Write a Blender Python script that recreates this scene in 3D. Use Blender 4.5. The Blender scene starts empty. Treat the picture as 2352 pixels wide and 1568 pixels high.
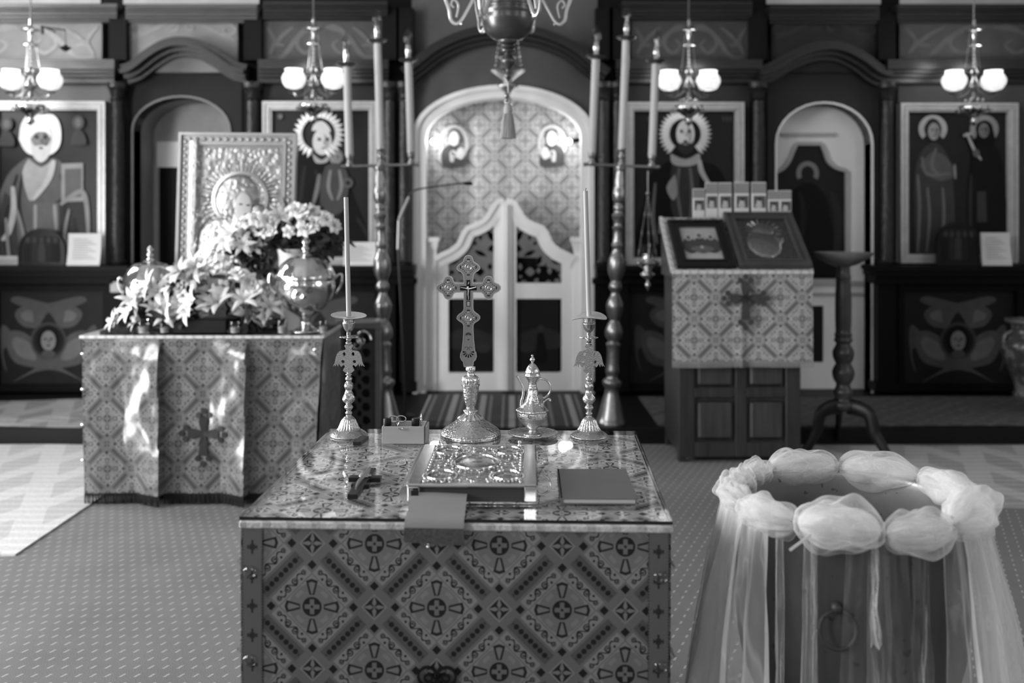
import bpy, bmesh, math, random
from mathutils import Vector, Matrix, noise

PI = math.pi
R = math.radians
SC = bpy.context.scene
COL = SC.collection

# ------------------------------------------------------------------ camera
FPX = 2287.0          # focal length in pixels of the 2352 px wide frame (35 mm lens)
HC = 1.45             # eye height
HOR = 500.0           # pixel row of the horizon
cam_d = bpy.data.cameras.new('camera')
cam_d.lens = 35.0
cam_d.sensor_width = 36.0
cam_d.shift_y = -(784.0 - HOR) / 2352.0
cam_d.clip_start = 0.05
cam_d.dof.use_dof = True
cam_d.dof.focus_distance = 2.72
cam_d.dof.aperture_fstop = 2.2
cam = bpy.data.objects.new('camera', cam_d)
COL.objects.link(cam)
cam.location = (0, 0, HC)
cam.rotation_euler = (R(90), 0, 0)
SC.camera = cam

# ------------------------------------------------------------------ world, daylight, exposure
world = bpy.data.worlds.new('world')
SC.world = world
world.use_nodes = True
world.node_tree.nodes['Background'].inputs[0].default_value = (1, 1, 1, 1)
world.node_tree.nodes['Background'].inputs[1].default_value = 0.02
SC.view_settings.view_transform = 'Standard'
SC.view_settings.look = 'None'
SC.view_settings.gamma = 1.0
SC.view_settings.exposure = 0.22
SC.view_settings.use_curve_mapping = False
SC.cycles.max_bounces = 8
SC.cycles.transparent_max_bounces = 24
SC.cycles.sample_clamp_indirect = 6.0
SC.cycles.use_denoising = True

WX = 4.6              # half width of the nave
WINDOWS_LEFT = [(-1.6, 2.9, 1.1, 2.2), (1.6, 2.9, 1.1, 2.2), (6.2, 3.2, 0.9, 1.8)]     # y, z, width, height
DOOR_ADDED = (3.30, 1.10, 1.5, 2.2)      # added unseen side door, bright for the cloth sheen: y, z, width, height
WINDOWS_RIGHT = [(-1.6, 2.9, 1.1, 2.2), (2.6, 2.9, 1.1, 2.2)]


def area(name, loc, rot, sx, sy, power):
    l = bpy.data.lights.new(name, 'AREA')
    l.shape = 'RECTANGLE'
    l.size, l.size_y, l.energy = sx, sy, power
    o = bpy.data.objects.new(name, l)
    COL.objects.link(o)
    o.location, o.rotation_euler = loc, rot
    return o


for i, (y, z, w, h) in enumerate(WINDOWS_LEFT):
    area('daylight_left', (-WX - 0.02, y, z), (R(90), 0, R(-90)), w, h, (110, 150, 90)[i])
for i, (y, z, w, h) in enumerate(WINDOWS_RIGHT):
    area('daylight_right', (WX + 0.02, y, z), (R(90), 0, R(90)), w, h, 14)
area('fill_door', (-WX - 0.02, DOOR_ADDED[0], DOOR_ADDED[1]), (R(90), 0, R(-90)), DOOR_ADDED[2] - 0.1, DOOR_ADDED[3] - 0.1, 190)  # added light in the unseen door, for the left-hand light and sheen
area('fill_rear', (0.0, -4.95, 3.1), (R(90), 0, 0), 1.3, 2.0, 36)  # added front fill, the rear wall has no window
area('fill_sanctuary', (-3.6, 9.3, 2.6), (R(90), 0, R(-90)), 0.9, 1.6, 50)  # added fill for the sanctuary, no window is built for it


# ------------------------------------------------------------------ pixel helpers (direction only; depth is always given)
def X(px, Y):
    return (px - 1176.0) * Y / FPX


def Z(py, Y):
    return HC - (py - HOR) * Y / FPX


def W(px, py, Y):
    return Vector((X(px, Y), Y, Z(py, Y)))


# ------------------------------------------------------------------ node expression helper
class E:
    def __init__(s, nt, v):
        s.nt, s.v = nt, v

    def m(s, op, *a):
        n = s.nt.nodes.new('ShaderNodeMath')
        n.operation = op
        for i, x in enumerate((s,) + a):
            if isinstance(x, E):
                x = x.v
            if isinstance(x, (int, float)):
                n.inputs[i].default_value = x
            else:
                s.nt.links.new(x, n.inputs[i])
        return E(s.nt, n.outputs[0])

    def __add__(s, o): return s.m('ADD', o)
    def __radd__(s, o): return s.m('ADD', o)
    def __sub__(s, o): return s.m('SUBTRACT', o)
    def __rsub__(s, o): return E(s.nt, o).m('SUBTRACT', s)
    def __mul__(s, o): return s.m('MULTIPLY', o)
    def __rmul__(s, o): return s.m('MULTIPLY', o)
    def __truediv__(s, o): return s.m('DIVIDE', o)
    def __lt__(s, o): return s.m('LESS_THAN', o)
    def __gt__(s, o): return s.m('GREATER_THAN', o)
    def abs(s): return s.m('ABSOLUTE')
    def fr(s): return s.m('FRACT')
    def sin(s): return s.m('SINE')
    def sqrt(s): return s.m('SQRT')
    def mn(s, o): return s.m('MINIMUM', o)
    def mx(s, o): return s.m('MAXIMUM', o)
    def fl(s): return s.m('FLOOR')


def over(v, val, mask):
    """value v painted with val where mask is 1"""
    return v + (val - v) * mask


def cen(e):
    return (e + 0.5).fr() - 0.5


def hyp(a, b):
    return (a * a + b * b).sqrt()


# ------------------------------------------------------------------ materials
def new_mat(name):
    m = bpy.data.materials.new(name)
    m.use_nodes = True
    nt = m.node_tree
    return m, nt, nt.nodes['Principled BSDF']


def rgb(nt, e, lo=0.0, hi=1.0):
    """grey value expression -> colour socket"""
    c = nt.nodes.new('ShaderNodeCombineColor')
    for i in range(3):
        nt.links.new(e.v, c.inputs[i])
    return c.outputs[0]


def coords(nt, kind='Object'):
    t = nt.nodes.new('ShaderNodeTexCoord')
    s = nt.nodes.new('ShaderNodeSeparateXYZ')
    nt.links.new(t.outputs[kind], s.inputs[0])
    return E(nt, s.outputs[0]), E(nt, s.outputs[1]), E(nt, s.outputs[2]), t.outputs[kind]


def noise_node(nt, vec, scale, detail=3.0, stretch=None, rough=0.55):
    if stretch:
        mp = nt.nodes.new('ShaderNodeMapping')
        mp.inputs['Scale'].default_value = stretch
        nt.links.new(vec, mp.inputs[0])
        vec = mp.outputs[0]
    n = nt.nodes.new('ShaderNodeTexNoise')
    n.inputs['Scale'].default_value = scale
    n.inputs['Detail'].default_value = detail
    n.inputs['Roughness'].default_value = rough
    nt.links.new(vec, n.inputs['Vector'])
    return E(nt, n.outputs['Fac'])


def add_bump(nt, b, e, strength, dist=0.002):
    n = nt.nodes.new('ShaderNodeBump')
    n.inputs['Strength'].default_value = strength
    n.inputs['Distance'].default_value = dist
    nt.links.new(e.v, n.inputs['Height'])
    nt.links.new(n.outputs[0], b.inputs['Normal'])


MATS = {}


def grey(name, v, rough=0.6, metal=0.0, var=0.18, scale=9.0, bump=0.0, bscale=60.0, spec=0.22, coat=0.0, stretch=None, bdist=0.002):
    """plain procedural grey with soft mottling"""
    if name in MATS:
        return MATS[name]
    m, nt, b = new_mat(name)
    _, _, _, vec = coords(nt)
    n = noise_node(nt, vec, scale, 4.0, stretch)
    e = (n - 0.5) * (2.0 * var * v) + v
    nt.links.new(rgb(nt, e.mx(0.002)), b.inputs['Base Color'])
    b.inputs['Roughness'].default_value = rough
    b.inputs['Metallic'].default_value = metal
    b.inputs['Specular IOR Level'].default_value = spec
    b.inputs['Coat Weight'].default_value = coat
    b.inputs['Coat Roughness'].default_value = 0.08
    if bump:
        n2 = noise_node(nt, vec, bscale, 3.0, stretch)
        add_bump(nt, b, n2, bump, bdist)
    MATS[name] = m
    return m


def painted(name='painted', rough=0.55, coat=0.0):
    """paint whose grey comes from the face colours of the brush strokes"""
    if name in MATS:
        return MATS[name]
    m, nt, b = new_mat(name)
    a = nt.nodes.new('ShaderNodeAttribute')
    a.attribute_name = 'tone'
    _, _, _, vec = coords(nt)
    n = noise_node(nt, vec, 14.0, 4.0)
    e = E(nt, a.outputs['Fac']).m('POWER', 1.3) * (n * 0.5 + 0.75)
    nt.links.new(rgb(nt, e), b.inputs['Base Color'])
    b.inputs['Roughness'].default_value = rough
    b.inputs['Specular IOR Level'].default_value = 0.12
    b.inputs['Coat Weight'].default_value = coat
    MATS[name] = m
    return m


def chased(name, v=0.75, rough=0.22, scale=55.0, strength=0.6, dist=0.003):
    """chased silver: metal with raised leafy relief"""
    if name in MATS:
        return MATS[name]
    m, nt, b = new_mat(name)
    _, _, _, vec = coords(nt)
    vo = nt.nodes.new('ShaderNodeTexVoronoi')
    vo.inputs['Scale'].default_value = scale
    vo.feature = 'SMOOTH_F1'
    nt.links.new(vec, vo.inputs['Vector'])
    n = noise_node(nt, vec, scale * 0.8, 3.0)
    h = E(nt, vo.outputs['Distance']) * 0.7 + n * 0.6
    add_bump(nt, b, h, strength, dist)
    e = (n - 0.5) * 0.25 + v
    nt.links.new(rgb(nt, e), b.inputs['Base Color'])
    b.inputs['Metallic'].default_value = 1.0
    b.inputs['Roughness'].default_value = rough
    MATS[name] = m
    return m


def brocade(name, lo, hi, rough=0.5, coat=0.0, coat_rough=0.08, wob=0.0, sheen=0.0, bump=0.15):
    """ecclesiastical brocade: crosses in medallions, barred diamonds, scrolls; UV in metres"""
    if name in MATS:
        return MATS[name]
    m, nt, b = new_mat(name)
    x, y, _, vec = coords(nt, 'UV')
    a = 0.177
    c = 1.0 / math.sqrt(2) / a
    P = cen((x + y) * c)
    Q = cen((x - y) * c)
    aP, aQ = P.abs(), Q.abs()
    k = a / math.sqrt(2)
    lx, ly = ((P + Q) * k).abs(), ((P - Q) * k).abs()
    big, sml = aP.mx(aQ), aP.mn(aQ)
    v = (big > 0.40) * -0.26 + 0.64
    v = over(v, 0.24, (big > 0.425) * (sml < 0.30))
    dot = hyp(0.5 - big, cen(sml / 0.075) * 0.075)
    v = over(v, 0.03, (dot < 0.031) * (sml < 0.28))
    v = over(v, 0.36, ((big - 0.266).abs() < 0.006))
    v = over(v, 0.36, ((big - 0.40).abs() < 0.005))
    v = over(v, 0.40, (sml > 0.266) * (big < 0.40))
    v = over(v, 0.02, (aP - 0.333).abs().mx((aQ - 0.333).abs()) < 0.038)
    # point-symmetric S scrolls along the bands
    t = big - 0.333
    msk = aP > aQ
    sg = (msk * Q * P.m('SIGN') + (1.0 - msk) * P * Q.m('SIGN')).m('SIGN')
    tt = t * sg

    def spiral(cx, cy, r0, k, w):
        dx, dy = sml - cx, tt - cy
        th = dy.m('ARCTAN2', dx) / (2 * PI) + 0.5
        r_ = hyp(dx, dy)
        return ((r_ - th * k - r0).abs() < w).mx((r_ - th * k - r0 - k).abs() < w) * (r_ < r0 + 1.45 * k)
    s1 = spiral(0.060, 0.0, 0.004, 0.026, 0.0085)
    s2 = spiral(0.205, -0.006, 0.002, 0.020, 0.0075)
    sn = ((tt - (sml * 34.0).sin() * 0.036).abs() < 0.0095) * (sml < 0.205)
    lf = hyp(sml - 0.135, tt - 0.030) < 0.015
    v = over(v, 0.04, s1.mx(s2).mx(sn).mx(lf) * (t.abs() < 0.06) * (sml < 0.25))
    # medallion with flared cross
    r = hyp(lx, ly)
    v = over(v, 0.46, (r < 0.046) * (big < 0.25))
    v = over(v, 0.58, ((r - 0.036).abs() < 0.004) * ((lx - ly).abs() < 0.012))
    m1, m2 = lx.mx(ly), lx.mn(ly)
    wdt = (m1 - 0.024) * 0.26 + 0.005
    v = over(v, 0.04, (m1 > 0.024) * (m1 < 0.056 - m2 * 0.35) * (m2 < wdt))
    v = over(v, 0.52, (m1 > 0.026) * (m1 < 0.050 - m2 * 0.35) * (m2 < wdt - 0.0042))
    v = over(v, 0.03, r < 0.0195)
    v = over(v, 0.42, (m2 < 0.0045) * (m1 < 0.015))
    v = over(v, 0.05, r < 0.003)
    # corner flowers
    dP, dQ = 0.5 - aP, 0.5 - aQ
    db = dP.mx(dQ)
    v = over(v, 0.03, db < 0.105)
    v = over(v, 0.60, (db > 0.088) * (db < 0.105))
    v = over(v, 0.52, ((dP - dQ).abs() < 0.036 - (db - 0.05).abs() * 0.75) * (db < 0.085) * (db > 0.018))
    v = over(v, 0.30, (db < 0.018))
    weave = noise_node(nt, vec, 420.0, 2.0)
    soft = noise_node(nt, vec, 6.0, 2.0)
    v = v * (weave * 0.3 + 0.85) * (soft * 0.3 + 0.85)
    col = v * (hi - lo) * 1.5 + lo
    nt.links.new(rgb(nt, col), b.inputs['Base Color'])
    b.inputs['Roughness'].default_value = rough
    b.inputs['Coat Weight'].default_value = coat
    b.inputs['Coat Roughness'].default_value = coat_rough
    b.inputs['Sheen Weight'].default_value = sheen
    b.inputs['Specular IOR Level'].default_value = 0.2
    if bump:
        add_bump(nt, b, v + weave * 0.3, bump, 0.001)
    if wob and coat:
        w = noise_node(nt, vec, 7.0, 2.0)
        n = nt.nodes.new('ShaderNodeBump')
        n.inputs['Strength'].default_value = wob
        n.inputs['Distance'].default_value = 0.02
        nt.links.new(w.v, n.inputs['Height'])
        nt.links.new(n.outputs[0], b.inputs['Coat Normal'])
    MATS[name] = m
    return m


def glassy(name, tint=0.95, ior=1.45, rough=0.02, boost=1.0):
    """thin clear sheet: mostly see-through, mirror-like at a slant"""
    if name in MATS:
        return MATS[name]
    m, nt, b = new_mat(name)
    out = nt.nodes['Material Output']
    tr = nt.nodes.new('ShaderNodeBsdfTransparent')
    tr.inputs[0].default_value = (tint, tint, tint, 1)
    gl = nt.nodes.new('ShaderNodeBsdfGlossy')
    gl.inputs['Roughness'].default_value = rough
    lw = nt.nodes.new('ShaderNodeLayerWeight')
    lw.inputs[0].default_value = 0.5
    f0 = ((ior - 1.0) / (ior + 1.0)) ** 2
    mx = nt.nodes.new('ShaderNodeMixShader')
    fc = E(nt, lw.outputs['Facing'])
    f = ((fc.m('POWER', 5.0) * (1.0 - f0) + f0) * boost).mn(1.0)
    nt.links.new(f.v, mx.inputs[0])
    nt.links.new(tr.outputs[0], mx.inputs[1])
    nt.links.new(gl.outputs[0], mx.inputs[2])
    nt.links.new(mx.outputs[0], out.inputs[0])
    MATS[name] = m
    return m


def sheer(name, opac=0.4, v=0.85, streak=0.5):
    """tulle: fine net, partly see-through, slightly translucent"""
    if name in MATS:
        return MATS[name]
    m, nt, b = new_mat(name)
    out = nt.nodes['Material Output']
    x, y, _, vec = coords(nt, 'UV')
    n = noise_node(nt, vec, 5.0, 3.0, (2.6, 0.5, 1.0))
    lw = nt.nodes.new('ShaderNodeLayerWeight')
    lw.inputs[0].default_value = 0.35
    edge = E(nt, lw.outputs['Facing'])
    n2 = noise_node(nt, vec, 4.0, 2.0, (1.7, 0.55, 1.0))
    n3 = noise_node(nt, vec, 7.0, 2.0, (1.5, 0.9, 1.0))
    crease = (1.0 - (n2 - 0.5).abs() * 26.0).mx(0.0) + (1.0 - (n3 - 0.47).abs() * 34.0).mx(0.0) * 0.7
    alpha = ((n - 0.5) * streak + opac + edge * 0.35 + crease * (0.03 + opac * 0.5)).mx(0.03).mn(0.97)
    df = nt.nodes.new('ShaderNodeBsdfDiffuse')
    df.inputs[0].default_value = (v, v, v, 1)
    tl = nt.nodes.new('ShaderNodeBsdfTranslucent')
    tl.inputs[0].default_value = (v, v, v, 1)
    mx = nt.nodes.new('ShaderNodeMixShader')
    mx.inputs[0].default_value = 0.4
    nt.links.new(df.outputs[0], mx.inputs[1])
    nt.links.new(tl.outputs[0], mx.inputs[2])
    tr = nt.nodes.new('ShaderNodeBsdfTransparent')
    m2 = nt.nodes.new('ShaderNodeMixShader')
    nt.links.new(alpha.v, m2.inputs[0])
    nt.links.new(tr.outputs[0], m2.inputs[1])
    nt.links.new(mx.outputs[0], m2.inputs[2])
    nt.links.new(m2.outputs[0], out.inputs[0])
    MATS[name] = m
    return m


def glow(name, strength, v=1.0):
    if name in MATS:
        return MATS[name]
    m, nt, b = new_mat(name)
    b.inputs['Base Color'].default_value = (v, v, v, 1)
    b.inputs['Emission Color'].default_value = (1, 1, 1, 1)
    b.inputs['Emission Strength'].default_value = strength
    b.inputs['Roughness'].default_value = 0.3
    MATS[name] = m
    return m


# ------------------------------------------------------------------ mesh builder
class MB:
    def __init__(s, mat=None):
        s.v, s.f, s.t, s.uv = [], [], [], []
        s.M = mat or Matrix.Identity(4)
        s.tone = 0.0

    def add(s, verts, faces, uvs=None):
        o = len(s.v)
        for p in verts:
            s.v.append(s.M @ Vector(p))
        s.uv += list(uvs) if uvs else [(0.0, 0.0)] * len(verts)
        for f in faces:
            s.f.append([i + o for i in f])
            s.t.append(s.tone)
        return s

    def box(s, x0, y0, z0, x1, y1, z1):
        return s.add([(x0, y0, z0), (x1, y0, z0), (x1, y1, z0), (x0, y1, z0), (x0, y0, z1), (x1, y0, z1), (x1, y1, z1), (x0, y1, z1)],
                     [(0, 3, 2, 1), (4, 5, 6, 7), (0, 1, 5, 4), (1, 2, 6, 5), (2, 3, 7, 6), (3, 0, 4, 7)])

    def bev(s, x0, y0, z0, x1, y1, z1, b):
        """box with chamfered edges on all sides"""
        v, f = [], []
        for zz, ins in ((z0, b), (z0 + b, 0), (z1 - b, 0), (z1, b)):
            for (x, y, sx, sy) in ((x0, y0, 1, 1), (x1, y0, -1, 1), (x1, y1, -1, -1), (x0, y1, 1, -1)):
                v.append((x + sx * (ins + b), y + sy * ins, zz))
                v.append((x + sx * ins, y + sy * (ins + b), zz))
        rings = []
        # corner verts per ring: c0:(0,1) c1:(2,3) c2:(4,5) c3:(6,7)
        order = [1, 0, 2, 3, 5, 4, 6, 7]
        for k in range(4):
            rings.append([k * 8 + i for i in order])
        for k in range(3):
            a, c = rings[k], rings[k + 1]
            for i in range(8):
                j = (i + 1) % 8
                f.append((a[i], a[j], c[j], c[i]))
        f.append(tuple(reversed(rings[0])))
        f.append(tuple(rings[3]))
        return s.add(v, f)

    def quad(s, a, b, c, d, uv=None):
        return s.add([a, b, c, d], [(0, 1, 2, 3)], uv)

    def lathe(s, prof, n=24, c=(0, 0, 0), ax='z', cap=True, flute=None):
        """profile [(r, h)...] turned about an axis; flute(r,h,ang)->r"""
        v, f, uv = [], [], []
        for k, (r, h) in enumerate(prof):
            for i in range(n):
                a = 2 * PI * i / n
                rr = flute(r, h, a) if flute else r
                x, y = rr * math.cos(a), rr * math.sin(a)
                if ax == 'z':
                    p = (c[0] + x, c[1] + y, c[2] + h)
                elif ax == 'y':
                    p = (c[0] + x, c[1] + h, c[2] - y)
                else:
                    p = (c[0] + h, c[1] + x, c[2] + y)
                v.append(p)
                uv.append((i / n, h))
        for k in range(len(prof) - 1):
            for i in range(n):
                j = (i + 1) % n
                f.append((k * n + i, k * n + j, (k + 1) * n + j, (k + 1) * n + i))
        if cap:
            if prof[0][0] > 1e-5:
                f.append(tuple(reversed(range(n))))
            if prof[-1][0] > 1e-5:
                f.append(tuple(range((len(prof) - 1) * n, len(prof) * n)))
        return s.add(v, f, uv)

    def ball(s, c, r, n=16, m=10, sq=(1, 1, 1)):
        v, f = [], []
        for k in range(m + 1):
            t = PI * k / m
            for i in range(n):
                a = 2 * PI * i / n
                v.append((c[0] + sq[0] * r * math.sin(t) * math.cos(a), c[1] + sq[1] * r * math.sin(t) * math.sin(a), c[2] - sq[2] * r * math.cos(t)))
        for k in range(m):
            for i in range(n):
                j = (i + 1) % n
                f.append((k * n + i, k * n + j, (k + 1) * n + j, (k + 1) * n + i))
        return s.add(v, f)

    def tube(s, pts, r, n=8, cap=True, flat=None):
        """tube along a path; r number or list; flat=(a,b) scales of the section"""
        pts = [Vector(p) for p in pts]
        L = len(pts)
        rs = r if isinstance(r, (list, tuple)) else [r] * L
        v, f = [], []
        up = None
        for k in range(L):
            t = (pts[min(k + 1, L - 1)] - pts[max(k - 1, 0)])
            if t.length < 1e-9:
                t = Vector((0, 0, 1))
            t.normalize()
            if up is None:
                up = t.cross(Vector((0, 1, 0)))
                if up.length < 0.1:
                    up = t.cross(Vector((1, 0, 0)))
                up.normalize()
            else:
                up = (up - t * up.dot(t))
                if up.length < 1e-6:
                    up = t.orthogonal()
                up.normalize()
            w = t.cross(up)
            fa, fb = flat if flat else (1, 1)
            for i in range(n):
                a = 2 * PI * i / n
                v.append(pts[k] + up * (rs[k] * fa * math.cos(a)) + w * (rs[k] * fb * math.sin(a)))
        for k in range(L - 1):
            for i in range(n):
                j = (i + 1) % n
                f.append((k * n + i, k * n + j, (k + 1) * n + j, (k + 1) * n + i))
        if cap:
            f.append(tuple(reversed(range(n))))
            f.append(tuple(range((L - 1) * n, L * n)))
        return s.add(v, f)

    def prism(s, poly, y0, y1):
        """polygon in x,z extruded from y0 (front) to y1"""
        n = len(poly)
        ar = sum(poly[i][0] * poly[(i + 1) % n][1] - poly[(i + 1) % n][0] * poly[i][1] for i in range(n))
        if ar < 0:
            poly = poly[::-1]
        v = [(p[0], y0, p[1]) for p in poly] + [(p[0], y1, p[1]) for p in poly]
        f = [tuple(range(n)), tuple(reversed(range(n, 2 * n)))]
        f += [(i, i + n, (i + 1) % n + n, (i + 1) % n) for i in range(n)]
        return s.add(v, f)

    def band(s, path, w0, w1, y0, y1, closed=False):
        """strip following a path in x,z between normal offsets w0,w1, extruded y0..y1"""
        L = len(path)
        a, b = [], []
        for k in range(L):
            if closed:
                p, q = Vector(path[k - 1]), Vector(path[(k + 1) % L])
            else:
                p, q = Vector(path[max(k - 1, 0)]), Vector(path[min(k + 1, L - 1)])
            t = (q - p).normalized()
            nn = Vector((-t.y, t.x))
            c = Vector(path[k])
            a.append(c + nn * w0)
            b.append(c + nn * w1)
        v = []
        for k in range(L):
            v += [(a[k].x, y0, a[k].y), (b[k].x, y0, b[k].y), (b[k].x, y1, b[k].y), (a[k].x, y1, a[k].y)]
        f = []
        for k in range(L if closed else L - 1):
            o, q = k * 4, ((k + 1) % L) * 4
            for i in range(4):
                j = (i + 1) % 4
                f.append((o + i, q + i, q + j, o + j))
        if not closed:
            f += [(0, 1, 2, 3), ((L - 1) * 4 + 3, (L - 1) * 4 + 2, (L - 1) * 4 + 1, (L - 1) * 4)]
        return s.add(v, f)

    def grid(s, nu, nv, fn, uvfn=None, wrap=False):
        """surface fn(u,v) on a grid, u,v in 0..1"""
        v, uv, f = [], [], []
        for j in range(nv + 1):
            for i in range(nu + 1):
                u, w = i / nu, j / nv
                v.append(fn(u, w))
                uv.append(uvfn(u, w) if uvfn else (u, w))
        for j in range(nv):
            for i in range(nu):
                a = j * (nu + 1) + i
                f.append((a, a + 1, a + nu + 2, a + nu + 1))
        return s.add(v, f, uv)

    def obj(s, name, mat, parent=None, smooth=40, uv=False, tone=False, kind=None):
        me = bpy.data.meshes.new(name)
        me.from_pydata([tuple(p) for p in s.v], [], s.f)
        bm = bmesh.new()
        bm.from_mesh(me)
        bmesh.ops.recalc_face_normals(bm, faces=bm.faces)
        bm.to_mesh(me)
        bm.free()
        me.polygons.foreach_set('use_smooth', [bool(smooth)] * len(me.polygons))
        if smooth:
            me.set_sharp_from_angle(angle=R(smooth))
        if uv:
            l = me.uv_layers.new(name='UVMap')
            idx = [0] * len(me.loops)
            me.loops.foreach_get('vertex_index', idx)
            flat = []
            for i in idx:
                flat += s.uv[i]
            l.data.foreach_set('uv', flat)
        if tone:
            at = me.attributes.new('tone', 'FLOAT', 'FACE')
            at.data.foreach_set('value', s.t)
        me.materials.append(mat)
        o = bpy.data.objects.new(name, me)
        COL.objects.link(o)
        if parent:
            o.parent = parent
        if kind:
            o['kind'] = kind
        return o


def plate(name, outer, holes, y0, y1, mat, parent=None, smooth=30, off=(0, 0, 0)):
    """flat plate in the x,z plane with real openings, y0 front .. y1 back"""
    cu = bpy.data.curves.new(name, 'CURVE')
    cu.dimensions = '2D'
    cu.fill_mode = 'BOTH'
    cu.extrude = abs(y1 - y0) / 2
    for pts in [outer] + list(holes):
        sp = cu.splines.new('POLY')
        sp.points.add(len(pts) - 1)
        for p, q in zip(sp.points, pts):
            p.co = (q[0], q[1], 0, 1)
        sp.use_cyclic_u = True
    tmp = bpy.data.objects.new('tmp', cu)
    COL.objects.link(tmp)
    dg = bpy.context.evaluated_depsgraph_get()
    me = bpy.data.meshes.new_from_object(tmp.evaluated_get(dg))
    bpy.data.objects.remove(tmp)
    bpy.data.curves.remove(cu)
    me.name = name
    me.transform(Matrix.Translation((off[0], (y0 + y1) / 2 + off[1], off[2])) @ Matrix.Rotation(R(90), 4, 'X'))
    me.materials.clear()
    me.materials.append(mat)
    me.polygons.foreach_set('use_smooth', [True] * len(me.polygons))
    me.set_sharp_from_angle(angle=R(smooth))
    o = bpy.data.objects.new(name, me)
    COL.objects.link(o)
    if parent:
        o.parent = parent
    return o


def tag(o, label, cat, group=None):
    o['label'] = label
    o['category'] = cat
    if group:
        o['group'] = group
    return o


def thing(name, label, cat, loc=(0, 0, 0), rot=(0, 0, 0), group=None):
    o = bpy.data.objects.new(name, None)
    o.empty_display_size = 0.05
    COL.objects.link(o)
    o.location, o.rotation_euler = loc, rot
    return tag(o, label, cat, group)


def struct(o):
    o['kind'] = 'structure'
    return o


def clone(root, loc=None, rot=None, label=None, group=None, parent=None):
    r = root.copy()
    COL.objects.link(r)
    if loc is not None:
        r.location = loc
    if rot is not None:
        r.rotation_euler = rot
    if label:
        r['label'] = label
    if group:
        r['group'] = group
    if parent:
        r.parent = parent
    for ch in list(root.children):
        c = ch.copy()
        COL.objects.link(c)
        c.parent = r
        for g in list(ch.children):
            d = g.copy()
            COL.objects.link(d)
            d.parent = c
    return r


def ell(cx, cy, rx, ry, n=28, a0=0.0, a1=360.0):
    return [(cx + rx * math.cos(R(a0 + (a1 - a0) * i / n)), cy + ry * math.sin(R(a0 + (a1 - a0) * i / n))) for i in range(n + (0 if a1 - a0 >= 360 else 1))]


def spline(pts, n=8):
    """Catmull-Rom through points (tuples of any length)"""
    out = []
    L = len(pts)
    for i in range(L - 1):
        p0, p1, p2, p3 = pts[max(i - 1, 0)], pts[i], pts[i + 1], pts[min(i + 2, L - 1)]
        for k in range(n):
            t = k / n
            out.append(tuple(0.5 * (2 * b + (c - a) * t + (2 * a - 5 * b + 4 * c - d) * t * t + (3 * b - a - 3 * c + d) * t ** 3)
                             for a, b, c, d in zip(p0, p1, p2, p3)))
    out.append(tuple(pts[-1]))
    return out


def smooth_prof(prof, n=4):
    return [(max(r, 0.0), h) for r, h in spline(prof, n)]


class Paint:
    """brush strokes: flat shapes laid over each other on a picture panel (each a hair in front of the last)"""

    def __init__(s, Y, step=0.0006):
        s.m = MB()
        s.Y, s.step, s.k = Y, step, 0

    def poly(s, pts, tone, sp=0):
        if sp:
            pts = spline(list(pts) + [pts[0]], sp)[:-1]
        Y = s.Y - s.step * s.k
        s.k += 1
        s.m.tone = tone
        # fan triangulation through ear clipping by mathutils
        from mathutils.geometry import tessellate_polygon
        P = [Vector((X(a, s.Y), Y, Z(b, s.Y))) for a, b in pts]
        tris = tessellate_polygon([P])
        s.m.add(P, [tuple(t) for t in tris])
        return s

    def el(s, cx, cy, rx, ry, tone, a0=0, a1=360):
        return s.poly(ell(cx, cy, rx, ry, 26, a0, a1), tone)

    def ring(s, cx, cy, rx, ry, w, tone, a0=0, a1=360):
        o = ell(cx, cy, rx, ry, 30, a0, a1)
        i = ell(cx, cy, rx - w, ry - w, 30, a0, a1)
        if a1 - a0 >= 360:
            o.append(o[0])
            i.append(i[0])
        return s.strip(o, i, tone)

    def strip(s, a, b, tone):
        Y = s.Y - s.step * s.k
        s.k += 1
        s.m.tone = tone
        P = [Vector((X(p[0], s.Y), Y, Z(p[1], s.Y))) for p in list(a) + list(b)]
        n = len(a)
        s.m.add(P, [(i, i + 1, n + i + 1, n + i) for i in range(n - 1)])
        return s

    def stroke(s, pts, w, tone, n=6):
        """tapering brush stroke"""
        p = spline(pts, n)
        a, b = [], []
        L = len(p)
        for k in range(L):
            q0, q1 = Vector(p[max(k - 1, 0)]), Vector(p[min(k + 1, L - 1)])
            t = (q1 - q0).normalized()
            nn = Vector((-t.y, t.x))
            ww = w * (0.35 + 0.65 * math.sin(PI * min(1, (k + 1) / L * 1.0)) ** 0.6)
            c = Vector(p[k])
            a.append(c + nn * ww)
            b.append(c - nn * ww)
        return s.strip(a, b, tone)

    def obj(s, name, parent, mat=None):
        return s.m.obj(name, mat or painted(), parent, smooth=0, tone=True)


# ================================================================== THE ROOM
YI = 7.7              # plane of the icon screen
PLAT = 0.10           # height of the step in front of it
YP = 6.38             # front of the step


def carpet_mat(name, base, dash, kind):
    m, nt, b = new_mat(name)
    x, y, z, vec = coords(nt)
    row = (y / 0.059).fl()
    u = cen(x / 0.0466 + row * 0.5) * 0.0466
    w = ((y / 0.059).fr() - 0.5) * 0.059
    mask = ((u - w * 0.42).abs() < 0.0042) * (w.abs() < 0.0115)
    n = noise_node(nt, vec, 3.0, 3.0)
    f = noise_node(nt, vec, 260.0, 2.0)
    e = over((n - 0.5) * 0.4 * base + base, dash, mask) * (f * 0.7 + 0.65)
    nt.links.new(rgb(nt, e), b.inputs['Base Color'])
    b.inputs['Roughness'].default_value = 0.95
    b.inputs['Specular IOR Level'].default_value = 0.15
    add_bump(nt, b, f, 0.5, 0.003)
    return m


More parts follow.
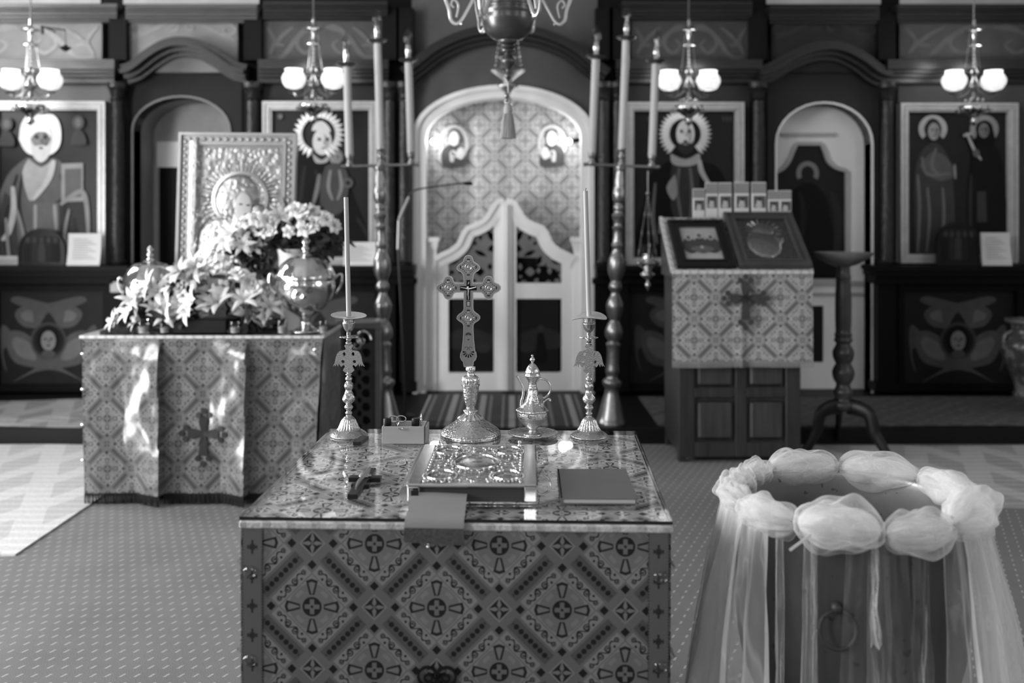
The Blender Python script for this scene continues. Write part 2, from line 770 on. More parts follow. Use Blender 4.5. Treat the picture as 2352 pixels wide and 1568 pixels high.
M_CARPET = carpet_mat('carpet_dashes', 0.17, 0.33, 0)
M_PLASTER = grey('plaster', 0.40, 0.9, var=0.12, scale=2.5)
M_DARKWOOD = grey('dark_painted_wood', 0.006, 0.45, spec=0.08, var=0.5, scale=7.0, bump=0.25, bscale=18.0, stretch=(1, 1, 0.25))
M_CARVED = grey('carved_dark_wood', 0.012, 0.30, spec=0.35, var=0.6, scale=30.0, bump=0.8, bscale=34.0, bdist=0.012)
M_WHITE = grey('white_paint', 0.78, 0.45, var=0.08, scale=5.0)
M_OFFWHITE = grey('offwhite_paint', 0.40, 0.5, var=0.1, scale=4.0)
M_GILT = grey('pale_gilt', 0.42, 0.35, metal=0.35, var=0.25, scale=20.0, bump=0.2, bscale=50.0)
M_SILVER = grey('polished_silver', 0.66, 0.18, metal=1.0, var=0.1, scale=30.0, bump=0.1, bscale=40)
M_CHASED = chased('chased_silver', 0.6, 0.22, 90.0, 1.0, 0.006)
M_BRASS = grey('tarnished_brass', 0.26, 0.28, metal=1.0, var=0.3, scale=25.0)
M_BLACK = grey('black_paint', 0.006, 0.4, spec=0.25, var=0.3)
M_GLASS = glassy('clear_glass', 0.92, 1.45)


def slab(m, px0, py0, px1, py1, yf, yb):
    """block whose front face fills the given pixel rectangle at depth yf"""
    return m.box(X(px0, yf), yf, Z(py1, yf), X(px1, yf), yb, Z(py0, yf))


def wpts(pts, Y=YI):
    return [(X(a, Y), Z(b, Y)) for a, b in pts]


# floor
m = MB()
m.box(-WX, -5.0, -0.05, WX, 10.0, 0.0)
struct(m.obj('floor', M_CARPET, smooth=0))

# the low step in front of the icon screen
m = MB()
m.box(-WX, YP, 0.0, WX, 10.0, PLAT)
struct(m.obj('sanctuary_step', grey('step_wood', 0.007, 0.5, spec=0.2, var=0.4, stretch=(0.2, 1, 1)), smooth=0))

# ceiling and walls out of view
m = MB()
m.box(-WX, -5.0, 5.2, WX, 10.0, 5.3)
struct(m.obj('ceiling', M_PLASTER, smooth=0))
m = MB()
m.box(-WX, 9.9, 0, WX, 10.0, 5.2)
struct(m.obj('wall_sanctuary', grey('sanctuary_plaster', 0.42, 0.9), smooth=0))


def side_wall(name, sgn, wins, n0):
    holes = [[(y - w / 2, z - h / 2), (y + w / 2, z - h / 2), (y + w / 2, z + h / 2 - 0.2)] + [(y + w / 2 * math.cos(R(a)), z + h / 2 - 0.2 + 0.2 * math.sin(R(a))) for a in range(20, 180, 20)] + [(y - w / 2, z + h / 2 - 0.2)] for y, z, w, h in wins]
    if sgn < 0:
        y, z, w, h = DOOR_ADDED
        holes.append([(y - w / 2, 0.002), (y + w / 2, 0.002), (y + w / 2, z + h / 2), (y - w / 2, z + h / 2)])
    o = plate(name, [(-5, 0), (10, 0), (10, 5.2), (-5, 5.2)], holes, 0, 0.3, M_PLASTER)
    me = o.data
    # x,z plate -> wall along y
    me.transform(Matrix(((0, sgn, 0, sgn * WX), (1, 0, 0, 0), (0, 0, 1, 0), (0, 0, 0, 1))))
    me.flip_normals() if sgn < 0 else None
    struct(o)
    for i, (y, z, w, h) in enumerate(wins):
        t = bpy.data.objects.new('window_%d' % (n0 + i), None)
        COL.objects.link(t)
        t.location = (sgn * (WX + 0.16), y, z)
        struct(t)
        f = MB()
        d = 0.03
        f.box(-d, -w / 2, -h / 2, d, -w / 2 + 0.06, h / 2 - 0.05)
        f.box(-d, w / 2 - 0.06, -h / 2, d, w / 2, h / 2 - 0.05)
        f.box(-d, -w / 2, -h / 2, d, w / 2, -h / 2 + 0.06)
        f.box(-d, -w / 2, h / 2 - 0.16, d, w / 2, h / 2 - 0.08)
        f.box(-d, -0.02, -h / 2, d, 0.02, h / 2 - 0.1)
        f.box(-d, -w / 2, 0.2, d, w / 2, 0.24)
        f.obj('window_frame', M_WHITE, t, smooth=0)
        for k in (-1, 1):
            for lo, hi in ((-h / 2 + 0.06, 0.2), (0.24, h / 2 - 0.12)):
                p = MB()
                p.box(-0.004, min(k * 0.02, k * (w / 2 - 0.06)), lo, 0.004, max(k * 0.02, k * (w / 2 - 0.06)), hi)
                p.obj('pane', glow('daylit_pane', 2.0), t, smooth=0)


side_wall('wall_left', -1, WINDOWS_LEFT, 1)
y, z, w, h = DOOR_ADDED
D2 = bpy.data.objects.new('added_door', None)  # added glowing door out of view, placed to reflect in the pleats
COL.objects.link(D2)
D2.location = (-WX - 0.15, y, 0)
struct(D2)
m = MB()
for s in (-1, 1):
    m.box(-0.05, s * (w / 2 - 0.03) - 0.03, 0, 0.05, s * (w / 2 - 0.03) + 0.03, h)
m.box(-0.05, -w / 2, h - 0.06, 0.05, w / 2, h)
m.obj('door_frame', M_WHITE, D2, smooth=0)
m = MB()
m.box(-0.13, -w / 2 + 0.03, 0.01, -0.12, w / 2 - 0.03, h - 0.03)
m.obj('glow_opening', glow('daylit_pane', 2.0), D2, smooth=0)
side_wall('wall_right', 1, WINDOWS_RIGHT, 4)
m = MB()
m.box(-WX, -5.1, 0, WX, -5.0, 5.2)
struct(m.obj('wall_front', M_PLASTER, smooth=0))


# ================================================================== ICON SCREEN
def arch_hole(x0, x1, yb, ys, yt, n=16):
    """opening outline in pixels: flat bottom yb, springing ys, crown yt"""
    cx, rx = (x0 + x1) / 2, (x1 - x0) / 2
    return [(x0, yb)] + [(cx - rx * math.cos(PI * i / n), ys - (ys - yt) * math.sin(PI * i / n)) for i in range(n + 1)] + [(x1, yb)]


H_B = arch_hole(308, 528, 903, 300, 224)
H_D = arch_hole(953, 1360, 903, 310, 200, 22)
H_F = arch_hole(1783, 2000, 903, 330, 238)
BOT = 902
wall = plate('wall_back', wpts([(-190, BOT), (2540, BOT), (2540, -614), (-190, -614)]), [wpts(h) for h in (H_B, H_D, H_F)], YI, YI + 0.14, M_DARKWOOD)
struct(wall)


def bay(px0, py0, px1, py1, v, hole=None, name='bay_panel'):
    """painted board set on the screen"""
    o = [(px0, py1), (px1, py1), (px1, py0), (px0, py0)]
    if hole:      # board with arched cut-out reaching its lower edge
        o = [(px0, py1)] + [(a, min(b, py1)) for a, b in hole] + [(px1, py1), (px1, py0), (px0, py0)]
    plate(name, wpts(o), [], YI - 0.012, YI - 0.002, grey('bay_tone_%d' % int(v * 1000), v, 0.6, var=0.35, scale=3.0), wall)


bay(-120, 185, 255, 620, 0.12)  # left board lighter, lamp light put into its tone
bay(292, 95, 556, 900, 0.009, H_B)
bay(606, 185, 875, 620, 0.022)
bay(946, -560, 1372, 900, 0.085, H_D)
bay(1432, 185, 1722, 620, 0.025)
bay(1762, 110, 2018, 900, 0.022, H_F)
bay(2062, 185, 2470, 620, 0.06)

# rows above the cornice: pale boards in dark rails
for a, b_ in ((-120, 232), (284, 596), (1760, 2022), (2066, 2470)):
    bay(a, -120, b_, 10, 0.45, name='upper_board')


# cornices --------------------------------------------------------
def cornice(n, px0, px1, dy=0, v=M_DARKWOOD):
    t = MB()
    for (y0, y1, yf) in ((4, 13, 7.46), (13, 20, 7.50), (20, 30, 7.53), (30, 38, 7.56), (38, 46, 7.60)):
        slab(t, px0, y0 + dy, px1, y1 + dy, yf, YI + 0.02)
    struct(t.obj('trim_%d' % n, v, smooth=0))


M_TRIM_L = grey('pale_moulding', 0.06, 0.35, spec=0.35, var=0.5, scale=16.0, stretch=(0.3, 1, 3), bump=0.4, bscale=40)  # paler moulding for the left cornices
M_TRIM_D = grey('dark_moulding', 0.012, 0.28, spec=0.35, var=0.5, scale=16.0, stretch=(0.3, 1, 3), bump=0.4, bscale=40)
cornice(1, -140, 268, 4, M_TRIM_L)
cornice(2, 288, 590, 6, M_TRIM_L)
cornice(3, 604, 890, -2, M_TRIM_D)
cornice(4, 1428, 1728, -2, M_TRIM_D)
cornice(5, 1768, 2020, 8, M_TRIM_D)
cornice(6, 2062, 2480, 6, M_TRIM_D)


def low_cornice(n, px0, px1, v):
    t = MB()
    for (y0, y1, yf) in ((136, 146, 7.50), (146, 158, 7.47), (158, 167, 7.52), (167, 176, 7.57), (176, 190, 7.62)):
        slab(t, px0, y0, px1, y1, yf, YI + 0.02)
    struct(t.obj('trim_%d' % n, v, smooth=0))


low_cornice(7, -140, 262, M_TRIM_L)
low_cornice(8, 592, 892, M_TRIM_D)
low_cornice(9, 1415, 1752, M_TRIM_D)
low_cornice(10, 2040, 2480, M_TRIM_D)


def arch_cornice(n, pts, w, v):
    path = wpts(spline(pts, 8), 7.5)
    s_ = 7.5 / FPX
    t = MB()
    t.band(path, 0.45 * w * s_, 0.16 * w * s_, 7.50, YI + 0.01)
    t.band(path, 0.16 * w * s_, -0.05 * w * s_, 7.45, YI + 0.01)
    t.band(path, -0.05 * w * s_, -0.25 * w * s_, 7.52, YI + 0.01)
    t.band(path, -0.25 * w * s_, -0.45 * w * s_, 7.58, YI + 0.01)
    struct(t.obj('trim_%d' % n, v, smooth=25))


arch_cornice(11, [(280, 168), (305, 160), (345, 130), (380, 110), (416, 104), (455, 112), (492, 132), (530, 158), (562, 168)], 46, M_TRIM_D)
arch_cornice(12, [(1748, 172), (1775, 163), (1825, 135), (1868, 118), (1905, 113), (1942, 119), (1985, 142), (2020, 168), (2046, 176)], 46, M_TRIM_D)
arch_cornice(13, [(930, 172), (960, 150), (1010, 113), (1080, 84), (1160, 74), (1240, 84), (1310, 113), (1358, 150), (1392, 174)], 44, M_TRIM_D)


# frieze boards with painted scrolls ---------------------------------
def scrollwork(P, x0, x1, y0, y1, tone, arch=False):
    c, h, w = (x0 + x1) / 2, y1 - y0, (x1 - x0) / 2
    for s in (-1, 1):
        fx = lambda u: c + s * u * w
        if arch:
            P.stroke([(fx(0.05), y0 + h * 0.12), (fx(0.3), y0 + h * 0.12), (fx(0.55), y0 + h * 0.42), (fx(0.95), y0 + h * 0.85)], 5, tone)
            P.stroke([(fx(0.05), y0 + h * 0.15), (fx(0.1), y0 + h * 0.4), (fx(0.2), y0 + h * 0.35), (fx(0.16), y0 + h * 0.2)], 4, tone)
            P.stroke([(fx(0.62), y0 + h * 0.1), (fx(0.85), y0 + h * 0.15), (fx(0.96), y0 + h * 0.4), (fx(0.86), y0 + h * 0.62), (fx(0.74), y0 + h * 0.5), (fx(0.78), y0 + h * 0.36)], 4.5, tone)
        else:
            P.stroke([(fx(0.04), y0 + h * 0.18), (fx(0.22), y0 + h * 0.15), (fx(0.45), y0 + h * 0.45), (fx(0.68), y0 + h * 0.9), (fx(0.92), y0 + h * 0.92)], 6, tone)
            P.stroke([(fx(0.1), y0 + h * 0.2), (fx(0.35), y0 + h * 0.3), (fx(0.44), y0 + h * 0.6), (fx(0.3), y0 + h * 0.82), (fx(0.17), y0 + h * 0.62), (fx(0.26), y0 + h * 0.48)], 4.5, tone)
            P.stroke([(fx(0.9), y0 + h * 0.85), (fx(0.82), y0 + h * 0.5), (fx(0.95), y0 + h * 0.15)], 5, tone)
            P.stroke([(fx(0.88), y0 + h * 0.75), (fx(0.7), y0 + h * 0.4), (fx(0.5), y0 + h * 0.15)], 5, tone)
            P.stroke([(fx(0.85), y0 + h * 0.6), (fx(0.66), y0 + h * 0.62)], 4, tone)


def frieze(px0, px1, v, t, arch=False):
    y0, y1 = 48, 138
    o = [(px0, y1 + (28 if arch else 0)), (px1, y1 + (28 if arch else 0)), (px1, y0), (px0, y0)]
    fb = plate('frieze_board', wpts(o, 7.64), [], 7.64, 7.69, grey('frieze_tone_%d' % int(v * 1000), v, 0.6, var=0.45, scale=5.0), wall)
    P = Paint(7.638)
    scrollwork(P, px0, px1, y0, 100 if arch else y1, t, arch)
    P.obj('painted_scroll', fb)


frieze(-140, 234, 0.17, 0.32)  # left boards lighter than the right, stronger left light put into their tone
frieze(290, 546, 0.17, 0.30, True)
frieze(606, 878, 0.05, 0.16)
frieze(1450, 1722, 0.03, 0.11)
frieze(1772, 2014, 0.02, 0.07, True)
frieze(2066, 2480, 0.045, 0.13)


# columns and piers ---------------------------------------------------
def column(px, r=0.05, y0=190, y1=622, yc=7.60):
    c = MB()
    zb, zt = Z(y1, yc), Z(y0, yc)
    pr = [(r * 1.5, 0), (r * 1.5, 0.03), (r * 1.15, 0.045), (r * 1.3, 0.07), (r, 0.09), (r * 0.97, 0.5 * (zt - zb)), (r * 0.9, zt - zb - 0.14), (r * 1.15, zt - zb - 0.13),
          (r * 0.95, zt - zb - 0.11), (r * 1.3, zt - zb - 0.05), (r * 1.5, zt - zb - 0.04), (r * 1.5, zt - zb)]
    c.lathe(pr, 20, (X(px, yc), yc, zb))
    c.obj('column', M_CARVED, wall)
    b_ = MB()
    slab(b_, px - 20, 18, px + 20, 138, 7.58, YI + 0.02)
    b_.obj('pier', M_DARKWOOD, wall, smooth=0)
    p = MB()
    slab(p, px - 22, 652, px + 22, BOT - 4, 7.58, YI + 0.02)
    slab(p, px - 26, 640, px + 26, 652, 7.55, YI + 0.02)
    slab(p, px - 26, 880, px + 26, BOT - 2, 7.55, YI + 0.02)
    p.obj('pedestal', M_DARKWOOD, wall, smooth=0)


for px in (270, 580, 896, 930, 1388, 1420, 1742, 2038):
    column(px)

# ledges and lower panels -----------------------------------------------
for k, (a, b_) in enumerate(((-150, 294), (562, 950), (1370, 1772), (2012, 2490))):
    t = MB()
    slab(t, a, 611, b_, 622, 7.40, YI + 0.02)
    slab(t, a, 622, b_, 634, 7.44, YI + 0.02)
    slab(t, a, 634, b_, 652, 7.52, YI + 0.02)
    struct(t.obj('trim_%d' % (14 + k), M_DARKWOOD, smooth=0))


def seraph(P, cx, cy, s, t):
    """six-winged face, painted"""
    q = lambda pts: [(cx + a * s, cy + b * s) for a, b in pts]
    for sx in (-1, 1):
        P.poly(q([(sx * 62, 10), (sx * 100, -35), (sx * 112, -20), (sx * 108, 40), (sx * 96, 72), (sx * 104, 20)]), t * 0.9, 4)
        P.poly(q([(sx * 20, 20), (sx * 50, -15), (sx * 86, -22), (sx * 98, 5), (sx * 80, 48), (sx * 35, 62), (sx * -30, 72), (sx * -84, 96), (sx * -20, 56)]), t, 4)
        P.poly(q([(sx * 36, 10), (sx * 60, -4), (sx * 78, -8), (sx * 84, 8), (sx * 66, 36), (sx * 30, 44)]), t * 1.5, 4)
        P.poly(q([(sx * 24, -28), (sx * 60, -34), (sx * 78, -62), (sx * 52, -82), (sx * 0, -86), (sx * -70, -102), (sx * -86, -90), (sx * -40, -72), (sx * 0, -66)]), t, 4)
        P.poly(q([(sx * 34, -42), (sx * 58, -48), (sx * 64, -62), (sx * 40, -70)]), t * 1.5, 4)
    P.el(cx, cy, 42 * s, 42 * s, t * 0.7)
    P.el(cx, cy, 36 * s, 36 * s, t * 0.25)
    P.el(cx, cy - 2 * s, 26 * s, 32 * s, 0.02)
    P.el(cx, cy, 17 * s, 23 * s, t * 1.9)
    P.el(cx, cy + 31 * s, 16 * s, 10 * s, t * 0.9)
    for sx in (-1, 1):
        P.el(cx + sx * 7 * s, cy - 4 * s, 3.4 * s, 2 * s, 0.02)
    P.el(cx, cy + 11 * s, 5 * s, 1.6 * s, 0.03)
    P.stroke([(cx + 1, cy - 3 * s), (cx + 2, cy + 5 * s)], 1.2, 0.05)


def lower_panel(px0, px1, cx, t, py0=668, py1=884):
    b_ = MB()
    slab(b_, px0, py0, px1, py1, 7.66, YI + 0.02)
    bo = b_.obj('seraph_panel', grey('panel_ground', 0.010, 0.5, spec=0.2, var=0.4), wall, smooth=0)
    f = MB()
    for (a, c, d, e) in ((px0 - 14, py0 - 14, px1 + 14, py0), (px0 - 14, py1, px1 + 14, py1 + 14), (px0 - 14, py0, px0, py1), (px1, py0, px1 + 14, py1)):
        slab(f, a, c, d, e, 7.60, YI + 0.02)
    f.obj('panel_frame', M_DARKWOOD, wall, smooth=0)
    P = Paint(7.658)
    seraph(P, cx, 782, 1.0, t)
    P.obj('painted_seraph', bo)


lower_panel(-10, 236, 112, 0.17)
lower_panel(610, 860, 735, 0.13)
lower_panel(1436, 1718, 1570, 0.11)
lower_panel(2078, 2338, 2200, 0.15)

# reveals of the three openings ------------------------------------------
for nm, h, mt, dp in (('arch_reveal', H_B, grey('grey_reveal', 0.2, 0.6, var=0.15), 0.42), ('arch_reveal', H_F, M_WHITE, 0.12)):
    r_ = MB()
    r_.band(wpts(h), -0.0, 0.014, YI - 0.025, YI + dp)
    r_.obj(nm, mt, wall, smooth=35)
r_ = MB()
r_.band(wpts(H_D), 0.0, -0.085, YI - 0.03, YI + 0.16)
r_.band(wpts(H_D), 0.012, -0.025, YI - 0.06, YI - 0.03)
r_.obj('arch_reveal', M_WHITE, wall, smooth=35)
# inner side of the left opening: a pale partition with a dark picture
m = MB()
slab(m, 300, 210, 545, BOT, 8.12, 8.17)
pt = struct(m.obj('wall_vestry', grey('vestry_paint', 0.36, 0.7), smooth=0))
m = MB()
slab(m, 366, 384, 440, 640, 8.10, 8.12)
m.obj('dark_picture', M_DARKWOOD, pt, smooth=0)
m = MB()
slab(m, 360, 325, 446, 384, 8.10, 8.12)
m.obj('pale_board', M_WHITE, pt, smooth=0)


# ------------------------------------------------------------------ royal doors
D1 = bpy.data.objects.new('door_1', None)
COL.objects.link(D1)
D1.location = (0, 0, 0)
struct(D1)
YD = 7.80
MX = 1160.0
HOLES = [(1140, 640, 18, 48, 35), (1130, 745, 30, 22, 20), (1240, 790, 40, 14, -25), (1325, 857, 16, 34, 25), (1245, 955, 28, 26, 0), (1155, 910, 14, 20, 0), (1088, 950, 12, 26, 0),
         (1420, 948, 13, 20, 0), (1480, 868, 30, 13, 20), (1420, 815, 16, 9, 0), (1320, 945, 12, 16, 0), (1495, 960, 16, 12, 0), (1092, 1035, 18, 10, 0), (1190, 1046, 20, 10, 0),
         (1300, 1040, 14, 20, 30), (1410, 1046, 16, 10, 0), (1488, 1036, 18, 12, 0), (1240, 650, 10, 14, 0), (1290, 700, 12, 12, 0), (1100, 840, 10, 28, 0), (1160, 1000, 9, 9, 0), (1385, 895, 8, 8, 0)]


def leaf(sgn):
    mx = (lambda x: x) if sgn > 0 else (lambda x: 2 * MX - x)
    P = lambda pts: wpts([(mx(a), b) for a, b in pts], YD)
    top = spline([(1163, 458), (1180, 464), (1193, 482), (1206, 502), (1226, 514), (1246, 522), (1257, 537), (1266, 557), (1282, 572), (1302, 582), (1320, 592)], 4)
    sc = YD / FPX
    t = MB()
    t.band(P(top), 0.0, -sgn * 26 * sc, YD - 0.05, YD + 0.04)
    t.band(P(top), sgn * 4 * sc, -sgn * 8 * sc, YD - 0.07, YD + 0.04)
    t.obj('curved_top_rail', M_WHITE, D1, smooth=50)
    for nm, a, c, d, e, yf in (('stile', 1163, 470, 1186, 897, YD - 0.04), ('stile', 1290, 590, 1318, 897, YD - 0.04), ('rail', 1186, 650, 1290, 686, YD - 0.04), ('rail', 1186, 856, 1290, 897, YD - 0.04)):
        b_ = MB()
        x0, x1 = sorted((mx(a), mx(d)))
        slab(b_, x0, c, x1, e, yf, YD + 0.03)
        b_.obj(nm, M_WHITE, D1, smooth=0)
    hs = []
    for (hx, hy, rx, ry, an) in HOLES:
        cx, cy = 900 + hx / 3.92, 380 + hy / 3.92
        rx, ry = rx / 3.92 * 1.22, ry / 3.92 * 1.22
        pts = []
        for i in range(14):
            a = 2 * PI * i / 14
            k = 1.0 + 0.25 * math.cos(2 * a) ** 2
            u, v_ = rx * math.cos(a) * k, ry * math.sin(a) * k
            pts.append((cx + u * math.cos(R(an)) - v_ * math.sin(R(an)), cy + u * math.sin(R(an)) + v_ * math.cos(R(an))))
        hs.append(P(pts))
    plate('openwork_carving', P([(1184, 655), (1184, 505), (1206, 528), (1240, 546), (1258, 580), (1293, 606), (1293, 655)]), hs, YD - 0.02, YD + 0.0, grey('grey_carving', 0.16, 0.5, var=0.3), D1)
    plate('shade_backing', P([(1184, 655), (1184, 505), (1206, 528), (1240, 546), (1258, 580), (1293, 606), (1293, 655)]), [], YD + 0.012, YD + 0.03, grey('unlit_black', 0.006, 0.9, spec=0.1), D1)  # black sheet painting in the shade behind the carved openings
    b_ = MB()
    x0, x1 = sorted((mx(1188), mx(1284)))
    slab(b_, x0, 686, x1, 856, YD - 0.005, YD + 0.01)
    pn = b_.obj('picture_panel', grey('dark_picture_ground', 0.008, 0.45, spec=0.2, var=0.7, scale=4.0), D1, smooth=0)
    Q = Paint(YD - 0.007)
    Q.poly([(mx(1188), 770), (mx(1240), 752), (mx(1284), 765), (mx(1284), 800), (mx(1188), 800)], 0.06, 3)
    Q.poly([(mx(1230), 830), (mx(1234), 770), (mx(1242), 758), (mx(1250), 772), (mx(1256), 830)], 0.02, 3)
    Q.el(mx(1242), 755, 8, 9, 0.07)
    Q.el(mx(1210), 800, 16, 10, 0.07)
    Q.obj('painted_figure', pn)


leaf(1)
leaf(-1)
m = MB()
slab(m, 1148, 462, 1174, 897, YD - 0.065, YD - 0.04)
slab(m, 1156, 470, 1166, 897, YD - 0.085, YD - 0.065)
m.obj('meeting_stile', M_WHITE, D1, smooth=0)
for sgn in (1, -1):
    mxx = (lambda x: x) if sgn > 0 else (lambda x: 2 * MX - x)
    b_ = MB()
    for (a, c, d, e, yf) in ((1318, 574, 1352, 897, YD - 0.06), (1312, 545, 1356, 556, YD - 0.10), (1315, 556, 1354, 566, YD - 0.08), (1317, 566, 1353, 574, YD - 0.07), (1326, 610, 1344, 890, YD - 0.068)):
        x0, x1 = sorted((mxx(a), mxx(d)))
        slab(b_, x0, c, x1, e, yf, YD + 0.03)
    b_.obj('pilaster', M_WHITE, D1, smooth=0)
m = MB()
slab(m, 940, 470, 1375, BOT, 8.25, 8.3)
struct(m.obj('wall_shadow', grey('unlit_black', 0.006, 0.9), smooth=0))  # added black slab standing in for the unlit space behind the doors

# brocade curtain behind the royal doors
YC = 8.02
cx0, cx1, cz0, cz1 = X(930, YC), X(1390, YC), Z(680, YC), Z(180, YC)
m = MB()


def curt(u, w):
    x = cx0 + (cx1 - cx0) * u
    return (x, YC + 0.012 * math.sin(u * 26) + 0.006 * math.sin(u * 61 + w * 2), cz0 + (cz1 - cz0) * w)


m.grid(90, 8, curt, lambda u, w: ((cx1 - cx0) * u + 0.03, (cz1 - cz0) * w))
cu = m.obj('curtain', brocade('brocade_pale', 0.16, 0.78, 0.6, bump=0.0), smooth=60, uv=True)
tag(cu, 'pale brocade curtain with two embroidered busts behind the white double doors', 'curtain')
for (fx, s) in ((1042, 1), (1268, -1)):
    P = Paint(YC - 0.022)
    P.ring(fx, 330, 34, 44, 8, 0.75)
    P.poly([(fx - s * 26, 378), (fx - s * 28, 350), (fx - s * 14, 334), (fx + s * 10, 332), (fx + s * 24, 352), (fx + s * 28, 378), (fx, 384)], 0.16, 4)
    P.el(fx, 312, 13, 17, 0.26)
    P.el(fx + s * 1, 318, 11, 17, 0.95)
    P.stroke([(fx - s * 4, 372), (fx - s * 2, 350), (fx + s * 10, 362)], 6, 0.7)
    P.el(fx + s * 16, 352, 9, 14, 0.85)
    P.obj('embroidered_bust', cu)

# ------------------------------------------------------------------ right side door (shown half open inside its arch)
D3 = bpy.data.objects.new('door_3', None)
COL.objects.link(D3)
struct(D3)
YF = 7.86
ow = wpts([(1772, 915), (2010, 915), (2010, 225), (1772, 225)], YF)
pic = spline([(1782, 400), (1800, 390), (1815, 372), (1825, 348), (1832, 334)], 5) + spline([(1885, 334), (1892, 350), (1900, 372), (1918, 388), (1942, 395)], 5) + [(1942, 640), (1782, 640)]
plate('door_board', ow, [wpts(pic, YF), wpts([(1795, 702), (1892, 702), (1892, 832), (1795, 832)], YF)], YF, YF + 0.05, M_WHITE, D3)
m = MB()
slab(m, 1772, 320, 1950, 660, YF + 0.02, YF + 0.06)
pc = m.obj('picture_panel', grey('dark_picture_ground', 0.008), D3, smooth=0)
P = Paint(YF + 0.018)
P.poly([(1808, 640), (1812, 470), (1830, 430), (1854, 420), (1880, 430), (1905, 480), (1915, 640)], 0.02, 4)
P.ring(1855, 398, 26, 28, 11, 0.30, -210, 30)
P.el(1855, 400, 13, 19, 0.045)
P.stroke([(1920, 600), (1925, 500), (1910, 440)], 9, 0.06)
P.stroke([(1840, 560), (1845, 480), (1835, 440)], 6, 0.04)
P.obj('painted_figure', pc)
m = MB()
slab(m, 1788, 696, 1900, 840, YF + 0.02, YF + 0.06)
m.obj('picture_panel', grey('dark_picture_ground', 0.008), D3, smooth=0)
m = MB()
m.band(wpts(pic, YF), 0.0, 0.03, YF - 0.015, YF + 0.01, closed=True)
m.obj('moulding', M_OFFWHITE, D3, smooth=30)
m = MB()
slab(m, 1795, 305, 1920, 313, YF - 0.02, YF)
slab(m, 1772, 645, 2010, 656, YF - 0.02, YF)
slab(m, 1772, 672, 2010, 680, YF - 0.012, YF)
m.obj('rail', M_OFFWHITE, D3, smooth=0)


# ================================================================== ICONS ON THE SCREEN
YK = 7.655            # picture plane of the big icons


def big_icon(name, label, px0, py0, px1, py1, painter, bw=20):
    Yf = 7.60
    t = thing(name, label, 'icon', ((X(px0, Yf) + X(px1, Yf)) / 2, 7.64, Z(py1, Yf)), group='large icons on the screen')
    off = Matrix.Translation(-Vector(t.location))
    f = MB(off)
    out = wpts([(px0, py1), (px1, py1), (px1, py0), (px0, py0)], Yf)
    s = Yf / FPX
    for (a, b_, y) in ((0, 6, Yf), (6, 10, Yf + 0.012), (10, 15, Yf + 0.004), (15, bw, Yf + 0.02)):
        for k, (x0, z0, x1, z1) in enumerate(((px0 + a, py0 + a, px1 - a, py0 + b_), (px0 + a, py1 - b_, px1 - a, py1 - a), (px0 + a, py0 + b_, px0 + b_, py1 - b_), (px1 - b_, py0 + b_, px1 - a, py1 - b_))):
            f.box(X(x0, Yf), y, Z(z1, Yf), X(x1, Yf), YI - 0.01, Z(z0, Yf))
    f.obj('frame', M_GILT, t, smooth=0)
    p = MB(off)
    slab(p, px0 + bw - 2, py0 + bw - 2, px1 - bw + 2, py1 - bw + 2, YK + 0.006, YI - 0.012)
    p.obj('panel', grey('icon_ground', 0.006, 0.35, spec=0.25, var=0.6, scale=4.0), t, smooth=0)
    P = Paint(YK)
    P.m.M = off
    painter(P, t, off)
    P.obj('painting', t, painted('icon_paint', 0.4))
    return t


def rays(t, off, cx, cy, r0, r1, n, a0, a1, name='ray_halo', v=0.62):
    """metal halo of raised rays"""
    h = MB(off)
    Y = YK - 0.012
    for k in range(n):
        a = R(a0 + (a1 - a0) * (k + 0.5) / n)
        d = R((a1 - a0) / n * 0.5)
        q = [(cx + r0 * math.cos(a - d), cy + r0 * math.sin(a - d)), (cx + r0 * math.cos(a + d), cy + r0 * math.sin(a + d)),
             (cx + r1 * 0.80 * math.cos(a + d), cy + r1 * 0.80 * math.sin(a + d)), (cx + r1 * math.cos(a), cy + r1 * math.sin(a)), (cx + r1 * 0.80 * math.cos(a - d), cy + r1 * 0.80 * math.sin(a - d))]
        pts = [(X(x, YK), Y, Z(y, YK)) for x, y in q]
        mid = [(X(cx + r0 * math.cos(a), YK), Y - 0.008, Z(cy + r0 * math.sin(a), YK))]
        h.add(pts + mid, [(5, 1, 2, 3), (5, 3, 4, 0)])
    return h.obj(name, grey('halo_metal', v, 0.4, metal=0.3, var=0.1), t, smooth=0)


def face(P, cx, cy, rx, ry, tone, beard=None, tilt=0):
    P.el(cx, cy, rx, ry, tone)
    P.poly([(cx + rx * 0.2, cy - ry * 0.7), (cx + rx * 0.8, cy - ry * 0.1), (cx + rx * 0.55, cy + ry * 0.7), (cx + rx * 0.25, cy + ry * 0.2)], tone * 0.7, 3)
    if beard is not None:
        P.poly([(cx - rx * 0.95, cy), (cx - rx * 0.6, cy + ry * 0.35), (cx, cy + ry * 0.3), (cx + rx * 0.6, cy + ry * 0.35), (cx + rx * 0.95, cy), (cx + rx * 0.8, cy + ry * 0.9), (cx, cy + ry * 1.35), (cx - rx * 0.8, cy + ry * 0.9)], beard, 3)
    for s in (-1, 1):
        P.el(cx + s * rx * 0.4 + tilt, cy - ry * 0.15, rx * 0.2, ry * 0.07, 0.03)
        P.stroke([(cx + s * rx * 0.65 + tilt, cy - ry * 0.26), (cx + s * rx * 0.2 + tilt, cy - ry * 0.3)], rx * 0.06, 0.06)
    P.stroke([(cx + tilt + rx * 0.06, cy - ry * 0.1), (cx + tilt + rx * 0.1, cy + ry * 0.22)], rx * 0.06, tone * 0.5)
    P.el(cx + tilt, cy + ry * 0.47, rx * 0.24, ry * 0.05, 0.08)


def folds(P, lines, w, tone):
    for l in lines:
        P.stroke(l, w, tone)


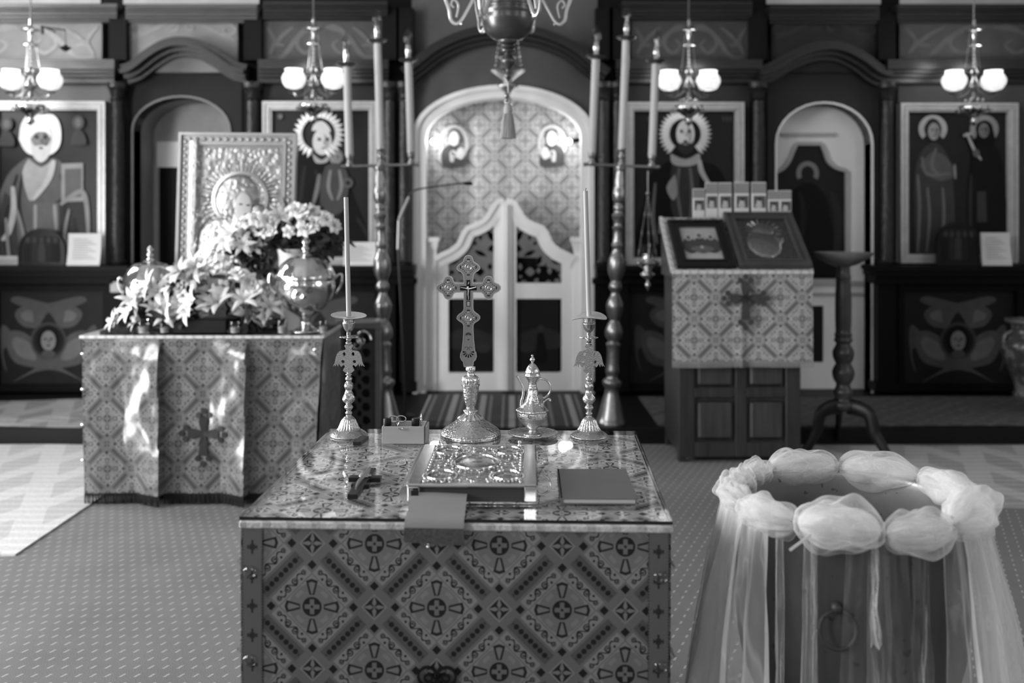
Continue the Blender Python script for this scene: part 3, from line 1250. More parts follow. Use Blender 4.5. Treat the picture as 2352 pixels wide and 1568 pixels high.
def icon_bishop(P, t, off):
    P.poly([(60, 362), (22, 395), (0, 440), (-20, 480), (-25, 588), (200, 588), (188, 520), (165, 440), (150, 390), (128, 364)], 0.16, 4)
    P.poly([(10, 440), (30, 470), (40, 588), (-20, 588)], 0.08, 3)
    P.poly([(120, 470), (185, 440), (205, 588), (130, 588)], 0.07, 3)
    folds(P, [[(40, 400), (28, 450), (34, 500)], [(52, 400), (44, 470), (60, 540)], [(140, 400), (150, 450), (146, 500)], [(112, 480), (104, 540), (110, 588)], [(170, 500), (178, 560), (170, 588)], [(20, 470), (8, 520), (14, 580)]], 4, 0.05)
    P.poly([(66, 364), (52, 395), (60, 440), (72, 462), (90, 430), (112, 400), (124, 366), (96, 384)], 0.42, 3)
    P.stroke([(124, 368), (112, 410), (76, 460)], 7, 0.5)
    P.stroke([(30, 428), (32, 480), (22, 530), (5, 552)], 7, 0.45)
    P.poly([(78, 466), (136, 466), (138, 530), (74, 530)], 0.18)
    P.stroke([(82, 470), (82, 528)], 4, 0.36)
    P.stroke([(126, 470), (130, 528)], 4, 0.36)
    P.poly([(142, 376), (192, 374), (192, 462), (142, 464)], 0.34)
    P.poly([(150, 388), (188, 386), (188, 452), (150, 454)], 0.17)
    P.stroke([(140, 470), (185, 440), (200, 470), (205, 560)], 6, 0.3)
    folds(P, [[(40, 480), (55, 540), (50, 585)], [(160, 480), (150, 540), (160, 585)], [(15, 500), (22, 585), (30, 588)]], 4, 0.28)
    P.poly([(45, 320), (50, 285), (68, 262), (92, 264), (124, 264), (140, 290), (140, 330), (124, 352), (96, 360), (62, 350)], 0.75, 4)
    face(P, 96, 322, 24, 38, 0.28, 0.62)
    P.poly([(74, 318), (76, 296), (88, 284), (108, 284), (118, 298), (119, 316), (108, 304), (86, 304)], 0.75, 3)
    for (sx, sy) in ((182, 282), (18, 285)):
        P.el(sx, sy, 14, 16, 0.12)
        P.el(sx, sy, 7, 10, 0.2)
        P.poly([(sx - 18, sy + 50), (sx - 10, sy + 20), (sx + 10, sy + 20), (sx + 18, sy + 50)], 0.09, 3)


def icon_mother(P, t, off):
    P.poly([(690, 345), (668, 400), (658, 480), (655, 588), (842, 588), (838, 520), (815, 460), (795, 400), (770, 350)], 0.012, 4)
    folds(P, [[(700, 380), (690, 470), (700, 560)], [(725, 390), (735, 470), (715, 500)], [(800, 470), (770, 500), (740, 560)], [(690, 480), (720, 530), (715, 585)], [(820, 500), (845, 540), (850, 560)]], 5, 0.04)
    rays(t, off, 733, 308, 38, 60, 26, 110, 430)
    P.poly([(706, 350), (704, 300), (716, 275), (736, 266), (758, 278), (770, 305), (764, 350), (736, 372)], 0.05, 4)
    P.poly([(716, 300), (722, 284), (740, 278), (756, 292), (758, 304), (738, 300)], 0.6, 3)
    face(P, 740, 326, 22, 30, 0.62, None, 3)
    P.poly([(718, 352), (740, 368), (758, 352), (752, 372), (726, 374)], 0.4, 3)
    P.el(772, 360, 17, 18, 0.22)
    face(P, 771, 362, 12, 14, 0.32)
    P.poly([(748, 382), (770, 374), (794, 388), (802, 425), (788, 485), (745, 490), (736, 430)], 0.10, 4)
    folds(P, [[(760, 390), (755, 430), (765, 460)], [(780, 390), (785, 430), (775, 460)]], 4, 0.26)
    P.el(800, 420, 12, 12, 0.14)
    P.el(800, 420, 5, 5, 0.03)
    P.stroke([(735, 400), (728, 440), (720, 470)], 5, 0.22)
    P.el(645, 268, 6, 6, 0.2)


def icon_saviour(P, t, off):
    P.poly([(1530, 372), (1495, 400), (1480, 460), (1475, 588), (1690, 588), (1680, 470), (1660, 400), (1620, 372)], 0.012, 4)
    P.poly([(1545, 366), (1600, 366), (1606, 420), (1604, 500), (1548, 500), (1540, 420)], 0.06, 3)
    P.poly([(1540, 352), (1575, 366), (1606, 352), (1604, 374), (1575, 382), (1544, 376)], 0.36, 3)
    P.stroke([(1606, 366), (1612, 395), (1630, 425)], 6, 0.42)
    folds(P, [[(1560, 385), (1556, 440), (1565, 500)], [(1585, 385), (1590, 440), (1585, 500)], [(1505, 420), (1500, 500), (1510, 560)]], 4, 0.16)
    rays(t, off, 1573, 308, 36, 62, 30, 128, 412)
    P.poly([(1546, 345), (1546, 295), (1558, 272), (1575, 266), (1592, 274), (1602, 298), (1602, 345), (1590, 356), (1558, 356)], 0.025, 4)
    face(P, 1574, 308, 21, 32, 0.6)
    P.poly([(1554, 322), (1562, 330), (1574, 324), (1586, 330), (1595, 322), (1592, 344), (1574, 356), (1557, 344)], 0.05, 3)
    P.el(1574, 331, 6, 2.2, 0.3)
    P.poly([(1550, 400), (1530, 430), (1545, 460), (1556, 440)], 0.3, 3)
    for fx in (1488, 1660):
        for k in range(3):
            P.stroke([(fx + k * 8, 268), (fx + k * 8 + 2, 280)], 1.6, 0.14)


def icon_two_saints(P, t, off):
    P.poly([(2102, 588), (2100, 420), (2110, 360), (2135, 330), (2160, 334), (2182, 370), (2190, 420), (2186, 588)], 0.085, 4)
    P.poly([(2112, 380), (2140, 350), (2172, 360), (2195, 400), (2160, 415), (2130, 400)], 0.15, 4)
    folds(P, [[(2118, 360), (2130, 400), (2185, 398)], [(2108, 400), (2112, 480), (2108, 580)], [(2130, 430), (2135, 500), (2128, 580)], [(2165, 430), (2168, 500), (2160, 580)], [(2150, 340), (2140, 380), (2160, 405)]], 3.5, 0.2)
    P.poly([(2228, 588), (2230, 380), (2240, 335), (2262, 322), (2285, 335), (2304, 390), (2312, 588)], 0.02, 4)
    P.poly([(2244, 440), (2264, 440), (2266, 510), (2244, 510)], 0.08)
    P.stroke([(2230, 400), (2228, 480), (2230, 580)], 4, 0.06)
    for hx in (2142, 2260):
        P.ring(hx, 296, 33, 32, 13, 0.42 if hx < 2200 else 0.3, -225, 45)
    P.el(2142, 298, 19, 26, 0.05)
    face(P, 2144, 302, 13, 20, 0.36, None, 2)
    P.poly([(2240, 330), (2244, 290), (2260, 276), (2276, 290), (2282, 330)], 0.015, 3)
    face(P, 2258, 300, 12, 17, 0.22)
    P.stroke([(2218, 305), (2236, 345), (2252, 368)], 3.5, 0.4)
    P.stroke([(2210, 312), (2232, 306)], 3.5, 0.4)
    P.el(2240, 352, 8, 9, 0.16)
    P.stroke([(2190, 378), (2192, 412)], 3, 0.3)


big_icon('bishop_icon', 'gilt framed icon of a white-bearded bishop holding a book, far left of the screen', -32, 232, 241, 608, icon_bishop)
big_icon('mother_icon', 'gilt framed dark icon of a veiled mother and child with ray halo behind the flowers', 602, 232, 866, 610, icon_mother)
big_icon('saviour_icon', 'gilt framed dark icon of a bearded man with ray halo, right of the white doors', 1437, 234, 1710, 612, icon_saviour)
big_icon('two_saints_icon', 'gilt framed dark icon of two standing saints, far right of the screen', 2070, 236, 2340, 604, icon_two_saints)


# small arched icons and papers on the ledge --------------------------------------
def arched_icon(label, px0, px1, py0, py1, Y=7.46):
    t = thing('arched_icon', label, 'icon', ((X(px0, Y) + X(px1, Y)) / 2, Y, Z(611, 7.40)), group='small arched icons on the ledges')
    w = (X(px1, Y) - X(px0, Y)) / 2
    h = Z(py0, Y) - Z(611, 7.40)
    hs = h - w * 0.9
    pts = [(-w, 0)] + [(-w * math.cos(PI * i / 14), hs + w * 0.9 * math.sin(PI * i / 14)) for i in range(15)] + [(w, 0)]
    m = MB()
    m.prism(pts, 0, 0.03)
    m.obj('board', grey('dark_varnish', 0.005, 0.3, spec=0.2, var=0.6), t, smooth=0)
    m = MB()
    m.band(pts, 0.0, -0.018, -0.008, 0.0, closed=True)
    m.obj('rim', grey('dark_varnish', 0.012, 0.3), t, smooth=0)
    Yp = Y - 0.001
    P = Paint(Yp)
    P.m.M = Matrix.Translation(-Vector(t.location))
    cx = (px0 + px1) / 2
    for k in range(5):
        fx = cx + (k - 2) * (px1 - px0) * 0.15
        P.poly([(fx - 8, py1 - 12), (fx - 7, py0 + 40), (fx, py0 + 32), (fx + 7, py0 + 40), (fx + 8, py1 - 12)], (0.03, 0.05, 0.08, 0.04, 0.03)[k], 3)
        P.el(fx, py0 + 27, 5, 6, 0.09)
        P.ring(fx, py0 + 27, 9, 9, 2, 0.06)
    P.obj('painting', t)
    return t


arched_icon('small dark arched icon on the ledge below the bishop icon', 42, 150, 524, 612)
arched_icon('small dark arched icon on the ledge below the two saints icon', 2152, 2250, 510, 606)


def paper(label, px0, px1, py0, Y=7.44):
    z0 = Z(611, 7.40)
    t = thing('paper_card', label, 'card', ((X(px0, Y) + X(px1, Y)) / 2, Y, z0 + 0.003), (R(-8), 0, 0), group='paper cards on the ledges')
    w, h = X(px1, Y) - X(px0, Y), Z(py0, Y) - z0
    m = MB()
    m.grid(8, 8, lambda u, v: ((u - 0.5) * w, 0.012 * math.sin(v * 3) + 0.006 * math.sin(u * 3), v * h))
    m.grid(8, 8, lambda u, v: ((u - 0.5) * w, 0.013 + 0.012 * math.sin(v * 3) + 0.006 * math.sin(u * 3), v * h))
    m.obj('sheet', grey('paper', 0.6, 0.8, var=0.05), t, smooth=60)
    m = MB()
    for k in range(9):
        z = h * (0.82 - 0.075 * k)
        m.tube([((u - 0.5) * w, 0.010 * math.sin(z / h * 3) - 0.002 + 0.006 * math.sin(u * 3), z) for u in (0.15, 0.5, 0.6 + 0.25 * ((k * 7) % 3) / 2)], 0.0012, 4)
    m.obj('printed_lines', grey('ink', 0.12, 0.9), t, kind='stuff')


paper('white printed paper leaning on the frame of the bishop icon', 152, 228, 536)
paper('white printed paper leaning below the mother and child icon', 788, 862, 556)
paper('white printed paper leaning on the frame of the two saints icon', 2258, 2326, 534)
m = MB()
m.bev(-0.045, -0.02, -0.055, 0.045, 0.02, 0.05, 0.006)
o = m.obj('switch_box', grey('switch_plastic', 0.6, 0.4, var=0.03))
o.location = W(268, 655, 7.54)
m = MB()
m.bev(-0.02, -0.026, -0.03, 0.02, -0.018, 0.03, 0.002)
m.obj('rocker', grey('switch_plastic', 0.6), o)
tag(o, 'small white switch box on the dark pedestal left of the flowers', 'switch')


# ================================================================== HANGING LAMPS WITH TWO LIT GLASS SHADES
M_SHADE = None


def shade_mat():
    """milky glass lit by the bulb inside it"""
    m, nt, b = new_mat('lit_frosted_shade')
    out = nt.nodes['Material Output']
    _, _, _, vec = coords(nt)
    n = noise_node(nt, vec, 26.0, 3.0)
    df = nt.nodes.new('ShaderNodeBsdfDiffuse')
    tl = nt.nodes.new('ShaderNodeBsdfTranslucent')
    c = rgb(nt, n * 0.3 + 0.65)
    nt.links.new(c, df.inputs[0])
    nt.links.new(c, tl.inputs[0])
    mx = nt.nodes.new('ShaderNodeMixShader')
    mx.inputs[0].default_value = 0.55
    nt.links.new(df.outputs[0], mx.inputs[1])
    nt.links.new(tl.outputs[0], mx.inputs[2])
    nt.links.new(mx.outputs[0], out.inputs[0])
    return m


M_SHADE = shade_mat()
YL = 7.22


def crystal(m, c, r):
    m.lathe([(0, -r * 1.5), (r, 0), (r * 0.6, r * 0.7), (0, r)], 7, c)


def hanging_lamp(label, gx, gy, topy, bowly, first=None):
    """gx: centre pixel column, gy: row of the shades"""
    loc = W(gx, gy, YL)
    s = YL / FPX
    t = thing('hanging_lamp', label, 'lamp', loc, group='hanging lamps with two glass shades')
    if first:
        for ch in list(first.children):
            c = ch.copy()
            COL.objects.link(c)
            c.parent = t
            for g in list(ch.children):
                d = g.copy()
                COL.objects.link(d)
                d.parent = c
    else:
        zt = 120 * s
        m = MB()
        m.tube([(0, 0, 4.0 - 0.0 - loc.z + 1.2), (0, 0, zt + 0.02)], 0.006, 6)
        for k in range(3):
            a = 2 * PI * k / 3 + 0.4
            m.tube([(0, 0, zt + 0.05), (0.03 * math.cos(a), 0.03 * math.sin(a), zt - 0.05), (0.05 * math.cos(a), 0.05 * math.sin(a), 0.15), (0.10 * math.cos(a), 0.10 * math.sin(a), -0.14)], 0.002, 5)
        m.obj('chain', M_BRASS, t)
        m = MB()
        m.lathe(smooth_prof([(0.0, 0.10), (0.012, 0.08), (0.018, 0.03), (0.06, 0.01), (0.062, 0.0), (0.02, -0.01), (0.014, -0.08), (0.05, -0.10), (0.05, -0.11), (0.012, -0.12), (0.0, -0.13)], 3), 16, (0, 0, zt - 0.02))
        m.obj('canopy', M_SILVER, t)
        m = MB()
        # twisted stem
        for k in range(12):
            m.ball((0, 0, zt - 0.16 - k * 0.028), 0.009, 8, 6, (1, 1, 1.4))
        m.lathe(smooth_prof([(0.008, 0.10), (0.03, 0.06), (0.012, 0.03), (0.04, -0.02), (0.045, -0.05), (0.015, -0.08), (0.02, -0.12), (0.008, -0.14)], 3), 14)
        m.obj('stem', M_BRASS, t)
        for sg in (-1, 1):
            m = MB()
            m.tube(spline([(0, 0, -0.03), (sg * 0.06, 0, -0.10), (sg * 0.12, 0, -0.12), (sg * 0.142, 0, -0.095)], 6), 0.007, 7)
            m.lathe([(0.03, 0), (0.04, 0.012), (0.012, 0.016)], 14, (sg * 0.142, 0, -0.10))
            m.obj('arm', M_BRASS, t)
            m = MB()
            pr = smooth_prof([(0.030, -0.088), (0.062, -0.075), (0.084, -0.035), (0.086, -0.005), (0.068, 0.025), (0.060, 0.035), (0.064, 0.055)], 4)
            pr += [(r - 0.004, h) for r, h in reversed(pr)]
            m.lathe(pr, 28, (sg * 0.142, 0, 0.02), cap=False, flute=lambda r, h, a: r * (1 + (0.05 * math.cos(6 * a) if h > 0.04 else 0.015 * math.cos(12 * a))))
            sh = m.obj('glass_shade', M_SHADE, t)
            m = MB()
            m.ball((sg * 0.142, 0, 0.045), 0.050, 16, 10, (1, 1, 0.72))
            m.obj('bulb', glow('lit_bulb', 9.0), sh)
        m = MB()
        zb = -0.20
        m.lathe(smooth_prof([(0.10, 0.02), (0.105, 0.01), (0.10, -0.01), (0.06, -0.04), (0.03, -0.06), (0.02, -0.08), (0.03, -0.10), (0.0, -0.13)], 3), 20, (0, 0, zb))
        m.obj('oil_bowl', M_SILVER, t)
        m = MB()
        for k in range(14):
            a = 2 * PI * k / 14
            crystal(m, (0.115 * math.cos(a), 0.115 * math.sin(a), zb - 0.01), 0.013)
        for k in range(8):
            a = 2 * PI * k / 8
            crystal(m, (0.06 * math.cos(a), 0.06 * math.sin(a), zb + 0.06), 0.012)
        m.obj('crystal_drops', grey('bright_drops', 0.85, 0.12, metal=1.0, var=0.05), t, kind='stuff')
    l = bpy.data.lights.new('lamp_light', 'POINT')
    l.energy = 1.7
    l.shadow_soft_size = 0.07
    for sg in (-1, 1):
        o = bpy.data.objects.new('lamp_light', l)
        COL.objects.link(o)
        o.parent = t
        o.location = (sg * 0.142, 0, 0.13)
    return t


L1 = hanging_lamp('lit two-shade hanging lamp in front of the bishop icon', 70, 184, 0, 0)
hanging_lamp('lit two-shade hanging lamp in front of the mother and child icon', 720, 182, 0, 0, L1)
hanging_lamp('lit two-shade hanging lamp in front of the ray-haloed bearded man icon', 1582, 186, 0, 0, L1)
hanging_lamp('lit two-shade hanging lamp in front of the two saints icon', 2237, 186, 0, 0, L1)


# small oil lamps on chains ------------------------------------------------------
def oil_lamp(label, px, py, Y, s=1.0, ztop=5.2):
    loc = W(px, py, Y)
    t = thing('oil_lamp', label, 'lamp', loc, group='hanging oil lamps')
    m = MB()
    m.lathe(smooth_prof([(0.0, -0.20 * s), (0.012 * s, -0.18 * s), (0.022 * s, -0.155 * s), (0.010 * s, -0.13 * s), (0.012 * s, -0.115 * s), (0.05 * s, -0.085 * s), (0.052 * s, -0.07 * s), (0.025 * s, -0.05 * s), (0.045 * s, -0.03 * s), (0.085 * s, 0.0), (0.09 * s, 0.012 * s), (0.05 * s, 0.03 * s), (0.04 * s, 0.06 * s), (0.05 * s, 0.075 * s)], 3), 18)
    m.obj('bowl', M_CHASED if s > 0.9 else M_SILVER, t)
    m = MB()
    m.lathe([(0.03 * s, 0.05 * s), (0.045 * s, 0.10 * s), (0.05 * s, 0.15 * s), (0.047 * s, 0.15 * s), (0.042 * s, 0.10 * s), (0.028 * s, 0.056 * s)], 16, cap=False)
    m.obj('glass_cup', glassy('cut_glass', 0.8), t)
    for k in range(3):
        a = 2 * PI * k / 3 + 0.5
        m = MB()
        n = 22
        for i in range(n):
            u = (i + 0.5) / n
            p = Vector((0.085 * s * math.cos(a) * (1 - u), 0.085 * s * math.sin(a) * (1 - u), 0.01 + u * 0.5 * s))
            m.ball(p, 0.0065 * s * (1.6 if i % 6 == 3 else 1), 6, 5, (0.7, 0.7, 1.5))
        m.obj('chain', M_SILVER, t)
    m = MB()
    m.tube([(0, 0, 0.5 * s), (0, 0, ztop - loc.z)], 0.004, 5)
    m.ball((0, 0, 0.52 * s), 0.016 * s, 10, 8)
    m.obj('hanger', M_BRASS, t)
    return t


oil_lamp('small silver oil lamp on chains beside the right candelabrum, left of the lectern', 1488, 606, 6.47, 0.88, Z(393, 6.5))
oil_lamp('silver oil lamp on chains above the centre of the white doors', 1167, 165, 7.1, 1.35)


# ================================================================== BALL CHANDELIER
YB = 4.6
cb = W(1167, 33, YB)
t = thing('ball_chandelier', 'turned dark ball chandelier with pale scroll arms and tassel at top centre', 'chandelier', cb)
m = MB()
m.lathe(smooth_prof([(0.035, -0.124), (0.07, -0.112), (0.105, -0.08), (0.124, -0.035), (0.126, -0.005)], 5) + [(0.130, 0.0), (0.131, 0.012), (0.127, 0.014), (0.127, 0.020), (0.130, 0.022), (0.130, 0.03)] +
        smooth_prof([(0.124, 0.035), (0.118, 0.08), (0.09, 0.13), (0.05, 0.16), (0.03, 0.17)], 5), 48)
m.obj('ball', grey('dark_bronze', 0.11, 0.30, metal=0.75, var=0.2, scale=6, stretch=(0.3, 0.3, 8)), t)
m = MB()
m.lathe(smooth_prof([(0.0, -0.315), (0.008, -0.30), (0.016, -0.285), (0.009, -0.262), (0.013, -0.25), (0.030, -0.225), (0.032, -0.21), (0.02, -0.192), (0.015, -0.18)], 4) +
        [(0.034, -0.172), (0.036, -0.166), (0.024, -0.16), (0.036, -0.152), (0.038, -0.146), (0.026, -0.141), (0.040, -0.134), (0.045, -0.126), (0.045, -0.12)], 28)
m.obj('finial', grey('dark_bronze', 0.11), t)
m = MB()
m.lathe([(0.03, 0.16), (0.028, 0.2), (0.05, 0.23), (0.02, 0.27), (0.012, 0.3), (0.012, 5.2 - cb.z)], 14)
m.obj('rod', grey('dark_bronze', 0.11), t)
for k in range(6):
    a = 2 * PI * k / 6 + R(2)
    ca, sa = math.cos(a), math.sin(a)
    prof = spline([(0.10, 0.16), (0.155, 0.075), (0.185, 0.02), (0.215, -0.030), (0.240, -0.045), (0.262, -0.025), (0.270, 0.02), (0.288, 0.07), (0.30, 0.13)], 7)
    curl = spline([(0.262, -0.015), (0.272, 0.04), (0.25, 0.065), (0.238, 0.045), (0.250, 0.03)], 6)
    m = MB()
    m.tube([(ca * r, sa * r, h) for r, h in prof], 0.009, 8, flat=(1, 0.6))
    m.tube([(ca * (0.50 - r), sa * (0.50 - r), h) for r, h in curl], 0.006, 8, flat=(1, 0.7))
    m.ball((ca * 0.215, sa * 0.215, -0.045), 0.008, 8, 6)
    m.lathe([(0.012, 0.12), (0.04, 0.135), (0.042, 0.142), (0.012, 0.145), (0.012, 0.2)], 14, (ca * 0.30, sa * 0.30, 0))
    m.obj('scroll_arm', grey('pale_brass', 0.55, 0.3, metal=0.8), t)
m = MB()
m.tube([(0, 0, -0.31), (0.001, 0, -0.42)], 0.003, 6)
m.ball((-0.006, 0, -0.375), 0.012, 10, 8)
m.ball((-0.006, 0, -0.395), 0.009, 10, 8)
ts = m.obj('tassel_cord', M_BRASS, t)
m = MB()
m.lathe(smooth_prof([(0.004, -0.41), (0.016, -0.42), (0.021, -0.445), (0.018, -0.455), (0.024, -0.48), (0.034, -0.565), (0.030, -0.568), (0.0, -0.55)], 4), 40, flute=lambda r, h, a: r * (1 + 0.10 * math.cos(20 * a) * (1 if h < -0.455 else 0)))
m.obj('tassel', grey('tassel_thread', 0.30, 0.5, var=0.9, scale=60, stretch=(1, 1, 0.1)), t)


# ================================================================== TALL CANDELABRA
def candelabrum(label, px, py, Y, lean, tops, tubes, group):
    """tops: pixel offsets of the three tubes from the pole at the crossbar; rows of their tips"""
    loc = W(px, py, Y)
    loc.z = PLAT
    t = thing('candelabrum', label, 'candelabrum', loc, (0, R(lean), 0), group)
    s = Y / FPX
    H = (py - 390) * s        # crossbar height above the base
    z = lambda q: (py - q) * s
    pr = [(34, 985), (34, 978), (30, 968), (22, 935), (15, 905), (20, 895), (22, 885), (14, 878), (13, 870), (16, 862), (14, 845), (14, 810), (17, 800), (12, 795), (13, 790), (19, 782), (20, 768), (14, 752), (11, 745),
          (15, 735), (20, 715), (17, 700), (12, 690), (10, 680), (15, 672), (15, 664), (11, 655), (17, 640), (20, 625), (18, 605), (12, 590), (11, 580), (14, 572), (11, 566), (10, 540), (13, 532), (9, 526), (12, 512), (15, 505),
          (10, 498), (12, 485), (9, 478), (13, 470), (15, 455), (12, 440), (12, 430), (9, 405), (11, 400), (12, 392)]
    m = MB()
    m.lathe([(r * s, z(q)) for r, q in smooth_prof(pr, 3)], 22)
    m.obj('turned_pole', grey('brass_pole', 0.30, 0.30, metal=0.9, var=0.35, scale=30), t)
    x0, x1 = min(tops) - 20, max(tops) + 20
    m = MB()
    m.lathe([(0.0, x0 * s), (0.012, x0 * s + 0.004), (0.013, x0 * s + 0.02), (0.010, x0 * s + 0.03), (0.010, x1 * s - 0.03), (0.013, x1 * s - 0.02), (0.012, x1 * s - 0.004), (0.0, x1 * s)], 12, (0, 0, z(390)), ax='x')
    m.obj('crossbar', grey('brass_pole', 0.38), t)
    for k, (dx, (ya, yb)) in enumerate(zip(tops, tubes)):
        # ya: row of the drip cup, yb: row of the foot of the tube
        c = (dx * s, 0, 0)
        m = MB()
        m.lathe([(r * s, z(q)) for r, q in smooth_prof([(8, 390), (9, 384), (6, 380), (8, 372), (9, 366), (6, 362), (10, yb + 3), (10, yb)], 3)], 14, c)
        m.obj('socket', grey('brass_pole', 0.38), t)
        m = MB()
        m.lathe([(0.026, z(yb)), (0.025, z(ya))], 18, c)
        ca = m.obj('candle_tube', grey('candle_sleeve', 0.42, 0.4, var=0.1, stretch=(1, 1, 0.1)), t)
        m = MB()
        m.lathe([(r * s, z(q)) for r, q in ((9, ya + 2), (20, ya - 3), (23, ya - 6), (22, ya - 7), (8, ya - 3))], 18, c)
        m.obj('drip_cup', grey('dark_bronze', 0.11), ca)
        m = MB()
        m.lathe([(r * s, z(q)) for r, q in ((7, ya - 4), (8, ya - 10), (6, ya - 14), (8, ya - 24), (7, ya - 32), (6, ya - 38))], 14, c)
        m.obj('bulb_holder', M_SILVER, ca)
        m = MB()
        m.lathe([(r * s, z(q)) for r, q in smooth_prof([(5, ya - 36), (9, ya - 46), (11, ya - 54), (9, ya - 64), (4, ya - 74), (0, ya - 80)], 3)], 16, c)
        m.obj('flame_bulb', glassy('cut_glass', 0.8), ca)
        m = MB()
        m.tube([(c[0] - 0.006, 0, z(ya - 40)), (c[0] - 0.004, 0, z(ya - 54)), (c[0] + 0.004, 0, z(ya - 54)), (c[0] + 0.006, 0, z(ya - 40))], 0.003, 5)
        m.obj('filament', M_SILVER, ca)
    return t


candelabrum('tall brass candelabrum with three electric candles, left of the white doors', 887, 985, 6.5, -1.55, (-68, 4, 74), ((160, 362), (108, 350), (154, 360)), 'tall candelabra')
candelabrum('tall brass candelabrum with three electric candles, right of the white doors', 1402, 985, 6.5, 2.2, (-66, 2, 72), ((147, 362), (101, 350), (152, 362)), 'tall candelabra')

# ================================================================== MICROPHONE
Ym = 6.75
t = thing('microphone_stand', 'thin black gooseneck microphone stand left of the white doors', 'microphone', (X(932, Ym), Ym, PLAT))
q = lambda px, py: (X(px, Ym) - X(932, Ym), 0, Z(py, Ym) - PLAT)
m = MB()
m.lathe([(0.06, 0), (0.06, 0.012), (0.03, 0.022), (0.012, 0.03)], 24)
m.obj('base', M_BLACK, t)
m = MB()
m.tube([q(932, 962), q(926, 800), q(918, 640), q(914, 570)], 0.009, 8)
m.obj('pole', M_BLACK, t)
m = MB()
m.tube([q(914, 572), q(916, 505)], 0.010, 8)
m.tube(spline([q(917, 503), q(928, 478), q(940, 452)], 5), 0.012, 8)
m.obj('clamp_tube', grey('grey_tube', 0.30, 0.4, metal=0.5), t)
m = MB()
m.tube(spline([q(940, 452), q(950, 438), q(985, 430), q(1040, 423), q(1068, 421)], 6), 0.006, 8)
m.obj('gooseneck', grey('dark_rubber', 0.06, 0.5), t)
m = MB()
m.tube(spline([q(1066, 421), q(1076, 421), q(1086, 422)], 4), [0.008, 0.011, 0.012, 0.013, 0.013, 0.013, 0.012, 0.010, 0.006], 10)
m.obj('capsule', M_BLACK, t)

# small spot lamps inside the arch
for k, (px, s) in enumerate(((1000, 1), (1302, -1))):
    Ys = 7.93
    t = thing('spot_lamp', 'tiny lit spot lamp inside the white arch, %s bust on the curtain' % ('beside the left' if s > 0 else 'beside the right'), 'lamp', (X(px - s * 42, 7.84), Ys, Z(322, Ys)), group='spot lamps inside the arch')
    m = MB()
    m.box(-0.012, -0.04, -0.04, 0.014, 0.04, 0.04)
    m.obj('bracket', M_BLACK, t, smooth=0)
    m = MB()
    m.tube([(0, 0, 0), (s * 0.05, -0.02, 0), (s * 0.10, -0.03, -0.01)], [0.01, 0.018, 0.022], 10)
    m.obj('lamp_body', M_BLACK, t)
    m = MB()
    m.ball((s * 0.125, -0.034, -0.014), 0.024, 12, 8)
    m.obj('bulb', glow('lit_bulb', 9.0), t)
    l = bpy.data.lights.new('spot_lamp_light', 'POINT')
    l.energy = 1.3
    l.shadow_soft_size = 0.03
    o = bpy.data.objects.new('spot_lamp_light', l)
    COL.objects.link(o)
    o.parent = t
    o.location = (s * 0.17, -0.06, -0.01)


# ================================================================== RUGS
def rug_mat(name, lo, hi, kind):
    m, nt, b = new_mat(name)
    x, y, z, vec = coords(nt)
    if kind == 'lozenge':
        a = cen(x / 0.34 + y / 0.9).abs()
        c = cen(x / 0.34 - y / 0.9).abs()
        st = cen(y / 0.09 + 0.2).abs()
        mask = ((a.mx(c) > 0.30) * 0.6 + (st < 0.18) * 0.4)
    elif kind == 'stripes':
        a = cen(x / 0.21)
        mask = (((a.abs() < 0.10) * 0.85).mx(((a - 0.27).abs() < 0.05) * 0.4)).mx(((a + 0.30).abs() < 0.03) * 0.55)
    else:
        a = cen(x / 0.16 + y / 0.16).abs()
        c = cen(x / 0.16 - y / 0.16).abs()
        n0 = noise_node(nt, vec, 18.0, 3.0)
        mask = (a.mn(c) < 0.10) * 0.5 + (n0 > 0.55) * 0.5
    n = noise_node(nt, vec, 120.0, 2.0, (1, 0.3, 1))
    e = (mask * (hi - lo) + lo) * (n * 0.6 + 0.7)
    nt.links.new(rgb(nt, e), b.inputs['Base Color'])
    b.inputs['Roughness'].default_value = 0.85
    add_bump(nt, b, n, 0.4, 0.003)
    return m


def rug(label, outline, z0, mat, wav=0.0, th=0.008, seed=0):
    """flat woven rug; outline corners (x,y) counter-clockwise from the near left"""
    (x0, y0), (x1, y1), (x2, y2), (x3, y3) = outline
    m = MB()

    def fn(u, v):
        x = (x0 * (1 - u) + x1 * u) * (1 - v) + (x3 * (1 - u) + x2 * u) * v
        y = (y0 * (1 - u) + y1 * u) * (1 - v) + (y3 * (1 - u) + y2 * u) * v
        w = wav * max(0.0, noise.noise(Vector((x * 2.2 + seed, y * 3.1, 0)))) ** 1.2
        rc = 0.02 * math.sin(u * 9 + seed) if v in (0.0, 1.0) else 0
        return (x, y + rc, z0 + th + w)
    nu, nv = 40, 30
    m.grid(nu, nv, fn)
    top = list(m.v)
    n = len(top)
    m.add([(p.x, p.y, z0 + 0.0005) for p in top], [])
    ring = [i for i in range(nu + 1)] + [j * (nu + 1) + nu for j in range(1, nv + 1)] + [nv * (nu + 1) + i for i in range(nu - 1, -1, -1)] + [j * (nu + 1) for j in range(nv - 1, 0, -1)]
    m.f += [[ring[k], ring[(k + 1) % len(ring)], ring[(k + 1) % len(ring)] + n, ring[k] + n] for k in range(len(ring))]
    m.t += [0.0] * len(ring)
    m.f.append([i + n for i in ring])
    m.t.append(0.0)
    return tag(m.obj('rug', mat, smooth=50), label, 'rug')


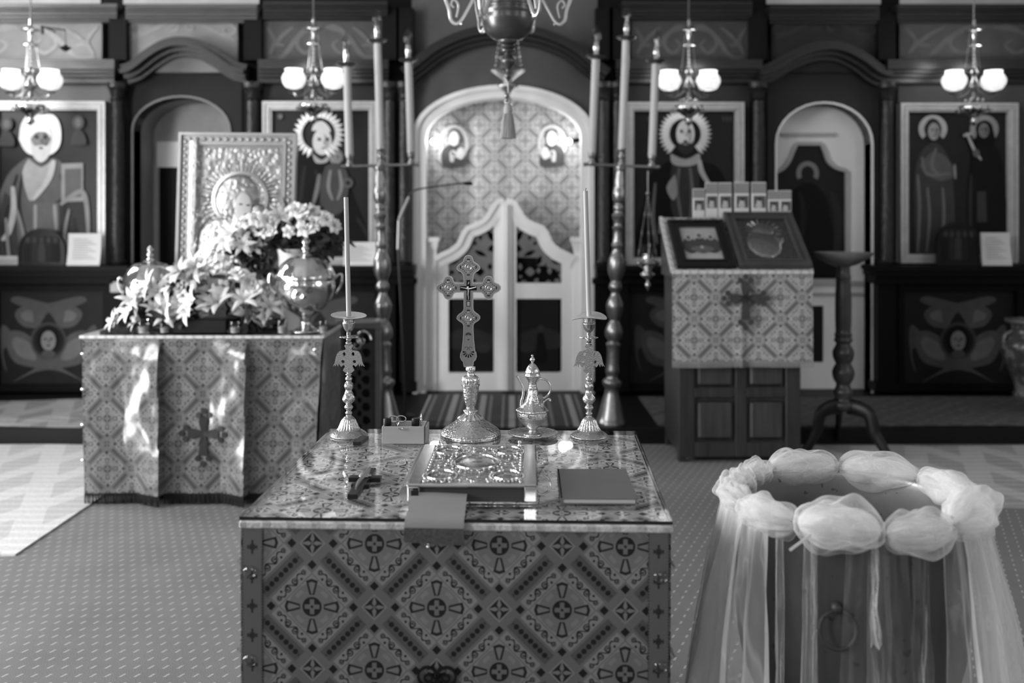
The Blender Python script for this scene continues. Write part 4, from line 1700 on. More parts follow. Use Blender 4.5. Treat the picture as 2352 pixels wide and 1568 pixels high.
M_RUGPALE = rug_mat('pale_woven_rug', 0.42, 0.60, 'lozenge')
rug('pale woven rug on the carpet at left, beside the brocade side table', [(-3.9, 4.22), (-2.13, 4.28), (-2.12, 6.3), (-3.9, 6.34)], 0.0, M_RUGPALE, 0.012, seed=3)
rug('pale woven rug on the carpet at right, behind the font', [(2.0, 4.98), (4.4, 4.96), (4.4, 6.32), (1.85, 6.30)], 0.0, rug_mat('pale_woven_rug_b', 0.28, 0.46, 'lozenge'), 0.012, seed=8)
rug('dark striped runner leading up to the white doors', [(X(950, 6.3), 6.42), (X(1345, 6.3), 6.42), (X(1330, 7.5), 7.55), (X(985, 7.5), 7.55)], PLAT, rug_mat('striped_runner', 0.05, 0.36, 'stripes'), 0.004)
rug('rumpled pale rug on the step at far left', [(-3.9, 6.44), (-2.3, 6.42), (-2.3, 7.3), (-3.9, 7.3)], PLAT, rug_mat('step_rug_left', 0.18, 0.34, 'lozenge'), 0.05, seed=5)
rug('grey patterned mat on the step at right', [(0.95, 6.44), (4.2, 6.46), (4.2, 7.48), (0.95, 7.46)], PLAT, rug_mat('step_rug_right', 0.07, 0.13, 'mottled'), 0.006, seed=2)

# dark pendant on a bracket by the bishop icon
Yq = 7.42
t = thing('bracket_pendant', 'small dark pendant hanging from a thin bracket above the bishop icon', 'pendant', W(150, 68, Yq))
q = lambda px, py: tuple(W(px, py, Yq) - W(150, 68, Yq))
m = MB()
m.tube([(q(100, 62)[0], 0.2, q(100, 62)[2]), q(100, 62), q(125, 66), q(150, 68)], 0.006, 6)
m.tube([q(96, 60), q(98, 78)], 0.012, 6)
m.obj('bracket', M_BLACK, t)
m = MB()
m.tube([q(150, 68), q(151, 104)], 0.003, 5)
m.lathe([(0.0, -0.165), (0.02, -0.155), (0.045, -0.135), (0.012, -0.12), (0.004, -0.11)], 14)
m.obj('pendant_cup', M_BLACK, t)


# ================================================================== SIDE TABLE AT LEFT
TZ = 0.85
tx0, tx1, ty0, ty1 = X(187, 5.08), X(742, 5.08), 5.08, 5.58
tcx = (tx0 + tx1) / 2
T = thing('side_table', 'wide side table at left, fully covered in patterned brocade under clear plastic', 'table', (tcx, (ty0 + ty1) / 2, 0))
loc = Vector(T.location)
M_BRO_L = brocade('brocade_side_table', 0.004, 0.15, 0.42, coat=1.0, coat_rough=0.16, sheen=0.2, bump=0.1)
w2, d2 = (tx1 - tx0) / 2, (ty1 - ty0) / 2
m = MB()
m.box(-w2 + 0.02, -d2 + 0.05, 0.05, w2 - 0.02, d2 - 0.02, TZ - 0.012)
m.obj('table_body', M_BLACK, T, smooth=0)
m = MB()
m.grid(10, 6, lambda u, v: ((u - 0.5) * 2 * w2, (v - 0.5) * 2 * d2, TZ - 0.006), lambda u, v: (u * 2 * w2, v * 2 * d2))
m.obj('cloth_top', M_BRO_L, T, smooth=60, uv=True)
CR = [(-0.02, 0.035), ((368 - 187) / 555, 0.066), ((570 - 187) / 555, 0.070), (1.02, 0.045)]


def pleat(u, v):
    """toward-the-viewer swing of the hanging cloth; v 0 bottom .. 1 top"""
    y = 0.0
    uu = u - 0.02 * (1 - v)
    for k in range(1, len(CR)):
        a, b_ = CR[k - 1][0], CR[k][0]
        if a <= uu < b_:
            s = (uu - a) / (b_ - a)
            st = 0.40 + 0.25 * (1 - v) + 0.12 * noise.noise(Vector((v * 5, k * 3.7, 0)))
            y = CR[k][1] * max(0.0, (s - st) / (1 - st)) * (0.55 + 0.45 * (1 - v))
            break
    y += 0.014 * noise.noise(Vector((u * 7, v * 4, 0.3))) + 0.004 * noise.noise(Vector((u * 22, v * 14, 1.3)))
    return y * min(1.0, (1 - v) * 9)


def front(u, v):
    return ((u - 0.5) * 2 * w2 + 0.09 * (1 - v) * (0.5 - u) * 0.9 * 0.9, -d2 - pleat(u, v) - 0.05 * (1 - v), 0.055 + v * (TZ - 0.06))


m = MB()
m.grid(150, 34, front, lambda u, v: (u * 2 * w2, v * 0.79))
m.obj('cloth_front', M_BRO_L, T, smooth=60, uv=True)
for s in (-1, 1):
    m = MB()
    m.grid(20, 10, lambda u, v: (s * (w2 + 0.004 + 0.01 * math.sin(u * 9) * (1 - v)) - s * 0.04 * (1 - v) * (1 - u), (u - 0.5) * 2 * d2, 0.055 + v * (TZ - 0.06)), lambda u, v: (u * 2 * d2 + 0.05, v * 0.79))
    m.obj('cloth_side', M_BRO_L, T, smooth=60, uv=True)
m = MB()
n = 300
for k in range(n):
    u = (k + 0.5) / n
    p = front(u, 0.0)
    m.tube([(p[0], p[1], p[2] + 0.004), (p[0] + 0.004 * math.sin(k * 2.3), p[1] - 0.004 * math.sin(k * 1.1), p[2] - 0.048)], 0.0022, 4)
m.obj('fringe', grey('dark_fringe', 0.015, 0.7, var=0.5), T, kind='stuff')
m = MB()
m.bev(-w2 - 0.008, -d2 - 0.012, TZ - 0.016, w2 + 0.008, -d2 + 0.004, TZ + 0.001, 0.003)
m.bev(w2 - 0.008, -d2, TZ - 0.016, w2 + 0.010, d2, TZ + 0.001, 0.003)
m.bev(-w2 - 0.010, -d2, TZ - 0.016, -w2 + 0.008, d2, TZ + 0.001, 0.003)


def braid_mat():
    mt, nt, b = new_mat('pale_braid')
    x, y, z, vec = coords(nt)
    c = cen((x + y) / 0.05)
    n = noise_node(nt, vec, 140.0, 2.0)
    e = ((c.abs() < 0.18) * -0.14 + 0.5) * (n * 0.9 + 0.55)
    nt.links.new(rgb(nt, e), b.inputs['Base Color'])
    b.inputs['Roughness'].default_value = 0.35
    add_bump(nt, b, n, 0.6, 0.003)
    return mt


M_BRAID = braid_mat()
m.obj('edge_braid', M_BRAID, T, smooth=30)
m = MB()
m.box(-w2, -d2, TZ - 0.004, w2, d2, TZ)
m.obj('plastic_sheet', glassy('clear_plastic', 0.95, 1.45, 0.03), T, smooth=0)
# ribbon border low on the cloth and the clips at the right corner
for zz in (0.78, 0.60, 0.42, 0.24):
    m = MB()
    m.ball((w2 - 0.035, -d2 - 0.028, zz), 0.011, 10, 8, (1, 0.5, 1))
    m.obj('clip', M_SILVER, T)
    m = MB()
    m.ball((-w2 + 0.02, -d2 - 0.028, zz - 0.02), 0.010, 10, 8, (1.4, 0.5, 0.7))
    m.obj('clip', M_SILVER, T)


def orthodox_cross(m, cx, cz, s, y0, y1):
    """budded cross appliqué"""
    for a in (0, 90, 180, 270):
        L = 1.0 if a != 270 else 1.35
        ca, sa = math.cos(R(a)), math.sin(R(a))
        f = lambda u, v: (cx + s * (u * ca - v * sa), cz + s * (u * sa + v * ca))
        m.prism([f(0.1, -0.1), f(L * 0.7, -0.22), f(L * 0.72, 0.0), f(L * 0.7, 0.22), f(0.1, 0.1)], y0, y1)
        for (bu, bv) in ((0.8, 0.24), (0.8, -0.24), (0.98, 0)):
            m.prism([(f(bu * L, bv)[0] + s * 0.13 * math.cos(2 * PI * i / 10), f(bu * L, bv)[1] + s * 0.13 * math.sin(2 * PI * i / 10)) for i in range(10)], y0, y1)
    for k in range(8):
        a = R(22.5 + 45 * k)
        m.prism([(cx + s * 0.08 * math.cos(a + 1.5), cz + s * 0.08 * math.sin(a + 1.5)), (cx + s * 0.62 * math.cos(a), cz + s * 0.62 * math.sin(a)), (cx + s * 0.08 * math.cos(a - 1.5), cz + s * 0.08 * math.sin(a - 1.5))], y0, y1)


m = MB()
pcx, pcz = X(468, 5.05) - tcx, Z(995, 5.05)
orthodox_cross(m, pcx, pcz, 0.115, -0.007, -0.003)
for p in m.v:
    p.y += front(p.x / (2 * w2) + 0.5, (p.z - 0.055) / (TZ - 0.06))[1]
m.obj('sewn_cross', grey('dark_applique', 0.015, 0.5, var=0.4), T, smooth=0)

# things standing on it ------------------------------------------------------------
YT = 5.50
# big embossed icon in a frame
fw, fh = 0.655, 1.03
T2 = thing('embossed_icon', 'large embossed silver icon in a pale frame standing on the brocade side table', 'icon', (X(534, YT), YT, TZ + 0.001), (R(-3), R(0.6), 0))
m = MB()
m.box(-fw / 2 + 0.05, 0.0, 0.0, fw / 2 - 0.05, 0.07, 0.045)
m.box(-0.15, 0.02, 0.0, 0.15, 0.14, 0.03)
m.obj('foot', M_DARKWOOD, T2, smooth=0)
z0 = 0.045
m = MB()
for (a, b_, y) in ((0, 0.016, -0.005), (0.016, 0.055, 0.012), (0.055, 0.068, 0.0), (0.068, 0.085, 0.016)):
    for (x0, zz0, x1, zz1) in ((-fw / 2 + a, z0 + fh - b_, fw / 2 - a, z0 + fh - a), (-fw / 2 + a, z0 + a, fw / 2 - a, z0 + b_), (-fw / 2 + a, z0 + b_, -fw / 2 + b_, z0 + fh - b_), (fw / 2 - b_, z0 + b_, fw / 2 - a, z0 + fh - b_)):
        m.box(x0, y, zz0, x1, 0.05, zz1)
m.obj('frame', grey('champagne_frame', 0.30, 0.35, metal=0.4, var=0.2), T2, smooth=0)
m = MB()
for k in range(24):
    zz = z0 + 0.05 + k * (fh - 0.1) / 23
    for s in (-1, 1):
        m.ball((s * (fw / 2 - 0.036), 0.010, zz), 0.011, 8, 6, (1, 0.7, 1.3))
for k in range(14):
    m.ball((-fw / 2 + 0.06 + k * (fw - 0.12) / 13, 0.010, z0 + fh - 0.036), 0.011, 8, 6, (1.3, 0.7, 1))
m.obj('frame_studs', grey('champagne_frame', 0.40), T2, kind='stuff')
m = MB()
m.box(-fw / 2 + 0.08, 0.022, z0 + 0.08, fw / 2 - 0.08, 0.045, z0 + fh - 0.08)
m.obj('embossed_plate', chased('embossed_silver', 0.36, 0.36, 38.0, 0.9, 0.008), T2, smooth=0)
hx, hz = 0.02, z0 + 0.66
m = MB()
for k in range(34):
    a = R(-25 + 230 * k / 33)
    d = R(2.6)
    r0, r1 = 0.15, 0.235 if k % 2 else 0.215
    m.add([(hx + r0 * math.cos(a - d), 0.022, hz + r0 * math.sin(a - d)), (hx + r1 * math.cos(a), 0.018, hz + r1 * math.sin(a)), (hx + r0 * math.cos(a + d), 0.022, hz + r0 * math.sin(a + d)), (hx + r0 * math.cos(a), 0.010, hz + r0 * math.sin(a))], [(0, 3, 1), (3, 2, 1)])
m.lathe([(0.15, 0.0), (0.158, -0.010), (0.14, -0.012), (0.135, 0.0)], 40, (hx, 0.022, hz), ax='y', cap=False)
m.obj('ray_halo', grey('embossed_edge', 0.6, 0.28, metal=1.0), T2)
m = MB()
m.ball((hx - 0.015, 0.022, hz + 0.0), 0.125, 20, 12, (1, 0.13, 1.15))
m.ball((hx - 0.06, 0.022, hz - 0.33), 0.22, 20, 12, (0.95, 0.12, 1.2))
m.ball((hx + 0.12, 0.022, hz - 0.27), 0.12, 20, 12, (0.8, 0.25, 1.3))
m.ball((hx + 0.10, 0.018, hz - 0.085), 0.062, 16, 10, (1, 0.35, 1))
m.obj('embossed_robes', chased('embossed_silver', 0.55), T2)
Pf = MB()
Pf.tone = 0.5
Pf.ball((hx + 0.025, -0.004, hz - 0.045), 0.06, 18, 10, (0.8, 0.12, 1.35))
Pf.tone = 0.42
Pf.ball((hx + 0.105, -0.006, hz - 0.105), 0.036, 14, 8, (0.9, 0.15, 1.2))
Pf.tone = 0.04
for (ex, ez, s) in ((0.012, -0.03, 1), (0.052, -0.035, 1), (0.095, -0.1, 0.6), (0.117, -0.1, 0.6)):
    Pf.ball((hx + ex, -0.012, hz + ez), 0.009 * s, 8, 6, (1.2, 0.2, 0.5))
Pf.ball((hx + 0.040, -0.012, hz - 0.085), 0.008, 8, 6, (1.2, 0.2, 0.4))
Pf.obj('painted_faces', painted('face_paint', 0.35), T2, tone=True)
m = MB()
m.box(-fw / 2 + 0.068, 0.002, z0 + 0.068, fw / 2 - 0.068, 0.004, z0 + fh - 0.068)
m.obj('glass_pane', glassy('icon_glass', 0.96, 1.45, 0.02), T2, smooth=0)

# string of pearls hanging in front of the icon
m = MB()
rng = random.Random(4)
for k in range(74):
    zz_ = z0 + fh - 0.055 - k * 0.0108
    for sx_ in (-1, 0, 1):
        m.ball((-fw / 2 + 0.090 + sx_ * 0.011 + rng.uniform(-0.002, 0.002), -0.016 - 0.004 * (1 - abs(sx_)) + rng.uniform(-0.002, 0.002), zz_), 0.0082, 7, 5)
m.tube([(-fw / 2 + 0.09, -0.012, z0 + fh - 0.05), (-fw / 2 + 0.09, 0.002, z0 + fh - 0.03)], 0.003, 5)
o = m.obj('pearl_string', grey('pearl', 0.85, 0.2, var=0.05, coat=0.5), T2, kind='stuff')


# flowers -------------------------------------------------------------------------
def petal(m, ang, tilt, L, wd, curl, n=6, base=0.004, twist=0.0):
    ca, sa = math.cos(ang), math.sin(ang)

    def fn(u, v):
        s = v
        w = wd * (math.sin(PI * min(1, s * 0.92 + 0.06)) ** 0.75) * (1 - 0.25 * s)
        a = tilt + curl * s * s
        r = base + L * (s * math.sin(tilt) + 0.5 * curl * s * s * math.cos(tilt) * s)
        h = L * (s * math.cos(tilt) - 0.5 * curl * s * s * math.sin(tilt) * s)
        q = (u - 0.5) * 2
        off = -0.25 * w * (1 - q * q)
        rr = r + off * math.cos(a)
        hh = h - off * math.sin(a)
        x, y = rr, q * w
        return (x * ca - y * sa, x * sa + y * ca, hh)
    m.grid(4, n, fn)


def lily_mesh(seed):
    rng = random.Random(seed)
    m = MB()
    op = rng.uniform(0.5, 0.85)
    for k in range(6):
        petal(m, 2 * PI * k / 6 + rng.uniform(-0.1, 0.1), op + rng.uniform(-0.1, 0.1), 0.075, 0.019 if k % 2 else 0.015, rng.uniform(0.7, 1.2))
    for k in range(5):
        a = 2 * PI * k / 5
        m.tube([(0, 0, 0.01), (0.012 * math.cos(a), 0.012 * math.sin(a), 0.05)], 0.0012, 4)
    return m


def rose_mesh(seed):
    rng = random.Random(seed)
    m = MB()
    for ring, (n, tl, L, wd, cu) in enumerate(((3, 0.05, 0.036, 0.014, 0.1), (4, 0.22, 0.040, 0.019, 0.25), (5, 0.5, 0.044, 0.023, 0.5), (6, 0.85, 0.046, 0.025, 0.9))):
        for k in range(n):
            petal(m, 2 * PI * k / n + ring * 0.6 + rng.uniform(-0.15, 0.15), tl, L, wd, cu, 5, 0.003)
    return m


M_PETAL = grey('white_petals', 0.72, 0.55, var=0.12, scale=25)
M_PETALG = grey('blush_petals', 0.48, 0.55, var=0.2, scale=25)
M_LEAF = grey('dark_foliage', 0.035, 0.45, var=0.7, scale=20)
BL = []
for k in range(4):
    BL.append((lily_mesh(k), 'lily'))
for k in range(3):
    BL.append((rose_mesh(20 + k), 'rose'))
_proto = {}


def blossom(parent, p, toward, size, kind, mat, idx):
    key = (kind, idx % 3, mat.name)
    nm = 'lily_blossom' if kind == 'lily' else 'rose_blossom'
    if key not in _proto:
        mb = lily_mesh(idx % 3) if kind == 'lily' else rose_mesh(20 + idx % 3)
        o = mb.obj(nm, mat, parent, smooth=70)
        _proto[key] = o.data
    else:
        o = bpy.data.objects.new(nm, _proto[key])
        COL.objects.link(o)
        o.parent = parent
    q = Vector(toward).normalized().to_track_quat('Z', 'Y')
    o.rotation_mode = 'QUATERNION'
    o.rotation_quaternion = q
    o.location = p
    o.scale = (size, size, size)
    return o


def foliage(parent, centres, n, seed, L=0.09, mat=M_LEAF):
    rng = random.Random(seed)
    m = MB()
    for k in range(n):
        c = Vector(rng.choice(centres)) + Vector((rng.gauss(0, 0.03), rng.gauss(0, 0.025), rng.gauss(0, 0.025)))
        d = Vector((rng.gauss(0, 1), rng.gauss(-0.3, 0.8), rng.gauss(0.1, 0.8))).normalized()
        sd = d.cross(Vector((rng.gauss(0, 1), rng.gauss(0, 1), rng.gauss(0, 1)))).normalized()
        nn = d.cross(sd)
        ll = L * rng.uniform(0.5, 1.1)
        ww = ll * rng.uniform(0.13, 0.24)
        m.grid(2, 4, lambda u, v: c + d * (ll * v) + sd * ((u - 0.5) * 2 * ww * math.sin(PI * (0.05 + 0.95 * v)) ** 0.8) + nn * (0.25 * ll * v * v + 0.15 * ww * abs(u - 0.5)))
    for p in m.v:
        p.z = max(p.z, 0.004)
    return m.obj('foliage', mat, parent, smooth=60, kind='stuff')


def bouquet(T_, pts, Y0, seed, base, mat_choice):
    rng = random.Random(seed)
    cs = []
    for i, (px, py, kind, sz) in enumerate(pts):
        y = Y0 + rng.uniform(-0.05, 0.05)
        p = W(px, py, y) - Vector(T_.location)
        tw = Vector((rng.uniform(-0.7, 0.7) + (px - base[0]) * 0.004, -1.0 + rng.uniform(-0.2, 0.5), rng.uniform(0.0, 0.9)))
        blossom(T_, p, tw, sz, kind, mat_choice(i, rng), i)
        cs.append(p + Vector((0, 0.03, -0.015)))
    return cs


YFL = 5.20
TF = thing('flower_trough', 'low arrangement of pale lilies and roses in a black trough on the brocade side table', 'flowers', (X(466, YFL), YFL, TZ + 0.001))
m = MB()
m.bev(-0.14, -0.06, 0.0, 0.14, 0.06, 0.075, 0.006)
m.obj('trough', M_BLACK, TF, smooth=0)
pts = [(262, 738, 'lily', 0.8), (278, 730, 'lily', 0.8), (298, 716, 'lily', 1.0), (302, 690, 'lily', 1.0), (325, 688, 'lily', 1.05), (345, 655, 'lily', 1.1), (362, 672, 'lily', 1.1), (352, 712, 'lily', 1.0), (385, 700, 'lily', 1.1), (378, 728, 'lily', 1.1),
       (322, 735, 'lily', 0.9), (395, 655, 'lily', 1.1), (416, 625, 'lily', 1.2), (420, 665, 'rose', 1.1), (440, 640, 'lily', 1.3), (452, 612, 'lily', 1.2), (462, 660, 'rose', 1.1), (410, 690, 'rose', 1.1), (430, 715, 'lily', 1.1), (446, 690, 'lily', 1.2),
       (475, 700, 'rose', 1.2), (470, 628, 'rose', 1.0), (505, 700, 'lily', 1.5), (490, 665, 'lily', 1.2), (512, 640, 'rose', 1.0), (528, 665, 'lily', 1.5), (545, 632, 'rose', 1.0), (565, 645, 'rose', 1.2), (585, 660, 'rose', 1.1), (560, 690, 'lily', 1.3),
       (575, 715, 'lily', 1.2), (600, 690, 'lily', 1.2), (618, 705, 'lily', 1.1), (606, 735, 'rose', 1.1), (540, 705, 'rose', 1.0), (455, 735, 'lily', 1.0)]
cs = bouquet(TF, pts, YFL, 11, (466, 700), lambda i, r: M_PETALG if r.random() < 0.25 else M_PETAL)
foliage(TF, cs, 150, 5, 0.08)
foliage(TF, [W(px, 738, YFL) - Vector(TF.location) for px in (330, 400, 430, 520, 560, 610)], 70, 6, 0.10)

YV = 5.40
TV = thing('flower_vase', 'white vase with white roses, lilies and dark foliage beside the embossed icon', 'flowers', (X(668, YV), YV, TZ + 0.001))
m = MB()
pr = [(0.05, 0.0), (0.052, 0.01), (0.055, 0.15), (0.068, 0.38), (0.075, 0.42), (0.070, 0.42), (0.05, 0.30)]
m.lathe(smooth_prof(pr, 3), 28)
m.obj('vase', grey('white_ceramic', 0.7, 0.25, var=0.03), TV)
pts = [(520, 552, 'lily', 1.0), (534, 538, 'lily', 1.1), (548, 525, 'lily', 1.1), (570, 512, 'rose', 1.1), (590, 505, 'rose', 1.1), (605, 522, 'rose', 1.3), (612, 505, 'rose', 1.2), (598, 540, 'rose', 1.2), (625, 530, 'rose', 0.9),
       (668, 492, 'rose', 1.0), (682, 485, 'rose', 1.1), (698, 490, 'rose', 1.2), (715, 492, 'rose', 1.2), (732, 500, 'rose', 1.1), (748, 508, 'rose', 1.1), (764, 520, 'rose', 1.0), (700, 508, 'rose', 1.1), (722, 515, 'rose', 1.0), (704, 528, 'rose', 1.2), (664, 532, 'rose', 0.8), (640, 500, 'lily', 1.0), (556, 560, 'lily', 1.0), (585, 565, 'lily', 0.9)]
cs = bouquet(TV, pts, YV, 12, (640, 560), lambda i, r: M_PETAL)
foliage(TV, [c + Vector((0, 0.03, -0.03)) for c in cs], 150, 15, 0.09)
foliage(TV, [W(px, py, YV) - Vector(TV.location) for px, py in ((560, 590), (590, 600), (600, 620), (640, 570), (680, 560), (710, 560), (740, 560), (760, 550), (720, 585), (570, 625), (660, 560))], 170, 16, 0.10)


# silver lidded urns
def urn(label, px, Y, s, tail):
    t = thing('silver_urn', label, 'urn', (X(px, Y), Y, TZ + 0.001), group='silver lidded urns')
    m = MB()
    pr = [(0.075, 0.0), (0.078, 0.01), (0.06, 0.02), (0.03, 0.04), (0.028, 0.07), (0.04, 0.085), (0.09, 0.12), (0.135, 0.18), (0.15, 0.24), (0.145, 0.27), (0.15, 0.275), (0.15, 0.285)]
    m.lathe([(r * s, h * s) for r, h in smooth_prof(pr, 4)], 40)
    m.obj('body', chased('chased_urn', 0.62, 0.15, 30.0, 0.5, 0.008), t)
    m = MB()
    pr = [(0.152, 0.286), (0.148, 0.30), (0.125, 0.345), (0.085, 0.38), (0.05, 0.39), (0.03, 0.40), (0.015, 0.415), (0.022, 0.43), (0.012, 0.445), (0.02, 0.46), (0.008, 0.48), (0.0, 0.49)]
    m.lathe([(r * s, h * s) for r, h in smooth_prof(pr, 4)], 40, flute=lambda r, h, a: r * (1 + 0.03 * math.cos(14 * a)))
    m.obj('lid', chased('chased_urn', 0.75), t)
    for sg in (-1, 1):
        m = MB()
        m.tube([(sg * s * a, 0, s * b_) for a, b_ in spline([(0.14, 0.27), (0.18, 0.30), (0.185, 0.25), (0.155, 0.20)], 5)], 0.007, 8)
        m.obj('handle', M_SILVER, t)
    m = MB()
    m.lathe([(0.03 * s, 0.0), (0.036 * s, -0.008), (0.022 * s, -0.014), (0.012 * s, -0.006)], 16, (0.0, -0.145 * s, 0.20 * s), ax='y')
    m.obj('tap_rosette', M_SILVER, t)
    return t


urn('round silver lidded urn left of the flowers on the side table', 345, 5.38, 0.92, 0)
urn('large silver lidded urn at the right corner of the side table, beside the tall candle', 702, 5.20, 1.02, 0)


def glass_cup(label, px, Y, r, h):
    t = thing('glass_cup', label, 'glass', (X(px, Y), Y, TZ + 0.001), group='small glass cups on the side table')
    m = MB()
    m.lathe([(r * 0.75, 0), (r * 0.95, h * 0.3), (r, h), (r * 0.92, h), (r * 0.86, h * 0.3), (r * 0.6, 0.008), (0, 0.008)], 20, cap=False)
    m.obj('glass', glassy('cut_glass', 0.8), t)
    m = MB()
    m.lathe([(r * 0.7, 0.008), (r * 0.84, h * 0.55), (0, h * 0.58)], 16)
    m.obj('wax', grey('candle_wax', 0.6, 0.5, var=0.05), t)


for i, (px, Y, r, h) in enumerate(((330, 5.13, 0.034, 0.07), (378, 5.14, 0.028, 0.06), (540, 5.13, 0.03, 0.065), (648, 5.12, 0.027, 0.075), (742, 5.13, 0.024, 0.07))):
    glass_cup(('small glass candle cup at the front left of the flowers', 'second small glass cup from the left below the lilies', 'small glass cup right of the black trough', 'small glass cup below the right end of the lilies', 'small glass cup at the right corner of the side table')[i], px, Y, r, h)

# carved openwork stand behind the side table -------------------------------------------
YW = 5.85
T = thing('carved_stand', 'dark carved openwork stand with silver scrolls behind the right end of the side table', 'stand', (X(825, YW), YW, 0))
w = (X(868, YW) - X(782, YW)) / 2
h = Z(740, YW)
holes = []
rng = random.Random(2)
for k in range(9):
    cz = 0.10 + k * (h - 0.2) / 8
    for s in (-1, 1):
        holes.append([(s * w * 0.36 + 0.026 * math.cos(a) * (1.0 + 0.2 * math.sin(3 * a + k)), cz + 0.028 * math.sin(a)) for a in [2 * PI * i / 10 for i in range(10)]])
    if k < 8:
        holes.append([(0.014 * math.cos(a), cz + (h - 0.2) / 16 + 0.02 * math.sin(a)) for a in [2 * PI * i / 8 for i in range(8)]])
plate('openwork_panel', [(-w * 0.8, 0.05), (w * 0.8, 0.05), (w * 0.8, h - 0.04), (-w * 0.8, h - 0.04)], holes, 0.0, 0.02, grey('carved_dark_metal', 0.05, 0.4, var=0.5), T)
for s in (-1, 1):
    m = MB()
    m.bev(s * w - 0.018, -0.012, 0.0, s * w + 0.018, 0.032, h, 0.004)
    m.obj('post', grey('stand_metal', 0.16, 0.3, metal=0.5, var=0.4), T, smooth=30)
m = MB()
m.bev(-w - 0.02, -0.015, h - 0.04, w + 0.02, 0.25, h, 0.005)
m.obj('top_rail', grey('stand_metal', 0.16), T, smooth=30)
m = MB()
m.box(-w, 0.20, 0.0, w, 0.24, h - 0.04)
m.obj('back_panel', M_BLACK, T, smooth=0)
for s, zc in ((1, h - 0.10), (-1, h - 0.13)):
    m = MB()
    sp = [(s * (0.02 + 0.05 * (1 - t_) * math.cos(t_ * 8)), -0.018, zc + 0.055 * (1 - t_) * math.sin(t_ * 8) * 1.1) for t_ in [i / 24 for i in range(25)]]
    m.tube(sp, [0.011 * (1 - 0.6 * i / 24) for i in range(25)], 8)
    m.obj('silver_scroll', M_SILVER, T)


# ================================================================== LECTERN
YE = 5.92
LX0, LX1 = X(1556, YE), X(1836, YE)
lw = (LX1 - LX0) / 2
T = thing('lectern', 'panelled dark wooden lectern with a brocade cloth over its sloping top', 'lectern', ((LX0 + LX1) / 2, YE + 0.24, 0), (0, 0, R(1.0)))
LB = grey('lectern_wood', 0.028, 0.4, var=0.7, scale=10, stretch=(4, 4, 0.35), spec=0.35)
HL = 1.10
yf = -0.24
m = MB()
m.box(-lw, yf, 0.06, lw, 0.24, HL)
m.obj('cabinet_body', LB, T, smooth=0)
for (sx, sy) in ((-1, -1), (1, -1), (-1, 1), (1, 1)):
    m = MB()
    m.bev(sx * lw - (0.045 if sx > 0 else 0), sy * 0.24 - (0.045 if sy > 0 else 0), 0.0, sx * lw + (0.045 if sx < 0 else 0), sy * 0.24 + (0.045 if sy < 0 else 0), 0.06, 0.006)
    m.obj('foot', LB, T, smooth=0)
zz = lambda py: Z(py, YE)
for nm, (a, c, d, e) in (('stile', (1556, 622, 1592, 1048)), ('stile', (1686, 622, 1712, 1048)), ('stile', (1802, 622, 1836, 1048))):
    m = MB()
    m.bev(X(a, YE) - T.location.x, yf - 0.02, zz(e), X(d, YE) - T.location.x, yf + 0.001, zz(c), 0.004)
    m.obj(nm, LB, T, smooth=0)
for (a, c, d, e) in ((1592, 888, 1686, 912), (1712, 888, 1802, 912), (1592, 1014, 1686, 1048), (1712, 1014, 1802, 1048)):
    m = MB()
    m.bev(X(a, YE) - T.location.x, yf - 0.019, zz(e), X(d, YE) - T.location.x, yf + 0.001, zz(c), 0.004)
    m.obj('rail', LB, T, smooth=0)
LP = grey('lectern_panel_wood', 0.040, 0.4, var=0.7, scale=10, stretch=(4, 4, 0.35), spec=0.35)
for (a, c, d, e) in ((1600, 640, 1680, 884), (1720, 640, 1796, 884), (1600, 920, 1680, 1006), (1720, 920, 1796, 1006)):
    m = MB()
    m.bev(X(a, YE) - T.location.x, yf - 0.026, zz(e), X(d, YE) - T.location.x, yf + 0.001, zz(c), 0.012)
    m.obj('raised_panel', LP, T, smooth=0)
# sloping top
zf, zbk, dtop = Z(622, YE - 0.08), Z(500, 6.24), 0.44
yF, yBk = yf - 0.08, yf + 0.34
ow_ = lw + 0.045
m = MB()
m.add([(-ow_, yF, zf - 0.04), (ow_, yF, zf - 0.04), (ow_, yBk, zf - 0.04), (-ow_, yBk, zf - 0.04), (-ow_, yF, zf - 0.008), (ow_, yF, zf - 0.008), (ow_, yBk, zbk - 0.008), (-ow_, yBk, zbk - 0.008)],
      [(0, 3, 2, 1), (4, 5, 6, 7), (0, 1, 5, 4), (1, 2, 6, 5), (2, 3, 7, 6), (3, 0, 4, 7)])
m.box(-ow_, yBk, zbk - 0.10, ow_, yBk + 0.10, zbk - 0.03)
m.box(-lw, yBk - 0.12, HL - 0.02, lw, yBk + 0.10, zbk - 0.06)
m.obj('sloping_top', LB, T, smooth=0)
M_BRO_P = brocade('brocade_lectern', 0.03, 0.40, 0.45, coat=0.15, coat_rough=0.25, sheen=0.2, bump=0.1)
m = MB()
sl = math.hypot(yBk - yF, zbk - zf)
m.grid(24, 16, lambda u, v: ((u - 0.5) * 2 * (ow_ + 0.006), yF - 0.004 + (yBk - yF) * v, zf + (zbk - zf) * v + 0.002), lambda u, v: (u * 2 * ow_, 0.54 + v * sl))
m.grid(60, 30, lambda u, v: ((u - 0.5) * 2 * (ow_ + 0.006), yF - 0.008 - 0.012 * math.sin(u * 9) * (1 - v) - 0.02 * math.exp(-((u - 0.49) / 0.03) ** 2) * (1 - v), zf - 0.53 + v * 0.53), lambda u, v: (u * 2 * ow_, v * 0.53))
lc = m.obj('brocade_cloth', M_BRO_P, T, smooth=60, uv=True)
m = MB()
